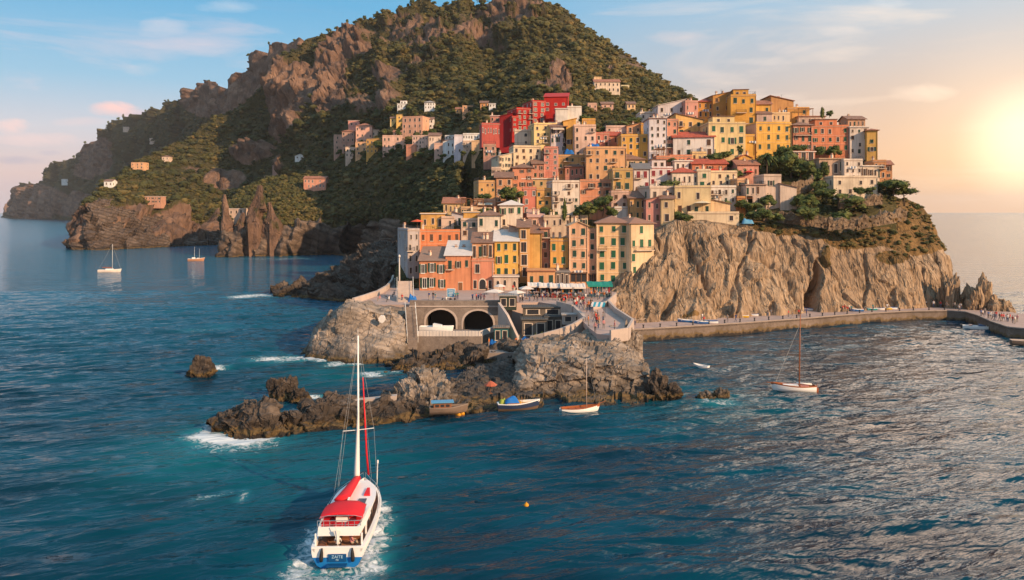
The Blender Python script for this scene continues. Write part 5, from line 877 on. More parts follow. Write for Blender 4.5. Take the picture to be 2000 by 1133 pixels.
h(1452, 1477, 241, 266, (.44, .32, .29), 'mauve house with a railing left of the big yellow house', 'flat', 2, 2, 0, 8, extras='r')
h(1454, 1474, 262, 300, (.58, .30, .02), 'bare golden house between the cream-yellow and the big yellow houses', 'flat', 3, 1, 0, 8, miss=.9)
h(1549, 1588, 245, 296, (.55, .19, .10), 'salmon house with a mauve roof and a long balcony', 'hip', 3, 3, 0, 10, sh='mixo', rmat=TERRA2, key='salmon')
h(1586, 1657, 244, 298, (.58, .17, .07), 'broad orange-red house with green shutters on the right crest', 'flat', 3, 5, 4, 11, sh='mixg', extras='st', miss=.12)
h(1560, 1612, 228, 246, (.5, .36, .3), 'rooftop room with a pergola behind the broad orange-red house', 'slab', 1, 3, 0, 8, extras='p', rmat=TERRA)
h(1660, 1697, 249, 302, (.64, .56, .50), 'white house with twin windows near the right end of the crest', 'slab', 4, 3, 0, 10, sh='mixd')
h(1656, 1690, 233, 250, (.44, .24, .15), 'brown attic storey on the white crest house', 'eaves', 1, 4, 0, 7, rmat=TERRA2)
h(1694, 1713, 255, 312, (.58, .33, .06), 'narrow yellow house with a bracket lamp at the right end of the crest', 'hip', 4, 1, 14, 9, rmat=TERRA)
h(1706, 1730, 312, 352, (.56, .24, .09), 'orange house below the narrow yellow house', 'flat', 2, 2, 10, 9)
h(1728, 1742, 322, 350, (.5, .23, .1), 'last orange house at the right end of the village', 'eaves', 2, 1, 12, 7, rmat=TERRA)
h(1648, 1685, 310, 352, (.66, .58, .50), 'white villa with small windows on the right end of the hill', 'flat', 3, 3, 0, 9, extras='r', miss=.2)
h(1684, 1726, 325, 352, (.66, .54, .42), 'cream terrace house with a deep porch right of the white villa', 'slab', 1, 4, 0, 8, wsz=1.3)
h(1628, 1714, 343, 384, (.68, .56, .42), 'long white lower house with a pergola above the stone terraces', 'flat', 2, 4, 0, 7, miss=.35, d=212.5)
h(1600, 1650, 311, 345, (.42, .28, .2), 'brown open-fronted house with a wide tan roof', 'slab', 1, 4, 0, 9, rmat=M((.4, .27, .17), .9, name='tan_roof'), wsz=1.5, miss=0)
h(1548, 1592, 297, 318, (.5, .2, .13), 'garden arcade under the salmon house', 'slab', 1, 3, 0, 6, wsz=1.7, miss=0)
h(1565, 1595, 318, 336, (.5, .2, .14), 'low coral garden wall house behind the big round tree', 'flat', 1, 1, 0, 6, miss=.7)
# ---------------- front row on the piazza
h(821, 900, 448, 500, (.60, .17, .055), 'orange-red house with four tall brown windows and a long white cornice', 'flat', 2, 5, -14, 9, d=191, sh=CB, miss=.1, sidecol=(.45, .38, .38), side='L', extras='s')
h(822, 868, 418, 450, (.62, .33, .07), 'yellow roof-terrace house on the orange-red house', 'slab', 1, 3, 0, 7, d=199)
h(862, 886, 422, 450, (.62, .44, .34), 'pale rooftop house with a blue water tank', 'flat', 1, 2, 0, 7, d=198)
h(882, 904, 419, 450, (.5, .46, .48), 'bluish white rooftop house left of the white houses', 'sidel', 1, 2, 0, 7, d=200)
h(900, 936, 426, 482, (.66, .50, .40), 'pale pink house with a loggia left of the brown-roofed white house', 'flat', 3, 2, 0, 9, d=192, miss=.2)
h(905, 935, 415, 428, (.6, .32, .06), 'orange rooftop shed behind the pale pink loggia house', 'slab', 1, 1, 0, 6, d=200, miss=1)
h(933, 979, 421, 476, (.68, .6, .5), 'white house with a brown roof and green windows', 'hip', 2, 3, 0, 10, d=190, sh='mixg', rmat=TERRA2)
h(976, 1021, 401, 446, (.68, .6, .5), 'white house with a white hipped roof and one green shutter', 'hipw', 2, 3, 0, 10, d=196, sh='mixg', rmat=WSLAB)
h(819, 870, 509, 569, (.56, .20, .09), 'orange house with a brown tiled roof and a long ground-floor window', 'mono', 2, 3, 0, 10, d=177, sh=('open', 'dgreen'), gf=None, win='white', rmat=M((.26, .17, .13), .9, name='grey_brown_tiles'), wsz=1.2)
h(870, 919, 499, 569, (.56, .20, .09), 'orange house with a white roof, a balcony and a large brown door', 'mono', 2, 3, 0, 11, d=177.5, sh='mixo', rmat=WSLAB, extras='b', gf='door')
h(921, 964, 505, 566, (.56, .19, .11), 'salmon house with an open loggia and an arched door', 'flat', 2, 2, 0, 9, d=178, gf='arch', wsz=1.15)
h(922, 963, 474, 506, (.52, .25, .12), 'loggia storey with washing under a tiled roof on the salmon house', 'mono', 1, 4, 0, 8, d=180, wsz=1.5, miss=0, rmat=TERRA2)
h(966, 1012, 471, 545, (.66, .38, .06), 'yellow house with a white roof and three rows of green shutters', 'mono', 3, 3, 0, 9, d=181, sh='mixg', rmat=WSLAB, wsz=1.1, miss=0)
h(964, 1012, 541, 566, (.56, .44, .36), 'pale arcade below the yellow house', 'slab', 1, 3, 0, 5, d=177, win='arch', miss=0)
h(1013, 1035, 444, 545, (.60, .33, .10), 'ochre house with tall loggia windows and a brown eave', 'eaves', 4, 1, 0, 9, d=183, wsz=1.5, miss=0, rmat=TERRA2)
h(1034, 1058, 455, 545, (.60, .33, .07), 'plain ochre-orange house beside a thin downpipe', 'eaves', 4, 1, 0, 9, d=184, miss=.65, rmat=TERRA2)
h(1056, 1074, 447, 530, (.36, .16, .11), 'thin brown-red tower house with small balconies', 'slab', 4, 1, 0, 8, d=185, extras='b', miss=0, rmat=TERRA, name='tower_house')
h(1075, 1110, 466, 545, (.62, .30, .05), 'amber house with two rows of green shutters over a grey veranda', 'flat', 3, 2, 0, 9, d=183, sh=CG, gf='shop', miss=0)
h(1112, 1148, 441, 552, (.60, .34, .20), 'tall peach house with a curved gable over dark shop fronts', 'gable', 5, 2, 0, 10, d=182, sh=CD, gf='shop', extras='s', miss=0, rmat=M((.55, .36, .22), name='peach_roof'))
h(1148, 1166, 447, 552, (.60, .32, .19), 'narrow peach house with a green awning joined to the gabled one', 'flat', 5, 1, 0, 9, d=182.5, sh=CD, gf='shop', miss=0)
h(1166, 1228, 436, 556, (.72, .46, .23), 'big cream corner house under a wide brown hipped roof', 'hip', 5, 3, 5, 12.5, d=181, sh=CG, side='R', rmat=M((.27, .15, .11), .9, name='brown_tiles'), miss=.02, extras='s', key='corner')
h(1062, 1115, 420, 446, (.58, .44, .32), 'beige flat-roofed house with awnings behind the amber house', 'flat', 1, 4, 0, 8, d=199)
h(1112, 1148, 420, 446, (.62, .47, .32), 'cream flat house behind the curved gable', 'flat', 1, 2, 0, 8, d=199, miss=.3)
h(1032, 1062, 424, 446, (.58, .33, .26), 'pinkish rooftop house left of the beige flat-roofed house', 'mono', 1, 1, 0, 7, d=200, rmat=M((.5, .3, .25), name='pink_render'), miss=.8)
h(994, 1016, 446, 476, (.56, .36, .28), 'small blush gabled house wedged behind the white-roofed yellow house', 'sidel', 1, 1, 0, 7, d=188, rmat=TERRA, miss=.8)
h(1030, 1084, 530, 563, (.56, .28, .12), 'low orange restaurant with a brown tiled canopy on the piazza', 'slab', 1, 3, 0, 6, d=177, rmat=TERRA, sh=CD, wsz=1.1, miss=0)
h(1085, 1112, 532, 560, (.2, .18, .17), 'dark grey veranda restaurant with glass fronts', 'slab', 1, 3, 0, 5, d=178, rmat=M((.22, .21, .21), name='grey_canvas_roof'), wsz=1.6, miss=0)
h(797, 819, 446, 560, (.42, .37, .36), 'grey-mauve balcony house at the left end of the front row', 'flat', 5, 2, -24, 9, d=186, extras='b', miss=.1)
h(1229, 1279, 437, 540, (.74, .55, .34), 'bright cream wing with a corner balcony, joined to the big cream corner house', 'hip', 4, 3, -22, 11, d=180.2, sh=CG, side='R', rmat=M((.27, .15, .11), .9, name='brown_tiles'), miss=.35, key='wing')
o, wd, dp, hh = HOUSES['wing']; inst('balcony', BALC[5.0], o, (wd*.08, 0, hh*.5))
# house extras -----------------------------------------------------------------
o, wd, dp, hh = HOUSES['corner']
inst('balcony', BALC[2.0], o, (-wd*.32, 0, hh*.56))
o, wd, dp, hh = HOUSES['saffron']; inst('balcony', BALC[3.2], o, (-wd*.1, 0, hh*.56))
o, wd, dp, hh = HOUSES['salmon']; inst('balcony', BALC[5.0], o, (0, 0, hh*.62))
# ================================================================ piazza, walls, quay
PZ = 7.8
def at(px, py, z): return P(px, py, DZ(py, z))
def poly(pts, z): return [at(px, py, z)[:2] for px, py in pts]
PAVE = M((.40, .29, .25), .9, .2, .35, .2, name='piazza_paving'); STONE = rock_mat('masonry', ((.13, .10, .085), (.22, .175, .15), (.28, .225, .19), (.35, .29, .25)), .25, 1.2, None, None, 2.4, bd=.12, cracks=.35)
QUAYM = rock_mat('quay_masonry', ((.12, .09, .07), (.19, .145, .115), (.25, .19, .155), (.32, .25, .21)), .2, 1.0, None, (.0, .9), 2.0, bd=.15, cracks=.3); PALEST = M((.46, .37, .32), .9, .2, .5, .2, name='pale_stone')
mb = MB(); fr = [(688, 594), (740, 594), (786, 594), (803, 595.5), (803.5, 585), (985, 585), (985.5, 594), (1012, 592), (1052, 590), (1090, 596), (1118, 604), (1152, 606), (1186, 596), (1203, 578), (1205, 548)]
bk = [(1205, 540), (1100, 543), (960, 543), (830, 543), (770, 543), (768, 552), (762, 562), (738, 577), (700, 588)]
mb.prism(poly(fr+bk, PZ)[::-1], -1, PZ, 0); mb.box(-29.5, -1.2, 149.9, DZ(585, PZ)+.05, PZ-.65, PZ-.004, 0); o = mb.build('piazza', [PAVE]); tag(o, kind='structure')
# sloping walk from the piazza out onto the big rock
mb = MB(); wk = [(1118, 603, PZ), (1152, 605, PZ), (1186, 595, PZ), (1200, 612, 7.6), (1232, 634, 7.2), (1222, 650, 7.0), (1190, 655, 6.9), (1166, 652, 6.9), (1150, 640, 7.1), (1134, 622, 7.5)]
pts = [at(*p) for p in wk]; mb.prism([p[:2] for p in pts][::-1], [p[2]-.9 for p in pts][::-1], [p[2] for p in pts][::-1], 0); tag(mb.build('walkway', [PAVE]), kind='structure')
def wall_line(pts, h, th, mat, name, label, cat='wall', base=1.0, z=PZ, group=None):
    m = MB(); q = [at(*p) if len(p) == 3 else at(p[0], p[1], z) for p in pts]
    for a, b in zip(q[:-1], q[1:]):
        v = Vector((b[0]-a[0], b[1]-a[1])); nrm = Vector((-v.y, v.x)).normalized()*th/2
        c = [(a[0]-nrm.x, a[1]-nrm.y), (b[0]-nrm.x, b[1]-nrm.y), (b[0]+nrm.x, b[1]+nrm.y), (a[0]+nrm.x, a[1]+nrm.y)]; zz = [a[2], b[2], b[2], a[2]]
        m.prism(c, [k-base for k in zz], [k+h for k in zz], 0)
    o = m.build(name, [mat]); return tag(o, label, cat, group)
wall_line([(690, 593), (712, 586), (738, 577), (756, 566), (765, 555), (768, 545)], 1.1, .5, PALEST, 'parapet_wall', 'curved pale parapet along the lane at the left of the piazza')
wall_line([(1188, 596), (1203, 612, 7.6), (1236, 634, 7.2), (1226, 652, 7.0), (1192, 657, 6.9)], .95, .4, PALEST, 'parapet_wall', 'pale parapet round the seaward walk on the big rock')
wall_line([(1036, 668, 4.2), (1062, 662, 4.8), (1092, 654, 5.4), (1120, 643, 6.2), (1142, 630, 7.0), (1120, 606, 7.7)], 1.0, .5, PALEST, 'parapet_wall', 'winding pale wall rising from the boat yard to the seaward walk', base=4)
wall_line([(1088, 598), (1118, 606)], 1.0, .3, PALEST, 'parapet_wall', 'short pale parapet between the piazza and the seaward walk')
wall_line([(1155, 606), (1186, 597), (1203, 580)], .9, .3, PALEST, 'parapet_wall', 'sloping parapet below the green awning at the foot of the cliff')
# two-arched wall under the piazza
def arch_wall():
    d = 149.0; X = lambda px: (px-1000)*d/F; zt = PZ+.9; pts = [(X(800), -2), (X(800), zt), (X(1000), zt), (X(1000), -2)]
    def arch(c, r, top, n=14): return [(X(c)+r*math.cos(math.pi*k/n), top-r*.85+r*.85*math.sin(math.pi*k/n)) for k in range(n+1)]
    A2 = arch(934, 2.9, 6.75); A1 = arch(861, 2.9, 6.95); o = pts+[(A2[0][0], -2)]+A2+[(A2[-1][0], -2), (A1[0][0], -2)]+A1+[(A1[-1][0], -2)]
    m = MB(); n = len(o); m.add([(x, d, z) for x, z in o]+[(x, d+1.1, z) for x, z in o], [tuple(range(n))[::-1], tuple(range(n, 2*n))]+[(i, (i+1) % n, n+(i+1) % n, n+i) for i in range(n)], 0)
    ob = m.build('arched_wall', [STONE]); tag(ob, 'weathered stone wall with two big arches under the piazza', 'wall')
    for A in (A1, A2):
        v = MB(); s = [(A[0][0], -2)]+A+[(A[-1][0], -2)]; k = len(s); v.add([(x, d-.06, z) for x, z in s]+[(x*1.0, d-.06, z) for x, z in [((x-(A[0][0]+A[-1][0])/2)*1.12+(A[0][0]+A[-1][0])/2, z+(.35 if z > 3 else 0)) for x, z in s]], [(i, i+1, k+i+1, k+i) for i in range(k-1)], 0); v.build('arch_ring', [PALEST], ob)
        v = MB(); v.add([(x, d+1.1, z) for x, z in s]+[(x, d+9, z) for x, z in s], [(i+1, i, k+i, k+i+1) for i in range(k-1)]+[tuple(range(k, 2*k))], 0); v.build('vault', [M((.17, .14, .12), .95, name='vault_stone')], ob)
    m = MB(); m.box(X(800)-.1, X(1000)+.1, d-.16, d+1.2, PZ-.35, PZ-.1, 0); m.build('cornice', [PALEST], ob)
arch_wall()
# walled terrace before the left arch, boat yard before the right one
m = MB(); d0 = 139.6; X = lambda px, d=d0: (px-1000)*d/F
m.prism([(X(806), d0), (X(940), d0), (X(976, 148.5), 147.5), (X(806), 148.6)], -3, 3.3, 0); tag(m.build('terrace', [STONE]), kind='structure')
m = MB(); m.box(X(808), X(938), d0+.1, d0+.3, 3.3, 4.25, 0); q = [(X(938), d0+.1), (X(972, 147), 146.4)]
v = Vector(q[1])-Vector(q[0]); nn = Vector((-v.y, v.x)).normalized()*.2; m.prism([q[0], q[1], (q[1][0]+nn.x, q[1][1]+nn.y), (q[0][0]+nn.x, q[0][1]+nn.y)], 3.3, 4.25, 0)
for k in range(22): m.box(X(808)+k*.59, X(808)+k*.59+.09, d0+.03, d0+.1, 3.3, 4.3, 0)
tag(m.build('balustrade', [M((.60, .54, .50), name='white_balustrade_paint')]), 'white balustrade round the walled terrace before the arches', 'railing')
m = MB(); m.prism(poly([(940, 690), (1040, 688), (1050, 660), (1060, 640), (940, 640)], 1.9), -2, 1.9, 0); tag(m.build('boat_yard', [M((.25, .2, .175), .9, .25, .4, .2, name='yard_concrete')]), kind='structure')
wall_line([(975, 600), (992, 625, 6.0), (1012, 668, 2.4)], .9, .5, PALEST, 'stair_wall', 'sloping pale wall running down from the piazza into the boat yard', base=5)
def stairs(name, p0, p1, w, n, label, mat=PALEST):
    a, b = Vector(p0), Vector(p1); m = MB(); dr = (b-a)/n; lat = Vector((-(b-a).y, (b-a).x, 0)).normalized()*w/2
    for k in range(n):
        q0 = a+dr*k; q1 = a+dr*(k+1.02); c = [q0-lat, q1-lat, q1+lat, q0+lat]; m.prism([(p.x, p.y) for p in c], min(a.z, b.z)-1.5, max(q0.z, q1.z), 0)
    o = m.build('step', [mat]); r = empty(name, p0, 0, label, 'stairs'); o.parent = r; o.matrix_parent_inverse = Matrix.Translation(Vector(p0)).inverted()
    for s in (-1, 1):
        m = MB(); off = lat*s*1.12; m.tube([a+off+Vector((0, 0, .9)), b+off+Vector((0, 0, .9))], .05, 5)
        for k in range(7): q = a.lerp(b, k/6)+off; m.tube([q-Vector((0, 0, .3)), q+Vector((0, 0, .9))], .035, 4)
        h2 = m.build('handrail', [WHITE]); h2.parent = r; h2.matrix_parent_inverse = Matrix.Translation(Vector(p0)).inverted()
    return r
stairs('stone_stairs', P(801, 599, 146.5), P(806, 666, 137.0), 1.7, 24, 'long steep flight of steps from the piazza down beside the boulder', STONE)
stairs('stone_stairs', at(792, 590, PZ), at(791, 549, 11.2), 3.0, 20, 'upper flight of steps climbing to the balcony house on the left')
# quay under the cliff and the pier
QE = [(1140, 650), (1180, 648), (1230, 645), (1300, 641), (1350, 638), (1440, 632.5), (1500, 628), (1570, 623), (1640, 617), (1700, 612.5), (1780, 608.5), (1850, 607.5), (1885, 610), (1908, 617), (1935, 629), (1968, 640), (2060, 648)]
QB = [(2060, 615), (1985, 612), (1950, 602), (1900, 594), (1850, 592), (1700, 592), (1500, 600), (1300, 612), (1140, 620)]
m = MB(); pz = poly(QE, 2.1); pb = poly(QB, 2.1); m.prism((pz+pb)[::-1], -4, 2.1, 0); ob = m.build('quay', [QUAYM, PAVE]); ob.data.polygons[1].material_index = 1; tag(ob, kind='structure')
def curb(): 
    m = MB()
    for a, b in zip(pz[:-1], pz[1:]):
        v = Vector(b)-Vector(a); n2 = Vector((-v.y, v.x)).normalized(); m.prism([a, b, (b[0]+n2.x*.45, b[1]+n2.y*.45), (a[0]+n2.x*.45, a[1]+n2.y*.45)], 1.75, 2.32, 0)
    tag(m.build('quay_kerb', [M((.33, .26, .22), .9, .25, .8, .3, name='kerb_stone')]), kind='structure')
curb()
def walk(pts, n):
    P3 = [Vector(p) for p in pts]; L = [(b-a).length for a, b in zip(P3[:-1], P3[1:])]; T_ = sum(L); o = []
    for k in range(n):
        s = T_*(k+.5)/n
        for a, b, l in zip(P3[:-1], P3[1:], L):
            if s <= l: o.append(a.lerp(b, s/l)); break
            s -= l
    return o
_bm = MB(); _bm.loft([[(r*math.cos(k*math.pi/4), r*math.sin(k*math.pi/4), z) for k in range(8)] for r, z in ((.2, 0), (.17, .1), (.13, .35), (.13, .5), (.22, .62), (.2, .72))]); BOLL = _bm.mesh('bollard', IRON, True)
for q in walk([(*p, 2.1) for p in poly([(1240, 642), (1350, 635), (1440, 629.5), (1500, 625), (1570, 620), (1640, 614), (1700, 609.5), (1780, 606), (1860, 605)], 2.1)], 22):
    tag(inst('bollard', BOLL, None, q), 'small dark mooring bollard on the edge of the quay', 'bollard', 'bollards along the quay edge')
# slip walls, terraces of dry stone on the right hill
DRY = rock_mat('dry_stone', ((.10, .07, .045), (.21, .145, .095), (.28, .2, .135), (.36, .265, .18)), .2, 1.2, VEGD, None, 3.5, bd=.25, cracks=.8)
def hill_wall(pts, hpx, label, S=D, off=-1.5):
    q = []
    for px, py in pts:
        d = float(dv(px, py))+off; q.append((np.array(P(px, py, d)), hpx*d/F))
    nz = 12; n = 22*(len(q)-1)+1; T_ = np.linspace(0, len(q)-1-1e-6, n); fr_, bk_ = [], []
    for t in T_:
        i = int(t); a, h1 = q[i]; b, h2 = q[i+1]; c = lerp(a, b, t-i); fr_.append([(c[0], c[1], c[2]-1.6+(lerp(h1, h2, t-i)+1.6)*k/nz) for k in range(nz+1)]); bk_.append([(c[0], c[1]+1.0, c[2]-1.6+(lerp(h1, h2, t-i)+1.6)*k/nz) for k in range(nz, -1, -1)])
    W = np.concatenate([np.array(fr_), np.array(bk_)], 1); m = W.shape[1]; V = W.reshape(-1, 3); top = np.tile(np.r_[np.linspace(0, 1, nz+1), np.linspace(1, 0, nz+1)], n)
    V = V+np.stack([fbm(V*.8, 2, 3)*.1, facet(V*1.3, 7)*.35+fbm(V*.5, 2, 6)*.3, top**3*(fbm(V*np.array([.5, .5, 0]), 3, 5)*.7+facet(V*.9, 8)*.5)], 1)
    i = np.arange(n*m).reshape(n, m); Q = np.stack([i[:-1, :-1], i[1:, :-1], i[1:, 1:], i[:-1, 1:]], 2).reshape(-1, 4)
    return tag(inst('stone_wall', np_mesh('stone_wall', V, Q, [DRY], False, None, {'veg': np.clip(.55*fbm(V*.3, 3, 9), 0, 1)})), label, 'wall')
hill_wall([(1492, 420), (1530, 424), (1570, 428), (1610, 434), (1640, 434)], 8, 'long rough stone terrace wall below the gardens')
hill_wall([(1618, 438), (1660, 434), (1700, 431)], 8, 'low stone terrace wall under the round-topped tree', off=-6)
hill_wall([(1675, 437), (1710, 430), (1745, 424), (1772, 418)], 10, 'high stone bastion wall at the right end of the hill', off=-6)
hill_wall([(1545, 372), (1570, 366), (1590, 360)], 12, 'broken stone wall with plants beneath the coral garden wall')
hill_wall([(1640, 396), (1680, 392), (1725, 388)], 8, 'garden terrace wall below the long white lower house', off=-4)
# ================================================================ furniture of the piazza
CANV = M((.66, .58, .52), .85, .12, .6, name='white_canvas'); TEALC = M((.01, .22, .17), .7, .15, .6, name='green_canvas')
GARC = [M(c, .85, name='cloth') for c in ((.03, .07, .10), (.30, .03, .03), (.05, .10, .12), (.10, .10, .16), (.5, .2, .03), (.02, .12, .14), (.4, .36, .34), (.03, .03, .04))]
def stall(px, py, w, dep, canv, label, hang=9, z=PZ, hh=2.5):
    x, y, zz = at(px, py, z); o = empty('market_stall', (x, y, zz), 0, label, 'market stall'); m = MB()
    for a in (-1, 1):
        for b in (0, dep): m.tube([(a*(w/2-.1), b, 0), (a*(w/2-.1), b, hh+(.35 if b else 0))], .05, 5)
    m.build('frame', [IRON], o)
    m = MB(); n = 10; 
    for s in range(2):
        top = [(lerp(-w/2-.2, w/2+.2, k/n), yy, zb-.12*math.sin(k/n*math.pi)*(1 if s else .8)+.05*math.sin(k*2.3+px)) for yy, zb in ((-.5, hh-.1), (dep*.5, hh+.5), (dep+.2, hh+.35)) for k in range(n+1)]
        m.add([(p[0], p[1], p[2]-.05*s) for p in top], [((r*(n+1)+k), (r*(n+1)+k+1), ((r+1)*(n+1)+k+1), ((r+1)*(n+1)+k)) for r in range(2) for k in range(n)])
    m.add([(-w/2-.2, -.5, hh-.1), (w/2+.2, -.5, hh-.1), (w/2+.2, -.52, hh-.42), (-w/2-.2, -.52, hh-.42)], [(0, 1, 2, 3)]); m.build('canopy', [canv], o)
    m = MB(); m.box(-w/2+.15, w/2-.15, .2, 1.1, .75, .85, 0); m.box(-w/2+.2, w/2-.2, .3, .36, 0, .75, 1); m.build('table', [WOOD, GARC[int(px) % 3]], o)
    for k in range(hang):
        m = MB(); xx = lerp(-w/2+.3, w/2-.3, (k+.5)/hang); l = random.uniform(.8, 1.5); m.prism([(xx-.19, .05), (xx+.19, .05), (xx+.19, .17), (xx-.19, .17)], hh-.15-l, hh-.15, 0); m.build('hanging_garment', [GARC[(k*3+int(px)) % 8]], o)
    return o
for i, (px, py, c, lab) in enumerate([(1044, 580, CANV, 'white market stall at the left end of the row, with clothes hung along its front'), (1066, 581, CANV, 'white-roofed clothes stall second from the left in the market row'), (1087, 582, CANV, 'white-roofed clothes stall in the middle of the market row'), (1108, 583, CANV, 'white-roofed clothes stall in front of the gabled peach house'), (1130, 583, CANV, 'white-roofed clothes stall next to the green-roofed one')]): stall(px, py, 2.5, 3.4, c, lab)
stall(1172, 580, 5.0, 4.5, TEALC, 'large stall under a bright sea-green awning at the foot of the cliff', 8, hh=2.6)
for px, py, lab in ((1040, 561, 'white cloth shelter behind the left end of the market row'), (1068, 561, 'white cloth shelter behind the second market stall'), (1098, 562, 'white cloth shelter behind the middle of the market row'), (1128, 562, 'white cloth shelter before the narrow peach house')): stall(px, py, 3.4, 3.0, CANV, lab, 0, hh=2.7)
def parasol(p, r, h, canv, label, n=8, group=None):
    o = empty('parasol', p, random.random(), label, 'parasol', group); m = MB(); m.tube([(0, 0, 0), (0, 0, h+.15)], .035, 6); m.box(-.25, .25, -.25, .25, 0, .1); m.build('pole', [WOOD], o)
    m = MB(); rg = [[(rr*math.cos(2*math.pi*k/n), rr*math.sin(2*math.pi*k/n), z) for k in range(n)] for rr, z in ((r, h-.55), (r*.5, h-.2), (.02, h), (.02, h-.04), (r*.5, h-.25), (r*.97, h-.6))]; m.loft(rg, 0, True, False); m.build('canopy', [canv], o); return o
parasol(at(965, 591, PZ), 2.3, 2.7, CANV, 'large white square parasol by the edge of the arched wall', 4); parasol(at(1028, 584, PZ), 2.0, 2.7, CANV, 'white parasol left of the market row', 4); parasol(at(976, 577, PZ), 1.4, 2.5, CANV, 'smaller white parasol behind the large square one', 6); parasol(at(1009, 591, PZ), 1.9, 2.5, CANV, 'off-white parasol beside the dark kiosk', 4)
RED = M((.55, .03, .02), .7, name='red_canvas'); ORC = M((.6, .09, .03), .7, name='orange_canvas')
parasol(P(1463, 350, 218.5), 1.5, 2.5, RED, 'red parasol on the terrace of the tiled veranda house'); parasol(P(815, 449, 190), 1.7, 2.6, ORC, 'orange-red parasol on the roof terrace at the left of the front row')
parasol(P(1372, 413, 196), 2.6, 2.7, M((.66, .55, .38), .8, name='cream_canvas'), 'wide cream awning-parasol on the cliff-edge terrace', 4)
def kiosk(p, w, dp, h, wall, glass, label, name='kiosk', roofm=GREY):
    o = empty(name, p, 0, label, name.replace('_', ' ')); m = MB(); m.box(-w/2, w/2, 0, dp, -.2, h, 0); m.build('wall', [wall], o); m = MB(); m.box(-w/2-.25, w/2+.25, -.3, dp+.2, h, h+.18, 0)
    for k in range(int(w/.35)): m.tube([(-w/2+k*.35, -.3, h+.2), (-w/2+k*.35, dp+.2, h+.2)], .05, 4)
    m.build('roof', [roofm], o)
    for s in (-.25, .25): put_window(o, s*w, 0, h*.55, w*.36, h*.6, 0, 'plain', None)
    return o
SHEDR = M((.10, .095, .09), .8, .3, .5, name='dark_sheet_roof'); SHEDW = rock_mat('shed_wall', ((.09, .075, .065), (.15, .125, .105), (.19, .16, .135), (.25, .2, .17)), .2, 1, None, None, 2.0, bd=.1)
kiosk(P(992, 604, 147.2), 3.3, 2.4, 2.5, M((.03, .045, .035), .5, name='dark_green_panel'), DARK, 'dark green glazed kiosk on the edge of the piazza')
kiosk(P(1044, 664, 142), 4.6, 6, 3.7, SHEDW, DARK, 'low dark boat shed with a flat sheet roof in the hollow', 'shed', SHEDR); kiosk(P(1082, 655, 144), 3.2, 5, 3.4, SHEDW, DARK, 'brown stone shed right of the dark boat shed', 'shed', SHEDR); kiosk(P(1060, 618, 146), 7.5, 3.5, 1.6, SHEDW, DARK, 'long shed with a dark roof just under the piazza wall', 'shed', SHEDR)
kiosk(P(979, 672, 138.5), 2.6, 2.2, 2.9, M((.02, .12, .13), .6, name='teal_paint'), DARK, 'teal-doored hut at the right side of the right arch', 'hut', STONE)
kiosk(P(1120, 632, 137), 3.8, 1.6, 1.5, M((.42, .37, .34), .8, name='grey_render'), DARK, 'grey slab-roofed shelter under the seaward walk', 'shelter', M((.36, .33, .31), .8, name='grey_slab'))
BLUE = M((.01, .13, .42), .6, .2, .8, name='blue_tarpaulin'); LBLUE = M((.10, .30, .48), .6, .15, .8, name='light_blue_paint')
def tarp(p, w, dp, h, mat, label, seed=0, name='tarpaulin'):
    nx, ny = 12, 8; V = []; 
    for i in range(nx+1):
        for j in range(ny+1):
            x, y = i/nx-.5, j/ny; e = max(0, 1-(2*abs(x))**4)*max(0, 1-(2*abs(y-.5))**4); V.append((x*w, y*dp, h*e*(.75+.35*math.sin(7*x+seed)*math.cos(5*y+seed))))
    i = np.arange((nx+1)*(ny+1)).reshape(nx+1, ny+1); Q = np.stack([i[:-1, :-1], i[1:, :-1], i[1:, 1:], i[:-1, 1:]], 2).reshape(-1, 4)
    return tag(inst(name, np_mesh(name, V, Q, [mat], True), None, p), label, name)
tarp(P(1462, 437, 192), 2.9, 1.6, 1.5, LBLUE, 'bright blue tarpaulin at the cliff edge right of the cream terrace house', 1); tarp(P(1160, 287.5, 236), 3.9, 3, 1.4, BLUE, 'blue tarpaulin on the roof of the wide peach-orange house', 2); tarp(P(1112, 301, 236), 3.2, 3, 1.7, BLUE, 'blue and white tarpaulin on the ochre house roof', 3)
tarp(at(805, 590, PZ), 1.7, 1.6, 1.7, BLUE, 'blue cloth-covered heap at the top of the steps', 4); tarp(at(1026, 672, 1.9), 1.9, 1.5, 1.3, BLUE, 'blue tarpaulin heap at the right of the boat yard', 5); tarp(at(963, 675, 1.9), 1.5, 1.2, 1.0, BLUE, 'blue-covered tub beside the teal-doored hut', 6)
tarp(P(1400, 336, 221), 8.5, 4, 1.3, RED, 'long red awning cloth over the brick-red terrace house', 7, 'awning')
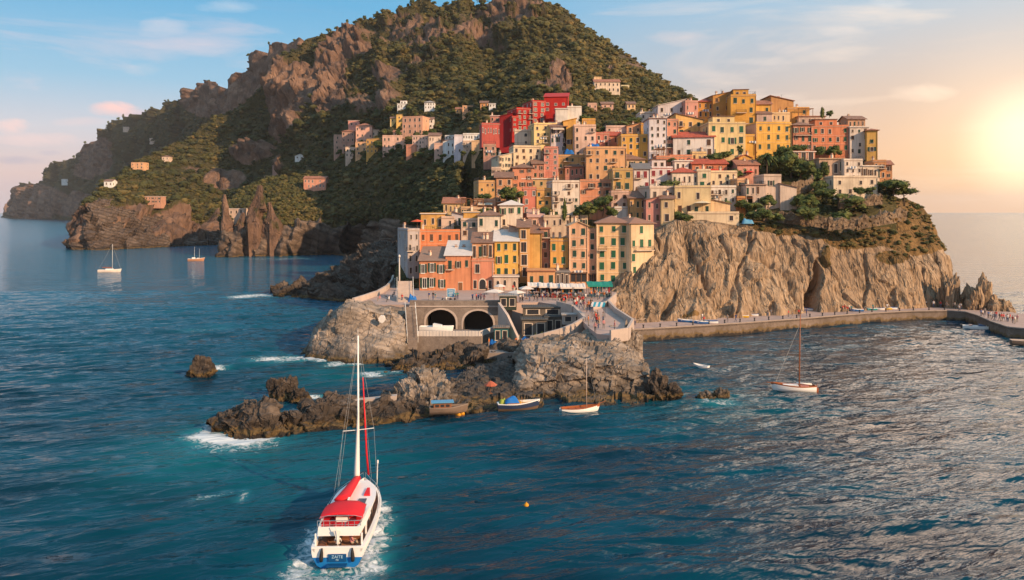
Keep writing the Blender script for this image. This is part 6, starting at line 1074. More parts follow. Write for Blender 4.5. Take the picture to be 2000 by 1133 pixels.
# sign board, lamp post, striped canopy, white spot, ring
m = MB(); m.box(-.9, .9, -.05, .05, .3, 2.2, 0); m.box(-.78, .78, -.07, -.05, .45, 2.05, 1)
o = empty('notice_board', at(881, 584, PZ), R(-8), 'pale blue notice board on the piazza before the orange houses', 'notice board'); m.build('board', [WHITE, LBLUE], o); m = MB(); [m.tube([(s*.8, 0, 0), (s*.8, 0, 2.3)], .04, 5) for s in (-1, 1)]; m.build('post', [IRON], o)
for zz, ln in ((1.7, 1.1), (1.4, .9), (1.1, 1.2), (.8, .7)):
    m = MB(); m.box(-ln/2, ln/2, -.085, -.07, zz-.06, zz+.04); m.build('printed_line', [WHITE], o)
o = empty('stone_pillar', at(780, 568, PZ), 0, 'tall slim white pillar beside the lane left of the piazza', 'pillar'); m = MB(); m.box(-.35, .35, -.35, .35, -1, 1.2); m.build('plinth', [PALEST], o); m = MB(); m.tube([(0, 0, 1.2), (0, 0, 5), (0, 0, 7.6)], [.2, .16, .12], 10); m.build('shaft', [M((.6, .55, .5), name='white_stone')], o, True); m = MB(); m.tube([(0, 0, 7.6), (0, 0, 7.8), (0, 0, 8.05), (0, 0, 8.3)], [.13, .28, .28, .05], 10); m.build('lantern', [M((.6, .55, .5), name='white_stone')], o, True)
def banner():
    o = empty('striped_canopy', at(1167, 622, 7.5), R(-15), 'white and teal striped canopy on poles beside the crowd on the walk', 'canopy'); m = MB()
    for a, b in ((-1.1, 0), (1.1, 0), (-1.1, 1.4), (1.1, 1.4)): m.tube([(a, b, 0), (a, b, 2.3)], .04, 5)
    m.build('pole', [IRON], o); m = MB()
    for k in range(6): x0 = -1.2+k*.4; m.prism([(x0, -.1), (x0+.4, -.1), (x0+.4, 1.5), (x0, 1.5)], [2.0, 2.0, 2.6, 2.6], [2.06, 2.06, 2.66, 2.66], k % 2)
    m.build('canopy', [CANV, M((.03, .28, .36), .7, name='teal_cloth')], o)
banner()
m = MB(); n = 20; ring = [(1.15*math.cos(2*math.pi*k/n)*(1+.12*math.sin(3*k)), 1.35*math.sin(2*math.pi*k/n)*(1+.1*math.cos(2*k))) for k in range(n)]
m.add([(x*.5, .25, z*.5) for x, z in ring]+[(x*.5, .9, z*.5) for x, z in ring], [tuple(range(n))]+[(i, (i+1) % n, n+(i+1) % n, n+i) for i in range(n)]); bx, by, bz = P(745, 624, BOULD.depth(745, 624)-.9)
tag(m.build('painted_disc', [M((.7, .66, .62), name='white_paint')], None, False, (bx, by, bz), 0), 'round white painted spot on the big boulder', 'sign')
# cable lines
for a, b, lab in ((P(1180, 600, 150), P(1262, 622, 158), 'thin cable slung from the walk to the foot of the cliff'), ):
    m = MB(); a, b = Vector(a), Vector(b); m.tube([a.lerp(b, t)-Vector((0, 0, 1.2*math.sin(math.pi*t))) for t in np.linspace(0, 1, 12)], .04, 4); tag(m.build('cable', [PALEST]), lab, 'cable')
m = MB(); p0 = Vector(at(930, 745, 3.5)); p1 = Vector(at(985, 718, 4.4)); 
wall_line([(690, 782, 1.9), (735, 778, 2.2), (775, 773, 2.5)], .12, 1.0, PALEST, 'footpath_slab', 'pale footpath slab laid along the top of the dark spit', 'path', base=.5)
# ================================================================ boats
def hull_rings(L, B, D, rise=.4, tr=.8, n=18, draft=.45, peak=.42, pw=2.3, stem=.05, bandz=.34):
    """stations from stern (y=0) to bow (y=L); each is port rail -> keel -> starboard rail"""
    rg = []
    for i in range(n+1):
        t = i/n; f = lerp(tr, 1, math.sin(min(1, t/peak)*math.pi/2)) if t < peak else max(.012, 1-((t-peak)/(1-peak))**pw)
        b = B/2*f; zs = D+rise*max(0, (t-.25)/.75)**2+rise*.18*(1-t)**2; zk = -draft*(1-.8*max(0, (t-.6)/.4)**2); y = t*L; rk = stem*L*max(0, (t-.7)/.3)
        h = [(b, zs, rk), (b*1.0, zs*.72, rk*.8), (b*.96, zs*bandz, rk*.5), (b*.80, .0, 0), (b*.45, zk*.7, -rk*.6)]
        rg.append([(-x, y+s, z) for x, z, s in h]+[(0, y-rk*.8, zk)]+[(x, y+s, z) for x, z, s in reversed(h)])
    return rg
def hull_build(par, rg, mats, band=2, deck_in=.12, deck_drop=.12, rail_h=.08, names=('hull', 'deck', 'rail')):
    m = MB(); n = len(rg[0])
    for k in range(n-1):
        s = min(k, n-2-k); mi = 0 if s < band else 1
        for i in range(len(rg)-1): m.add([rg[i][k], rg[i+1][k], rg[i+1][k+1], rg[i][k+1]], [(0, 1, 2, 3)], mi)
    hb = band; m.add(rg[0][:hb+1]+rg[0][n-1-hb:], [tuple(range(2*hb+2))], 0); m.add(rg[0][hb:n-hb], [tuple(range(n-2*hb))], 1); m.build(names[0], [mats[0], mats[1]], par)
    m = MB(); N = len(rg)
    for i in range(N-1):
        a, b, c, d = (Vector(rg[i][0]), Vector(rg[i+1][0]), Vector(rg[i+1][-1]), Vector(rg[i][-1])); f = lambda p, s: (p.x*(1-deck_in) if abs(p.x) > .05 else p.x, p.y, p.z-deck_drop)
        m.add([f(a, 1), f(b, 1), f(c, 1), f(d, 1)], [(3, 2, 1, 0)])
    m.build(names[1], [mats[2]], par)
    m = MB()
    for sd in (0, -1):
        q = [Vector(r[sd]) for r in rg]; rr = []
        for p in q: i = .88 if abs(p.x) > .05 else .2; rr.append([(p.x*1.015, p.y, p.z-.02), (p.x*1.015, p.y, p.z+rail_h), (p.x*i, p.y, p.z+rail_h), (p.x*i, p.y, p.z-deck_drop-.03)])
        m.loft(rr, 0, True, True)
    p = rg[0]; m.box(p[0][0], p[-1][0], p[0][1]-.03, p[0][1]+.14, p[0][2]-.05, p[0][2]+rail_h)
    m.build(names[2], [mats[3]], par)
def rope(par, name, a, b, r=.012, mat=None, sag=0): 
    a, b = Vector(a), Vector(b); m = MB(); m.tube([a.lerp(b, t)-Vector((0, 0, sag*math.sin(math.pi*t))) for t in np.linspace(0, 1, 8 if sag else 2)], r, 4); return m.build(name, [mat or WIREM], par)
WIREM = M((.32, .32, .32), .5, name='stay_wire'); HW = M((.78, .76, .74), .35, .06, .6, name='white_gelcoat'); HB = M((.01, .16, .46), .35, .1, .6, name='blue_hull_paint'); BRED = M((.62, .012, .02), .65, .1, .8, name='red_sailcloth'); TEAK = M((.22, .085, .04), .55, .25, 1.2, name='varnished_teak'); CAPR = M((.30, .09, .03), .5, .2, .8, name='varnished_rail'); SAILW = M((.72, .69, .66), .7, .08, name='white_sailcloth')
def text_obj(name, s, par, loc, rot, size, mat):
    c = bpy.data.curves.new(name, 'FONT'); c.body = s; c.size = size; c.align_x = 'CENTER'; c.align_y = 'CENTER'; c.extrude = .012; c.space_character = 1.05; c.materials.append(mat)
    q = bpy.data.objects.new(name, c); COL.objects.link(q); dg = bpy.context.evaluated_depsgraph_get(); dg.update(); me = bpy.data.meshes.new_from_object(q.evaluated_get(dg)); bpy.data.objects.remove(q); return inst(name, me, par, loc, rot)
# ---- the motor-sailer in the foreground
LTB = M((.35, .55, .68), .5, .1, name='pale_blue_lettering'); x, y, z = at(659, 1104, 0); mo = empty('sailing_boat', (x, y, 0), R(2.0), 'white motor-sailer with a blue waterline and red canopies, under way in the foreground', 'boat')
rg = hull_rings(12.5, 4.3, 1.12, .8, .88, 22, .6, .5, 3.0, .02, .46); hull_build(mo, rg, (HW, HB, M((.34, .17, .10), .6, .25, 1.2, name='side_deck_teak'), HW), 2, .02, .3, .1)
m = MB(); m.box(-1.62, 1.62, .25, 2.6, .62, .68); m.build('cockpit_sole', [TEAK], mo)
m = MB(); m.box(-1.5, -1.05, .5, 2.2, .68, 1.08); m.box(-1.5, 1.5, 2.15, 2.6, .68, 1.05); m.box(.2, 1.45, .45, .95, .68, 1.02); m.build('cockpit_bench', [TEAK], mo)
# deckhouse: inset sides, dark windows, forward sloping coachroof
def plan(y, inset):   # half width of the hull at y
    t = y/12.5; f = lerp(.88, 1, math.sin(min(1, t/.5)*math.pi/2)) if t < .5 else max(.012, 1-((t-.5)/.5)**3.0); return max(.1, 4.3/2*f-inset)
ys = [2.6+.45*k for k in range(15)]
m = MB()
for s in (-1, 1):
    pts = [(s*plan(yy, .62), yy) for yy in ys]
    for a, b in zip(pts[:-1], pts[1:]): m.add([(a[0], a[1], .9), (b[0], b[1], .9), (b[0], b[1], 2.12), (a[0], a[1], 2.12)], [(0, 1, 2, 3) if s > 0 else (3, 2, 1, 0)])
a = ys[-1]; m.add([(-plan(a, .5), a, .9), (plan(a, .5), a, .9), (plan(a, .5), a, 2.12), (-plan(a, .5), a, 2.12)], [(0, 1, 2, 3)]); m.box(-plan(2.6, .5), plan(2.6, .5), 2.6, 2.66, .68, 2.12); m.build('deckhouse', [M((.42, .27, .2), .5, name='tan_deckhouse_panel')], mo)
for s in (-1, 1):
    for k in range(4):
        m = MB(); i = 1+k*3; pts = [(s*plan(yy, .60), yy) for yy in ys[i:i+3]]
        for p, q in zip(pts[:-1], pts[1:]): m.add([(p[0], p[1], 1.05), (q[0], q[1], 1.05), (q[0], q[1], 2.02), (p[0], p[1], 2.02)], [(0, 1, 2, 3) if s > 0 else (3, 2, 1, 0)])
        m.build('side_window', [DARK], mo)
m = MB(); m.box(-1.25, -.15, 2.55, 2.6, .75, 2.0, 0); m.box(.15, 1.3, 2.55, 2.6, 1.2, 2.0, 0); m.build('saloon_window', [M((.05, .025, .02), .3, name='dark_saloon_glass')], mo)
m = MB()
for s in (-1, 1):
    for yy in (.55, 2.5): m.box(s*1.7-.06, s*1.7+.06, yy-.06, yy+.06, .7, 2.12)
m.build('pillar', [HW], mo)
fly = [.45+.42*k for k in range(27)]; out = [(plan(yy, .42), yy) for yy in fly]
m = MB(); P2 = [(-a, b) for a, b in out]+[(a, b) for a, b in reversed(out)]; m.prism(P2[::-1], 2.10, 2.26); m.build('upper_deck', [HW], mo)
m = MB(); fl2 = out[:11]; ed = [(-fl2[-1][0], fl2[-1][1])]+[(-a, b) for a, b in reversed(fl2[:-1])]+[(a, b) for a, b in fl2]
for a, b in zip(ed[:-1], ed[1:]):
    k = .9; m.add([(a[0]*1.03, a[1]-.04, 1.98), (b[0]*1.03, b[1]-.04, 1.98), (b[0], b[1], 2.62), (a[0], a[1], 2.62), (a[0]*k, a[1]*.97+.12, 2.62), (b[0]*k, b[1]*.97+.12, 2.62), (b[0]*k, b[1]*.97+.12, 2.26), (a[0]*k, a[1]*.97+.12, 2.26)], [(0, 1, 2, 3), (3, 2, 5, 4), (4, 5, 6, 7)])
m.build('coaming', [HW], mo)
m = MB(); m.box(-1.45, -.35, 1.0, 1.5, 2.26, 2.62); m.box(.45, 1.45, 1.0, 1.5, 2.26, 2.62); m.box(-1.5, -1.0, 1.5, 3.1, 2.26, 2.6); m.box(1.0, 1.5, 1.5, 3.1, 2.26, 2.6); m.box(-1.45, 1.45, 3.05, 3.5, 2.26, 2.75); m.box(-.45, .3, .75, 1.2, 2.26, 2.7); m.build('red_seat', [BRED], mo)
m = MB(); m.box(-.42, .42, 1.6, 2.5, 2.26, 2.86); m.box(-.3, .3, 2.35, 2.5, 2.86, 3.05); m.build('helm_console', [HW], mo)
m = MB(); rr = []
for k in range(9):
    t = k/8; yy = lerp(1.35, 4.15, t); cr = .22*math.sin(math.pi*(t*.8+.1)); rr.append([(xx*lerp(1.0, .93, t), yy, 3.0+cr+.14*(1-(xx/1.6)**2)-.16*(abs(xx) > 1.5)+zz) for zz in (0, -.03) for xx in ((-1.62, -1.55, -1.0, -.5, 0, .5, 1.0, 1.55, 1.62) if zz == 0 else (1.62, 1.55, 1.0, .5, 0, -.5, -1.0, -1.55, -1.62))])
m.loft(rr, 0, True, True); m.build('bimini_canopy', [BRED], mo, True)
m = MB(); m.tube([(-1.55, 1.35, 2.6), (-1.55, 1.35, 3.0), (-1, 1.33, 3.12), (1, 1.33, 3.12), (1.55, 1.35, 3.0), (1.55, 1.35, 2.6)], .022, 6)
for s in (-1, 1): m.tube([(s*1.5, 3.0, 2.6), (s*1.5, 4.0, 3.0)], .022, 6); m.tube([(s*1.5, 2.2, 2.6), (s*1.55, 1.45, 3.0)], .022, 6)
rail(m, [(-1.6, .62, 2.6), (1.6, .62, 2.6)], .42, .45); m.build('canopy_frame', [M((.5, .5, .5), .3, metal=.7, name='steel_tube')], mo)
m = MB(); m.prism([(-.02, 4.2), (.10, 4.2), (.10, 4.7), (-.02, 4.7)], 3.2, 3.26); m.build('canopy_strap', [HW], mo)
m = MB(); m.box(.45, 1.1, 5.6, 6.9, 2.26, 2.33); m.build('deck_hatch', [M((.06, .07, .09), .25, name='smoked_hatch_glass')], mo)
m = MB(); m.prism([(-1.35, 4.6), (-.5, 4.6), (-.35, 7.4), (-.9, 6.6)], 2.26, 2.5); m.build('dinghy_cover', [BRED], mo); m = MB(); m.prism([(.75, 7.6), (1.25, 7.6), (1.0, 9.2), (.78, 9.2)], 2.26, 2.4); m.build('locker_cover', [BRED], mo)
m = MB(); m.prism([(-.9, 9.7), (.9, 9.7), (.55, 11.4), (0, 12.2), (-.55, 11.4)], 1.5, 1.95); m.build('foredeck_trunk', [HW], mo)
MX, MY = -.25, 10.9
m = MB(); m.tube([(MX, MY, 1.7), (MX-.02, MY, 7), (MX-.04, MY, 15.1)], [.11, .10, .07], 10); m.tube([(MX-.04, MY, 15.1), (MX-.04, MY, 15.6)], .015, 5); m.build('mast', [HW], mo, True)
m = MB(); m.tube([(MX-1.35, MY, 6.75), (MX, MY, 6.85), (MX+1.35, MY, 7.0)], .035, 6); m.build('spreader', [HW], mo)
m = MB(); m.tube([(MX-.05, MY-.15, 2.6), (-.30, 7.5, 2.9), (-.55, 4.3, 3.0)], .06, 8); m.build('boom', [HW], mo)
m = MB(); rr = []
for k in range(8):
    t = k/7; c = Vector((MX-.05, MY-.2, 2.62)).lerp(Vector((-.55, 4.5, 3.02)), t); wv = lerp(.32, .6, t); rr.append([(c.x+wv*math.cos(a)*1.0, c.y, c.z+.10+.24*math.sin(a)*(1 if math.sin(a) > 0 else 1.1)) for a in np.linspace(0, 2*math.pi, 9)[:-1]])
m.loft(rr); m.build('red_sail_cover', [BRED], mo, True)
m = MB(); rr = []
for k in range(10):
    t = k/9; zz = lerp(2.5, 9.0, t); rr_ = .20*(1-t)**1.1+.07; rr.append([(MX-.12*(1-t)+rr_*math.cos(a), MY-.18*(1-t)+rr_*1.2*math.sin(a), zz) for a in np.linspace(0, 2*math.pi, 9)[:-1]])
m.loft(rr); m.build('furled_mainsail', [SAILW], mo, True)
m = MB(); m.tube([(.35, 12.7, 2.3), (.25, 12.2, 4.5), (.1, MY+.25, 11.4)], [.10, .085, .045], 8); m.build('furled_red_jib', [BRED], mo, True)
rope(mo, 'stay', (MX-.04, MY, 15), (-1.9, 8.2, 1.9)); rope(mo, 'stay', (MX-.04, MY, 15), (-1.75, 9.6, 1.9)); rope(mo, 'stay', (MX, MY, 15), (.6, 12.8, 2.0)); rope(mo, 'stay', (MX-1.35, MY, 6.75), (-1.75, 9.2, 1.9)); rope(mo, 'stay', (MX+1.35, MY, 7.0), (1.6, 9.6, 1.9)); rope(mo, 'stay', (MX, MY, 14.8), (MX+1.35, MY, 7.0))
m = MB()
for s in (-1, 1):
    pp = [Vector((s*plan(yy, .08), yy, 1.12+.85*max(0, (yy/12.9-.25)/.75)**2+.05)) for yy in np.linspace(6.2, 12.6, 8)]; m.tube([p+Vector((0, 0, .55)) for p in pp], .018, 5)
    for p in pp: m.tube([p, p+Vector((0, 0, .55))], .016, 4)
m.build('guard_rail', [M((.5, .5, .5), .3, metal=.7, name='steel_tube')], mo)
m = MB(); m.tube([(1.35, 11.0, 1.95), (1.42, 11.0, 4.0)], .03, 6); m.tube([(1.42, 11.0, 3.9), (1.42, 11.0, 4.15)], .07, 8); m.build('lamp_pole', [HW], mo)
m = MB(); m.tube([(0, .3, 1.1), (-.1, -.05, 2.9)], .025, 6); m.build('flagstaff', [HW], mo); m = MB(); m.add([(-.05, .12, 2.5), (-.32, .1, 2.45), (-.02, .22, 1.5), (.2, .16, 2.4)], [(0, 1, 2), (0, 2, 3)]); m.add([(-.05, .15, 2.5), (-.32, .13, 2.45), (-.02, .25, 1.5), (.2, .19, 2.4)], [(2, 1, 0), (3, 2, 0)]); m.build('white_flag', [SAILW], mo)
m = MB(); m.box(-.66, .66, -.10, -.02, .30, .84, 0); m.box(-.72, .72, -.5, -.02, .05, .14, 0); pl = m.build('name_board', [M((.005, .07, .2), .45, .1, name='dark_blue_board')], mo)
text_obj('lettering', 'ZAITE', pl, (0, -.105, .65), (R(90), 0, 0), .30, LTB); text_obj('lettering', 'PEI', pl, (0, -.105, .42), (R(90), 0, 0), .17, LTB)
for s in (-1, 1): m = MB(); m.tube([(s*1.15, -.14, .35), (s*1.15, -.17, .6), (s*1.12, -.15, 1.0), (s*1.1, -.1, 1.3)], [.12, .15, .12, .05], 8); m.build('fender', [M((.02, .02, .02), .6, name='black_rubber')], mo, True)
# ---- wooden yacht in the harbour
x, y, z = at(1594, 764, 0); yo = empty('sailing_boat', (x, y, 0), R(82), 'white-hulled wooden yacht with a varnished mast anchored in the right of the harbour', 'boat')
rg = hull_rings(6.0, 2.0, .62, .42, .35, 18, .35, .45, 2.2, .05); hull_build(yo, rg, (HW, HW, TEAK, CAPR), 2, .1, .18, .12)
m = MB(); m.prism([(-.5, 2.5), (.5, 2.5), (.4, 4.6), (-.4, 4.6)], .5, .86); m.build('cabin_top', [HW], yo); m = MB(); m.box(-.45, .45, 1.0, 2.2, .52, .72); m.build('cockpit_cushion', [M((.55, .2, .16), .8, name='pink_cloth')], yo); m = MB(); m.tube([(0, .6, .95), (.05, 2.7, 1.1)], .12, 8); m.build('rolled_sail', [SAILW], yo, True)
m = MB(); m.tube([(0, 2.35, .5), (-.02, 2.3, 6), (-.05, 2.2, 11.1)], [.10, .09, .06], 10); m.build('mast', [M((.30, .10, .04), .5, .15, name='varnished_spar')], yo, True)
m = MB(); m.tube([(0, 5.7, .95), (0, 6.9, 1.12)], [.06, .035], 7); m.build('bowsprit', [CAPR], yo); rope(yo, 'stay', (-.04, 2.25, 9.6), (0, 5.6, 1.2), .02, M((.5, .47, .42), name='rope')); rope(yo, 'stay', (-.04, 2.25, 9.6), (.85, 2.0, .8), .008); rope(yo, 'stay', (-.04, 2.25, 9.6), (-.85, 2.0, .8), .008); rope(yo, 'stay', (-.04, 2.25, 8.6), (0, .1, .8), .008)
m = MB(); m.tube([(0, -.1, .35), (0, -.15, 1.1)], .04, 6); m.box(-.03, .03, -.35, -.05, -.2, .5); m.build('rudder', [CAPR], yo)
# ---- small white sailing boat under the big rock
x, y, z = at(1096, 806, 0); so2 = empty('sailing_boat', (x, y, 0), R(-79), 'small white sailing boat with a red interior moored against the massive layered rock', 'boat')
rg = hull_rings(4.9, 1.7, .5, .35, .55, 16, .3, .45, 2.2, .06); hull_build(so2, rg, (HW, HB, M((.36, .10, .06), .6, name='red_brown_boards'), CAPR), 3, .1, .2, .07)
m = MB(); m.tube([(0, 3.4, .3), (.02, 3.4, 6.95)], [.06, .04], 8); m.build('mast', [M((.55, .42, .34), .5, name='pale_spar')], so2, True); m = MB(); m.tube([(0, 4.9, .85), (0, 6.0, 1.25)], [.05, .03], 6); m.build('bowsprit', [CAPR], so2)
m = MB()
for k in (1.2, 2.2, 3.0): m.box(-.62, .62, k-.1, k+.1, .34, .4)
m.build('thwart', [CAPR], so2); m = MB(); m.box(-.04, .04, -.22, .02, -.2, .62); m.build('rudder', [HW], so2); rope(so2, 'stay', (.02, 3.4, 6.9), (0, 4.8, .9), .012)
# ---- blue fishing boat on the slip
x, y, z = at(972, 806, 0); fo = empty('fishing_boat', (x, y, .35), R(-80), 'dark blue and yellow wooden fishing boat hauled against the slip, heaped with blue cloth', 'boat')
NAVY = M((.02, .035, .08), .5, .2, name='navy_paint'); YELP = M((.55, .27, .02), .55, .15, name='yellow_paint')
rg = hull_rings(5.3, 2.0, .75, .4, .6, 16, .35, .45, 2.0, .05); hull_build(fo, rg, (NAVY, M((.13, .08, .05), .8, name='worn_hull_planks'), YELP, HW), 2, .08, .22, .07)
m = MB(); m.box(-.6, .6, 1.2, 3.0, .55, 1.05); m.build('engine_box', [YELP], fo); tq = tarp((0, 0, 0), 1.5, 1.9, .7, BLUE, None, 3, 'blue_cloth'); tq.parent = fo; tq.location = (0, .9, .95); del tq['category']
tq = tarp((0, 0, 0), .9, .9, .8, M((.3, .36, .06), .7, name='lime_net'), None, 5, 'fishing_net'); tq.parent = fo; tq.location = (-.2, .25, .7); del tq['category']
m = MB(); m.tube([(-.5, 3.2, .7), (-.5, 3.2, 1.5)], .03, 5); m.tube([(.5, 3.2, .7), (.5, 3.2, 1.5)], .03, 5); m.tube([(-.5, 3.2, 1.5), (.5, 3.2, 1.5)], .03, 5); m.build('rack', [WOOD], fo)
parasol((x-1.0, y+3.2, 1.7), .9, 1.7, M((.4, .10, .05), .7, name='rust_canvas'), 'rust-coloured parasol behind the blue fishing boat')
# ---- grey skiff with a cabin roof, on the rocks of the spit
x, y, z = at(842, 806, 1.0); ko = empty('cabin_boat', (x-.2, y, 1.0), R(-82), 'old wooden boat with a pale blue cabin roof hauled up on the dark spit', 'boat')
OLDW = M((.17, .12, .09), .8, .3, 1.2, .3, name='weathered_wood'); rg = hull_rings(4.6, 1.7, .6, .35, .6, 14, .3, .45, 2.0, .05); hull_build(ko, rg, (OLDW, OLDW, OLDW, M((.26, .2, .16), .8, name='grey_gunwale')), 2, .1, .15, .06)
m = MB(); m.box(-.65, .65, .5, 2.7, .45, 1.25); m.build('cabin', [M((.24, .10, .05), .7, .25, 1.0, name='brown_cabin_boards')], ko); m = MB(); m.prism([(-.85, .2), (.85, .2), (.85, 3.0), (-.85, 3.0)], [1.25, 1.32, 1.32, 1.25], [1.33, 1.42, 1.42, 1.33]); m.build('cabin_roof', [LBLUE], ko)
for k in range(3): m = MB(); m.box(.655, .675, .7+k*.65, 1.15+k*.65, .8, 1.1); m.build('cabin_window', [DARK], ko)
# ---- buoys
_b = MB(); _b.loft([[(r*math.cos(k*math.pi/5), r*math.sin(k*math.pi/5), z) for k in range(10)] for r, z in ((.05, -.25), (.25, -.15), (.33, .05), (.25, .26), (.08, .36), (.05, .5))]); BUOY = _b.mesh('buoy', M((.62, .27, .01), .5, name='yellow_plastic'), True)
for px, py in ((892, 807), (899, 803), (896, 812), (903, 809)): tag(inst('buoy', BUOY, None, at(px, py, .1)), 'small yellow buoy in the bunch floating at the end of the spit', 'buoy', 'yellow buoys by the spit')
tag(inst('buoy', BUOY, None, at(1028, 988, .05), (0, 0, 0), (.7, .7, .7)), 'single float drifting alone in the open water right of the motor-sailer', 'buoy')
# ---- dinghies, launches, kayaks
def rowboat(p, rz, L, B, label, mats, group=None, D=.5, extra=None, name='rowing_boat'):
    o = empty(name, p, rz, label, 'boat', group); rg = hull_rings(L, B, D, .25, .7, 12, .22, .42, 2.1, .04); hull_build(o, rg, mats, 2, .1, .22, .05)
    m = MB()
    for t in (.28, .55, .75): m.box(-B*.4, B*.4, L*t-.1, L*t+.1, D-.16, D-.1)
    m.build('thwart', [mats[3]], o); return o
rowboat(at(1384, 722, 0), R(52), 2.6, 1.3, 'little white dinghy with a pale blue bottom floating alone in the harbour', (HW, M((.2, .42, .52), .5, name='pale_blue_paint'), HW, HW))
ml = rowboat(at(1880, 642, 0), R(-118), 6.6, 2.1, 'white motor launch with a blue windscreen moored along the pier', (HW, HW, HW, HW), D=.75, name='motor_boat')
m = MB(); m.prism([(-.75, 3.0), (.75, 3.0), (.5, 4.4), (-.5, 4.4)], .7, [1.35, 1.35, .95, .95]); m.build('windscreen', [M((.08, .13, .22), .2, name='blue_tinted_glass')], ml); m = MB(); m.box(-.7, .7, 1.2, 1.8, .6, 1.05); m.build('seat', [M((.25, .2, .2), .7, name='seat_cloth')], ml); m = MB(); m.box(-.25, .25, -.45, 0, .1, 1.0); m.build('outboard_motor', [IRON], ml)
db = rowboat(at(1974, 672, 0), R(-105), 6.0, 2.1, 'dark wooden boat at the right edge of the harbour below the pier', (OLDW, OLDW, TEAK, M((.5, .42, .36), .7, name='pale_gunwale')), D=.8, name='fishing_boat')
ts = rowboat(at(838, 640, 3.3), R(-95), 6.2, 1.9, 'white boat laid up on the terrace before the left arch', (HW, HW, HW, HW), D=.8, name='motor_boat'); ts.location = at(820, 646, 3.55)
m = MB(); m.prism([(-.6, 2.6), (.6, 2.6), (.5, 4.2), (-.5, 4.2)], .7, [1.4, 1.4, 1.15, 1.15]); m.build('wheelhouse', [HW], ts)
ls = empty('sailing_boat', at(192, 532, 0), R(-80), 'white sailing yacht at anchor on the far left water', 'boat'); rg = hull_rings(8.8, 2.5, .95, .45, .8, 16, .4, .45, 2.2, .05); hull_build(ls, rg, (M((.72, .6, .52), .4, name='cream_hull'), M((.2, .08, .05), .6, name='red_antifouling'), TEAK, HW), 3, .1, .12, .06)
m = MB(); m.prism([(-.7, 3), (.7, 3), (.5, 6), (-.5, 6)], .9, 1.5); m.build('cabin_top', [HW], ls); m = MB(); m.tube([(0, 5.6, .9), (0, 5.6, 12.0)], [.09, .06], 8); m.build('mast', [SAILW], ls, True); m = MB(); m.tube([(0, 5.5, 2), (0, 1.6, 2.1)], .16, 8); m.build('boom_sail', [CAPR], ls); rope(ls, 'stay', (0, 5.6, 11.8), (0, 8.9, 1.4), .03); rope(ls, 'stay', (0, 5.6, 11.8), (0, .1, 1.2), .03)
ls2 = empty('sailing_boat', at(367, 510, 0), R(-76), 'tan-hulled two-masted boat at anchor near the left cliffs', 'boat'); rg = hull_rings(7.8, 2.5, 1.1, .6, .75, 16, .4, .45, 2.0, .06); hull_build(ls2, rg, (M((.42, .2, .11), .5, name='tan_hull'), OLDW, TEAK, HW), 3, .1, .12, .06)
m = MB(); m.box(-.7, .7, 2.0, 3.6, 1.0, 1.9); m.box(-.6, .6, 4.4, 5.4, 1.0, 1.6); m.build('cabin', [HW], ls2)
for yy, hh in ((3.2, 7.5), (5.6, 6.5)): m = MB(); m.tube([(0, yy, 1), (0, yy, hh)], [.07, .04], 7); m.build('mast', [SAILW], ls2)
m = MB(); m.tube([(0, 7.8, 1.7), (0, 8.8, 2.0)], .06, 6); m.build('bowsprit', [CAPR], ls2)
KC = {'red': M((.5, .03, .03), .5, name='red_plastic'), 'yellow': M((.6, .36, .02), .5, name='yellow_plastic'), 'white': HW, 'blue': M((.02, .12, .34), .5, name='blue_plastic'), 'teal': M((.02, .25, .26), .5, name='teal_plastic')}
for px, py, a, c, lab in ((1352, 629, 80, 'blue', 'blue rowing boat at the left end of the boats drawn up on the quay'), (1384, 632, 84, 'blue', 'blue and white skiff left of the pale one on the quay'), (1402, 631, 88, 'white', 'pale skiff lying on the quay'), (1462, 620, 80, 'yellow', 'yellow rowing boat drawn up below the cliff'), (1481, 617, 80, 'white', 'white rowing boat beside the yellow one'), (1520, 613, 86, 'red', 'red rowing boat under the cliff left of the dark cleft'), (1565, 611, 82, 'white', 'white skiff on the quay next to the dark cleft'), (1594, 606, 90, 'white', 'white boat lying inside the mouth of the dark cleft'), (1612, 606, 80, 'red', 'red rowing boat just right of the dark cleft'), (1686, 608, 84, 'blue', 'blue skiff at the left end of the crowded boat row'), (1698, 605.5, 80, 'red', 'red skiff in the crowded boat row by the cliff'), (1712, 605.5, 95, 'teal', 'teal skiff in the crowded boat row by the cliff'), (1727, 605, 84, 'white', 'white skiff in the middle of the crowded boat row'), (1741, 604.5, 90, 'yellow', 'yellow skiff towards the right of the crowded boat row'), (1752, 604, 80, 'white', 'white skiff at the right end of the crowded boat row')):
    rowboat(at(px, py, 2.15), R(a), 3.0, 1.15, lab, (KC[c], KC[c], WOOD, HW if c != 'white' else KC['blue']), 'small boats drawn up on the quay', .42)
fl_ = rowboat(at(1456, 644, .05), R(88), 1.8, .9, 'tiny white tender afloat against the quay wall', (HW, HW, HW, HW), D=.4)
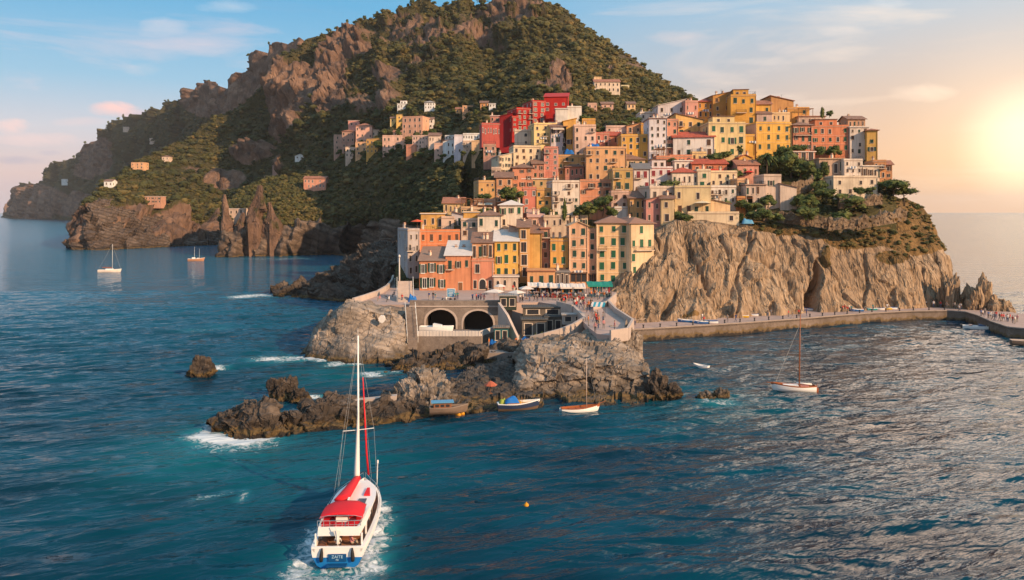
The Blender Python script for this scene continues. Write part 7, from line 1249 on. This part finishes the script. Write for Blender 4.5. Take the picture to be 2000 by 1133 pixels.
# ================================================================ people
def person_mesh(pose):
    J = {'hip': (0, 0, .95), 'waist': (0, 0, 1.12), 'chest': (0, 0, 1.34), 'neck': (0, .0, 1.50), 'chin': (0, -.02, 1.58), 'head': (0, -.01, 1.70), 'crown': (0, .01, 1.78)}
    st = {'stand': (.10, .02, .12, .04), 'walk': (.09, .30, .10, .24), 'lean': (.11, .06, .16, .30), 'sit': None}[pose]
    for s, k in ((-1, 'l'), (1, 'r')):
        if pose == 'sit':
            J['thigh'+k] = (s*.10, -.05, .50); J['knee'+k] = (s*.13, -.46, .50); J['ankle'+k] = (s*.13, -.48, .09); J['toe'+k] = (s*.14, -.66, .04)
            J['sho'+k] = (s*.19, 0, .96); J['elb'+k] = (s*.25, -.10, .70); J['wri'+k] = (s*.17, -.36, .62); J['han'+k] = (s*.15, -.46, .59)
        else:
            ph = s*st[1]; J['thigh'+k] = (s*.10, 0, .90); J['knee'+k] = (s*(.10), -ph*.5-.03, .50); J['ankle'+k] = (s*st[0], -ph, .09); J['toe'+k] = (s*(st[0]+.02), -ph-.17, .04)
            J['sho'+k] = (s*.19, 0, 1.43); J['elb'+k] = (s*(.22+st[2]*.3), ph*.5+.03, 1.14); J['wri'+k] = (s*(.22+st[2]*.3), ph-.10-st[3]*.3*(s > 0), .90); J['han'+k] = (s*(.22+st[2]*.25), ph-.15-st[3]*.4*(s > 0), .82)
    if pose == 'sit':
        for k, v in (('hip', .50), ('waist', .66), ('chest', .87), ('neck', 1.03), ('chin', 1.11), ('head', 1.23), ('crown', 1.31)): J[k] = (J[k][0], J[k][1], v)
    names = list(J); ix = {k: i for i, k in enumerate(names)}; E_ = [('hip', 'waist'), ('waist', 'chest'), ('chest', 'neck'), ('neck', 'chin'), ('chin', 'head'), ('head', 'crown')]
    for k in 'lr': E_ += [('hip', 'thigh'+k), ('thigh'+k, 'knee'+k), ('knee'+k, 'ankle'+k), ('ankle'+k, 'toe'+k), ('chest', 'sho'+k), ('sho'+k, 'elb'+k), ('elb'+k, 'wri'+k), ('wri'+k, 'han'+k)]
    me = bpy.data.meshes.new('person'); me.from_pydata([J[k] for k in names], [(ix[a], ix[b]) for a, b in E_], []); ob = bpy.data.objects.new('person_skeleton', me); COL.objects.link(ob)
    md = ob.modifiers.new('skin', 'SKIN'); Rr = {'hip': .13, 'waist': .125, 'chest': .15, 'neck': .058, 'chin': .075, 'head': .10, 'crown': .07, 'thigh': .095, 'knee': .06, 'ankle': .045, 'toe': .04, 'sho': .065, 'elb': .045, 'wri': .034, 'han': .04}
    for k in names:
        r = Rr.get(k) or Rr[k[:-1]]; v = me.skin_vertices[0].data[ix[k]]; v.radius = (r, r*(.8 if k in ('chest', 'waist', 'hip') else 1)); v.use_root = (k == 'hip')
    ob.modifiers.new('sub', 'SUBSURF').levels = 1
    dg = bpy.context.evaluated_depsgraph_get(); dg.update(); out = bpy.data.meshes.new_from_object(ob.evaluated_get(dg)); out.name = 'person'; bpy.data.objects.remove(ob)
    dz = .45 if pose == 'sit' else 0
    for p in out.polygons:
        c = p.center; z = c.z+dz*(1 if pose == 'sit' else 0)
        if pose == 'sit': hd = c.z > 1.05; hair = c.z > 1.2 and c.y > -.05; top = c.z > .56 and c.y > -.2; feet = c.z < .1
        else: hd = c.z > 1.5; hair = c.z > 1.66 and c.y > -.06 or (c.z > 1.55 and c.y > .05); top = c.z > .98 and abs(c.x) < .34; feet = c.z < .1
        arm = (abs(c.x) > .2 and (c.z < 1.17 if pose != 'sit' else (c.z < .72 and c.z > .55)))
        p.material_index = 3 if hair else 0 if hd else 4 if feet else (0 if arm and c.z > .7 and pose != 'sit' else 1 if top else 2); p.use_smooth = True
    for _ in range(5): out.materials.append(None)
    return out
SKIN = [M(c, .6, .08, name='skin') for c in ((.48, .26, .17), (.38, .19, .12))]; HAIR = [M(c, .7, name='hair') for c in ((.03, .018, .012), (.10, .05, .025), (.25, .15, .06))]
CLO = {'red': (.5, .03, .025), 'white': (.62, .58, .55), 'black': (.02, .02, .022), 'blue': (.04, .09, .24), 'orange': (.6, .16, .03), 'teal': (.03, .2, .2), 'pink': (.5, .2, .2), 'grey': (.2, .19, .19)}
CLM = {k: M(v, .8, name=k+'_cloth') for k, v in CLO.items()}; TROU = {k: M(v, .8, name=k+'_trousers') for k, v in {'dark': (.03, .03, .04), 'blue': (.05, .08, .16), 'beige': (.36, .28, .2), 'grey': (.14, .13, .13)}.items()}
PM = {k: person_mesh(k) for k in ('stand', 'walk', 'lean', 'sit')}
_pr = random.Random(21)
def person(p, top, bottom, pose, label, group, rz=None):
    o = bpy.data.objects.new('person', PM[pose]); link(o); o.location = p; o.rotation_euler = (0, 0, _pr.uniform(0, 6.28) if rz is None else rz); s = _pr.uniform(.92, 1.06); o.scale = (s, s, s)
    for i, m in enumerate((_pr.choice(SKIN), CLM[top], TROU[bottom], _pr.choice(HAIR), IRON)): o.material_slots[i].link = 'OBJECT'; o.material_slots[i].material = m
    return tag(o, label, 'person', group)
POSEW = {'stand': 'standing', 'walk': 'walking', 'lean': 'standing', 'sit': 'sitting'}; TW = {'dark': 'dark trousers', 'blue': 'blue jeans', 'beige': 'beige trousers', 'grey': 'grey trousers'}
def crowd(spots, z, where, tops, group, poses=('stand', 'walk', 'lean')):
    for px, py in spots:
        t = _pr.choice(tops); b = _pr.choice(list(TROU)); po = _pr.choice(poses); person(at(px, py, z), t, b, po, f'person in {t} and {TW[b]} {where}', group)
def ring(n, x0, x1, y0, y1): return [(_pr.uniform(x0, x1), _pr.uniform(y0, y1)) for _ in range(n)]
crowd([(1036+k*7.3+_pr.uniform(-2, 2), _pr.uniform(585.5, 589.5)) for k in range(16)], PZ, 'in front of the market stalls', ('red', 'black', 'white', 'blue', 'red', 'grey'), 'people in front of the market row')
crowd([(1155+k*6+_pr.uniform(-2, 2), _pr.uniform(581, 586)) for k in range(6)], PZ, 'under the sea-green awning', ('orange', 'red', 'white', 'orange'), 'people under the sea-green awning')
crowd(ring(7, 1092, 1108, 592, 600), PZ, 'on the open piazza', ('red', 'black', 'blue', 'white'), 'small group on the open piazza')
crowd(ring(14, 1120, 1142, 592, 606), PZ, 'in the dense crowd atop the seaward walk', ('red', 'red', 'white', 'black', 'pink'), 'crowd at the top of the seaward walk')
crowd(ring(8, 1144, 1160, 598, 612), 7.75, 'beside the striped canopy', ('red', 'black', 'orange', 'blue'), 'people beside the striped canopy')
crowd(ring(8, 1148, 1178, 622, 640), 7.3, 'on the seaward walk', ('orange', 'black', 'red', 'grey'), 'people on the seaward walk'); crowd(ring(4, 1160, 1206, 642, 652), 6.95, 'by the parapet of the big rock', ('black', 'grey', 'pink'), 'people by the parapet of the big rock')
crowd([(923+k*6+_pr.uniform(-2, 2), _pr.uniform(588, 593)) for k in range(5)], PZ, 'near the large white parasol', ('pink', 'blue', 'white', 'red'), 'people near the large white parasol'); crowd([(865, 592), (872, 590), (880, 593), (888, 592)], PZ, 'on the chairs by the arched wall', ('black', 'white', 'grey'), 'people on the chairs by the arched wall', ('sit',))
crowd([(838, 586), (846, 586), (850, 587), (890, 586), (894, 585)], PZ, 'before the orange houses', ('blue', 'black', 'teal'), 'people before the orange houses'); crowd(ring(6, 998, 1024, 586, 591), PZ, 'between the dark kiosk and the market row', ('black', 'red', 'grey', 'white'), 'people between the kiosk and the market')
crowd(ring(5, 776, 788, 574, 590), PZ, 'in the lane at the left of the piazza', ('white', 'grey', 'red', 'pink'), 'people in the lane left of the piazza'); crowd([(742, 588), (752, 584), (760, 590), (770, 580)], PZ, 'on the benches beside the curved parapet', ('white', 'pink', 'grey'), 'people on the benches', ('sit',))
crowd([(1008, 576), (984, 572), (1002, 571), (950, 575)], PZ, 'before the yellow house', ('red', 'pink', 'black'), 'people before the yellow house'); crowd([(982, 678), (1008, 676), (1014, 672), (955, 678)], 1.9, 'in the boat yard under the right arch', ('red', 'teal', 'blue', 'orange'), 'people in the boat yard')
crowd([(1210+k*5+_pr.uniform(-2, 2), _pr.uniform(632, 637)) for k in range(7)], 2.15, 'at the left end of the quay', ('black', 'grey', 'black', 'red'), 'people at the left end of the quay')
crowd([(1372, 627), (1375, 632), (1421, 629), (1437, 628), (1500, 618), (1506, 617), (1527, 615), (1534, 613), (1540, 619), (1546, 612), (1551, 610), (1548, 622), (1560, 618), (1575, 617)], 2.15, 'on the quay left of the dark cleft', ('red', 'black', 'grey', 'blue', 'white'), 'people on the quay left of the dark cleft')
crowd([(1604, 608), (1616, 607), (1622, 607), (1646, 610), (1650, 609), (1655, 611), (1659, 608), (1663, 610), (1690, 604), (1705, 607), (1720, 602), (1733, 607), (1745, 601)], 2.15, 'among the boats right of the dark cleft', ('red', 'red', 'white', 'orange', 'teal'), 'people right of the dark cleft')
crowd(ring(5, 1806, 1850, 598, 603), 2.15, 'at the right end of the cliff', ('red', 'grey', 'white'), 'people at the right end of the cliff'); crowd(ring(5, 1862, 1880, 604, 611), 2.15, 'by the pale rock on the pier', ('black', 'white', 'grey'), 'people by the pale rock on the pier')
crowd([(1915+k*4.6+_pr.uniform(-2, 2), 616+k*.9+_pr.uniform(-3, 5)) for k in range(17)], 2.15, 'in the crowd at the end of the pier', ('red', 'white', 'black', 'pink', 'grey', 'blue'), 'crowd at the end of the pier')
x, y, z = mo.location; person((x-.15, y+.75, .70), 'white', 'dark', 'sit', 'person in a white top sitting in the stern of the motor-sailer', None, R(180)); person((x+.75, y+1.1, .70), 'pink', 'beige', 'sit', 'person in a pink top sitting at the right of the motor-sailer cockpit', None, R(120))
# ================================================================ woods on the hills, then trees one can tell apart
pos, sz, px, py = pick(A, 4200, 3.5, 8, 1); scatter('headland_wood', pos, sz*.8, 'dark scrub and woods of the far headland', None, .8, True)
pos, sz, px, py = pick(B, 24000, 1.3, 3.0, 2); pos, sz, px, py = clear(pos, sz, px, py); sz = sz*np.clip(pos[:, 1]/430, .75, 1.5)
tint = .42+.22*fbm(pos*.02, 3, 5)+.25*np.clip((px-900)/300, 0, 1)*np.clip((260-py)/120, 0, 1); sz *= .62+1.7*(rng.random(len(sz))**5); scatter('mountain_wood', pos, sz*.66, 'dense scrub and woods covering the mountain', tint, .8, True)
pos, sz, px, py = pick(C, 3600, 1.5, 3.2, 3); pos, sz, px, py = clear(pos, sz, px, py); scatter('cave_headland_wood', pos, sz*.66, 'green woods above the sea caves', .42+.22*fbm(pos*.03, 3, 6), .9)
pos, sz, px, py = pick(E, 2400, 1.0, 2.0, 4, cond=lambda x, y: 1+2*(x < 960)); pos, sz = clear(pos, sz); scatter('village_greenery', pos, sz*.75, 'greenery between the village houses', .38+.2*fbm(pos*.1, 3, 7), .9)
pos, sz, px, py = pick(D, 420, .4, 1.3, 5, cond=lambda x, y: (y < 470+np.clip((x-1500)/200, 0, 1)*35)*1.0); scatter('cliff_scrub', pos, sz*1.0, 'dry grass and scrub on top of the cliff', .62+.25*fbm(pos*.2, 2, 7), .8, True)
# skyline trees
def ridge_tree(S, px, hpx, kind, label, group, width=1.0):
    i = int(np.argmin(np.abs(S.us-px))); w_ = S.W[i]; v = int(np.argmax((w_[:, 2]-H)/w_[:, 1])); x, y, z = w_[v]; return tree((x, y, z-1), hpx*y/F, kind, label, width, 'tree', group)
_tr = random.Random(8)
for px in [650, 668, 690, 703, 716, 733, 748, 760, 775, 786, 795, 806, 822, 836, 850, 868, 884, 900, 912, 926, 945, 958, 985, 1005, 1030, 1060, 1085, 1108, 1130, 1146, 1160, 1176, 1192, 1208, 1222, 1238, 1255, 1270, 1284, 1300, 1314, 1326, 1336, 1346, 1354]:
    ridge_tree(B, px+_tr.uniform(-4, 4), _tr.uniform(7, 12), _tr.choice(['round', 'round', 'round', 'tall']), 'dark tree standing on the skyline of the mountain', 'trees on the mountain skyline', _tr.uniform(.9, 1.3))
for px in [62, 110, 150, 176, 196, 212, 222, 236, 250, 262, 276, 290, 302, 316, 326, 340, 352, 390, 430, 476, 500, 536, 575, 600]:
    ridge_tree(A, px+_tr.uniform(-3, 3), _tr.uniform(4, 8), _tr.choice(['round', 'tall']), 'small dark tree standing on the skyline of the far headland', 'trees on the headland skyline', _tr.uniform(.9, 1.3))
VG = 'garden trees of the village'
def vt(px, yb, yt, kind, label, width=1.0, dd=-2.0, d=None, name='tree'): return tree_px(px, yb, yt, (float(dv(px, yb))+dd) if d is None else d, kind, label, width, name)
vt(1178, 420, 380, 'round', 'round dense green tree before the broad terracotta-coloured house', 1.0, d=199); vt(1150, 424, 392, 'round', 'spreading dark green tree left of the round dense one', 1.3, d=199); vt(1132, 426, 402, 'round', 'lower leafy tree beside the big white rounded house', 1.1, d=199); vt(1196, 424, 404, 'bush', 'small dark bush beside the little white house', 1.2, d=199)
vt(1103, 426, 384, 'cypress', 'slim dark cypress in front of the big white rounded house', .42, d=199, name='cypress'); vt(990, 398, 362, 'round', 'leafy green tree beside the red-pink house', 1.05, d=208); vt(1008, 402, 372, 'round', 'broad green tree right of the leafy one, over a garden wall', 1.2, d=208)
vt(1545, 352, 292, 'round', 'large round olive-green tree below the big yellow house', 1.0, d=224); vt(1572, 356, 312, 'round', 'dark bushy tree right of the large olive-green one', 1.2, d=222); vt(1586, 358, 322, 'bush', 'olive bush between the dark bushy tree and the coral garden wall', 1.1, d=221); vt(1518, 345, 300, 'tall', 'feathery tree left of the large olive-green one', 1.0, d=226)
vt(1610, 350, 312, 'tall', 'dark slender tree left of the brown open-fronted house', .9, d=220); vt(1600, 384, 350, 'round', 'dark ivy-clad tree over the broken stone wall', 1.0, d=212); vt(1660, 418, 376, 'round', 'round-topped green tree under the long white lower house', 1.5, d=205); vt(1745, 398, 345, 'pine', 'windswept pine leaning at the right end of the hill', 1.15, d=212, name='pine_tree'); vt(1766, 400, 362, 'pine', 'sunlit pine beyond the windswept one', 1.2, d=213, name='pine_tree')
vt(1578, 432, 395, 'bush', 'bushy tree before the long rough stone wall', 1.1, d=194); vt(1640, 442, 405, 'bush', 'grey-green bush right of the long rough stone wall', 1.0, d=198); vt(1490, 430, 402, 'bush', 'light green bush by the blue tarpaulin', 1.4, d=194); vt(1470, 428, 408, 'bush', 'dark clipped bush behind the blue tarpaulin', 1.5, d=196); vt(1520, 432, 412, 'bush', 'small shrub on the dry grass above the cliff', 1.2, d=195); vt(1792, 414, 396, 'tall', 'tiny wind-bent tree on the outermost edge of the hill', .9, d=221)
vt(1444, 306, 280, 'tall', 'dark pointed shrub on the terrace below the cream-yellow house', .8, d=232); vt(1418, 308, 292, 'bush', 'potted shrub row tree by the cream-yellow house', 1.2, d=231); vt(1606, 228, 208, 'cypress', 'dark topiary-like tree on the roof of the broad orange-red house', .9, d=243); vt(1620, 229, 215, 'round', 'small leaning tree beside the topiary-like roof tree', 1.0, d=243)
vt(1680, 384, 364, 'round', 'pair of clipped green trees on the terrace of the long white house, left one', 1.2, d=209); vt(1697, 384, 364, 'round', 'pair of clipped green trees on the terrace of the long white house, right one', 1.2, d=209)
vt(1338, 434, 415, 'bush', 'dark green hedge bush at the left of the cliff-edge terrace', 1.5, d=193); vt(1240, 436, 420, 'bush', 'dark shrub between the tan and rose houses and the corner house roof', 1.2, d=196)
for k, (px, yb, yt) in enumerate(((1046, 684, 650), (1058, 682, 646), (1070, 680, 648), (1082, 677, 650), (1092, 670, 648))): tree_px(px, yb, yt, 134+k*.8, 'cypress', 'dark narrow evergreen in the clump filling the hollow beside the sheds', .7, 'cypress', 'dark evergreens beside the sheds')
# a palm
def palm(px, yb, yt, d, label):
    x, y, z = P(px, yb, d); h = (yb-yt)*d/F; o = empty('palm_tree', (x, y, z), 0, label, 'tree'); m = MB(); m.tube([(0, 0, -.5), (.15, 0, h*.4), (.1, 0, h*.78)], [.28, .2, .17], 8); m.build('trunk', [BARK], o, True); m = MB(); r = random.Random(3)
    for k in range(26):
        a = k*2.4; up = r.uniform(.1, 1.1); L = h*.42; pts = [Vector((.1+math.cos(a)*L*t*math.cos(up*(1-t)*.9), math.sin(a)*L*t*math.cos(up*(1-t)*.9), h*.78+L*(math.sin(up)*t-1.0*t*t*(1.15-.3*up)+.05))) for t in np.linspace(0, 1, 7)]
        sd_ = Vector((-math.sin(a), math.cos(a), 0))
        for i in range(6):
            for s in (-1, 1):
                w0, w1 = .32*math.sin(math.pi*(i+.4)/7), .32*math.sin(math.pi*(i+1.4)/7.4); m.add([pts[i], pts[i+1], pts[i+1]+sd_*s*w1*1.0+Vector((0, 0, -.12)), pts[i]+sd_*s*w0+Vector((0, 0, -.1))], [(0, 1, 2, 3)])
    me = m.mesh('crown', [LEAF_TREE]); a_ = me.attributes.new('tint', 'FLOAT', 'POINT'); a_.data.foreach_set('value', np.clip(rng.normal(.4, .2, len(me.vertices)), 0, 1).astype(np.float32)); inst('crown', me, o)
palm(1497, 348, 296, 221, 'palm tree with drooping fronds above the pinkish grey house')
# hedge
def hedge(px0, px1, yb, yt, d, label):
    x0, y, z = P(px0, yb, d); x1 = P(px1, yb, d)[0]; hh = (yb-yt)*d/F; r = np.random.default_rng(4); n = 900; c = np.stack([r.uniform(0, x1-x0, n), r.uniform(0, 1.2, n), r.uniform(0, hh, n)], 1); a = r.normal(0, 1, (n, 3))*.16; b = r.normal(0, 1, (n, 3))*.16
    V = np.concatenate([c+a, c-a*.5+b, c-a*.5-b]); i = np.arange(n); Fc = np.stack([i, n+i, 2*n+i], 1); o = empty('hedge', (x0, y, z), 0, label, 'hedge'); inst('foliage', np_mesh('foliage', V, Fc, [LEAF_TREE], False, None, {'tint': np.tile(r.uniform(.1, .5, n), 3)}), o)
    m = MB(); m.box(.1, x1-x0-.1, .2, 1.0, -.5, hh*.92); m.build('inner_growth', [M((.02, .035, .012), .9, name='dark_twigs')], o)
hedge(1496, 1534, 394, 376, 209, 'clipped dark green hedge in front of the pinkish grey house'); hedge(1436, 1452, 432, 418, 193.5, 'short hedge beside the blue tarpaulin')

# trees among the hillside houses and shrubs in the gaps of the village
for px, yb, hp in [(664, 302, 14), (690, 300, 10), (704, 282, 12), (742, 290, 20), (752, 262, 14), (765, 298, 12), (778, 264, 16), (800, 262, 12), (832, 268, 18), (846, 262, 15), (858, 252, 14), (820, 306, 14), (842, 300, 12), (866, 310, 14), (884, 308, 10), (812, 226, 12), (800, 214, 10), (760, 216, 12), (856, 214, 12), (884, 224, 12), (930, 222, 12), (945, 214, 10), (976, 212, 12), (744, 306, 14), (712, 312, 12), (905, 302, 12), (925, 300, 10), (590, 370, 10), (640, 368, 12), (612, 374, 10)]:
    d = B.surf(px, yb)-4; x, y, z = P(px, yb, d); tree((x, y, z-1), hp*d/F, _tr.choice(['round', 'round', 'tall']), 'leafy green tree growing among the hillside houses', _tr.uniform(1.0, 1.4), 'tree', 'trees among the hillside houses')
for px, yb in [(1166, 262), (1180, 256), (1214, 252), (1240, 240), (1142, 240), (1062, 330), (1010, 318), (960, 358), (946, 392), (1002, 420), (1066, 426), (1088, 432), (1236, 384), (1256, 378), (1312, 320), (1306, 372), (1396, 318), (1424, 326), (1452, 338), (1436, 346), (1472, 412), (1448, 404), (1500, 402), (1380, 408), (1410, 408), (1324, 432), (1218, 440), (1140, 426), (950, 428), (918, 440), (892, 452), (850, 452), (1480, 322), (1500, 310), (1530, 308), (1560, 300), (1600, 302), (1630, 304), (1614, 388), (1560, 402), (1582, 404)]:
    d = float(dv(px, yb))-1.2; x, y, z = P(px, yb, d); s = _tr.uniform(2.0, 4.4); tree((x, y, z-.3), s, 'bush', 'small green shrub filling a gap between village houses', _tr.uniform(1.0, 1.6), 'shrub', 'shrubs in the gaps of the village')
# ================================================================ sea haze
mb = MB(); mb.box(-14500, 14500, -600, 14500, -12, 320); hz = bpy.data.materials.new('haze'); hz.use_nodes = True; t = NT(hz.node_tree); hz.node_tree.nodes.remove(hz.node_tree.nodes['Principled BSDF'])
pv = t.n('ShaderNodeVolumePrincipled'); pv.inputs['Color'].default_value = (.86, .87, .92, 1); pv.inputs['Density'].default_value = .000045; t.l(pv.outputs[0], hz.node_tree.nodes['Material Output'].inputs['Volume'])
tag(mb.build('haze', [hz]), kind='stuff')
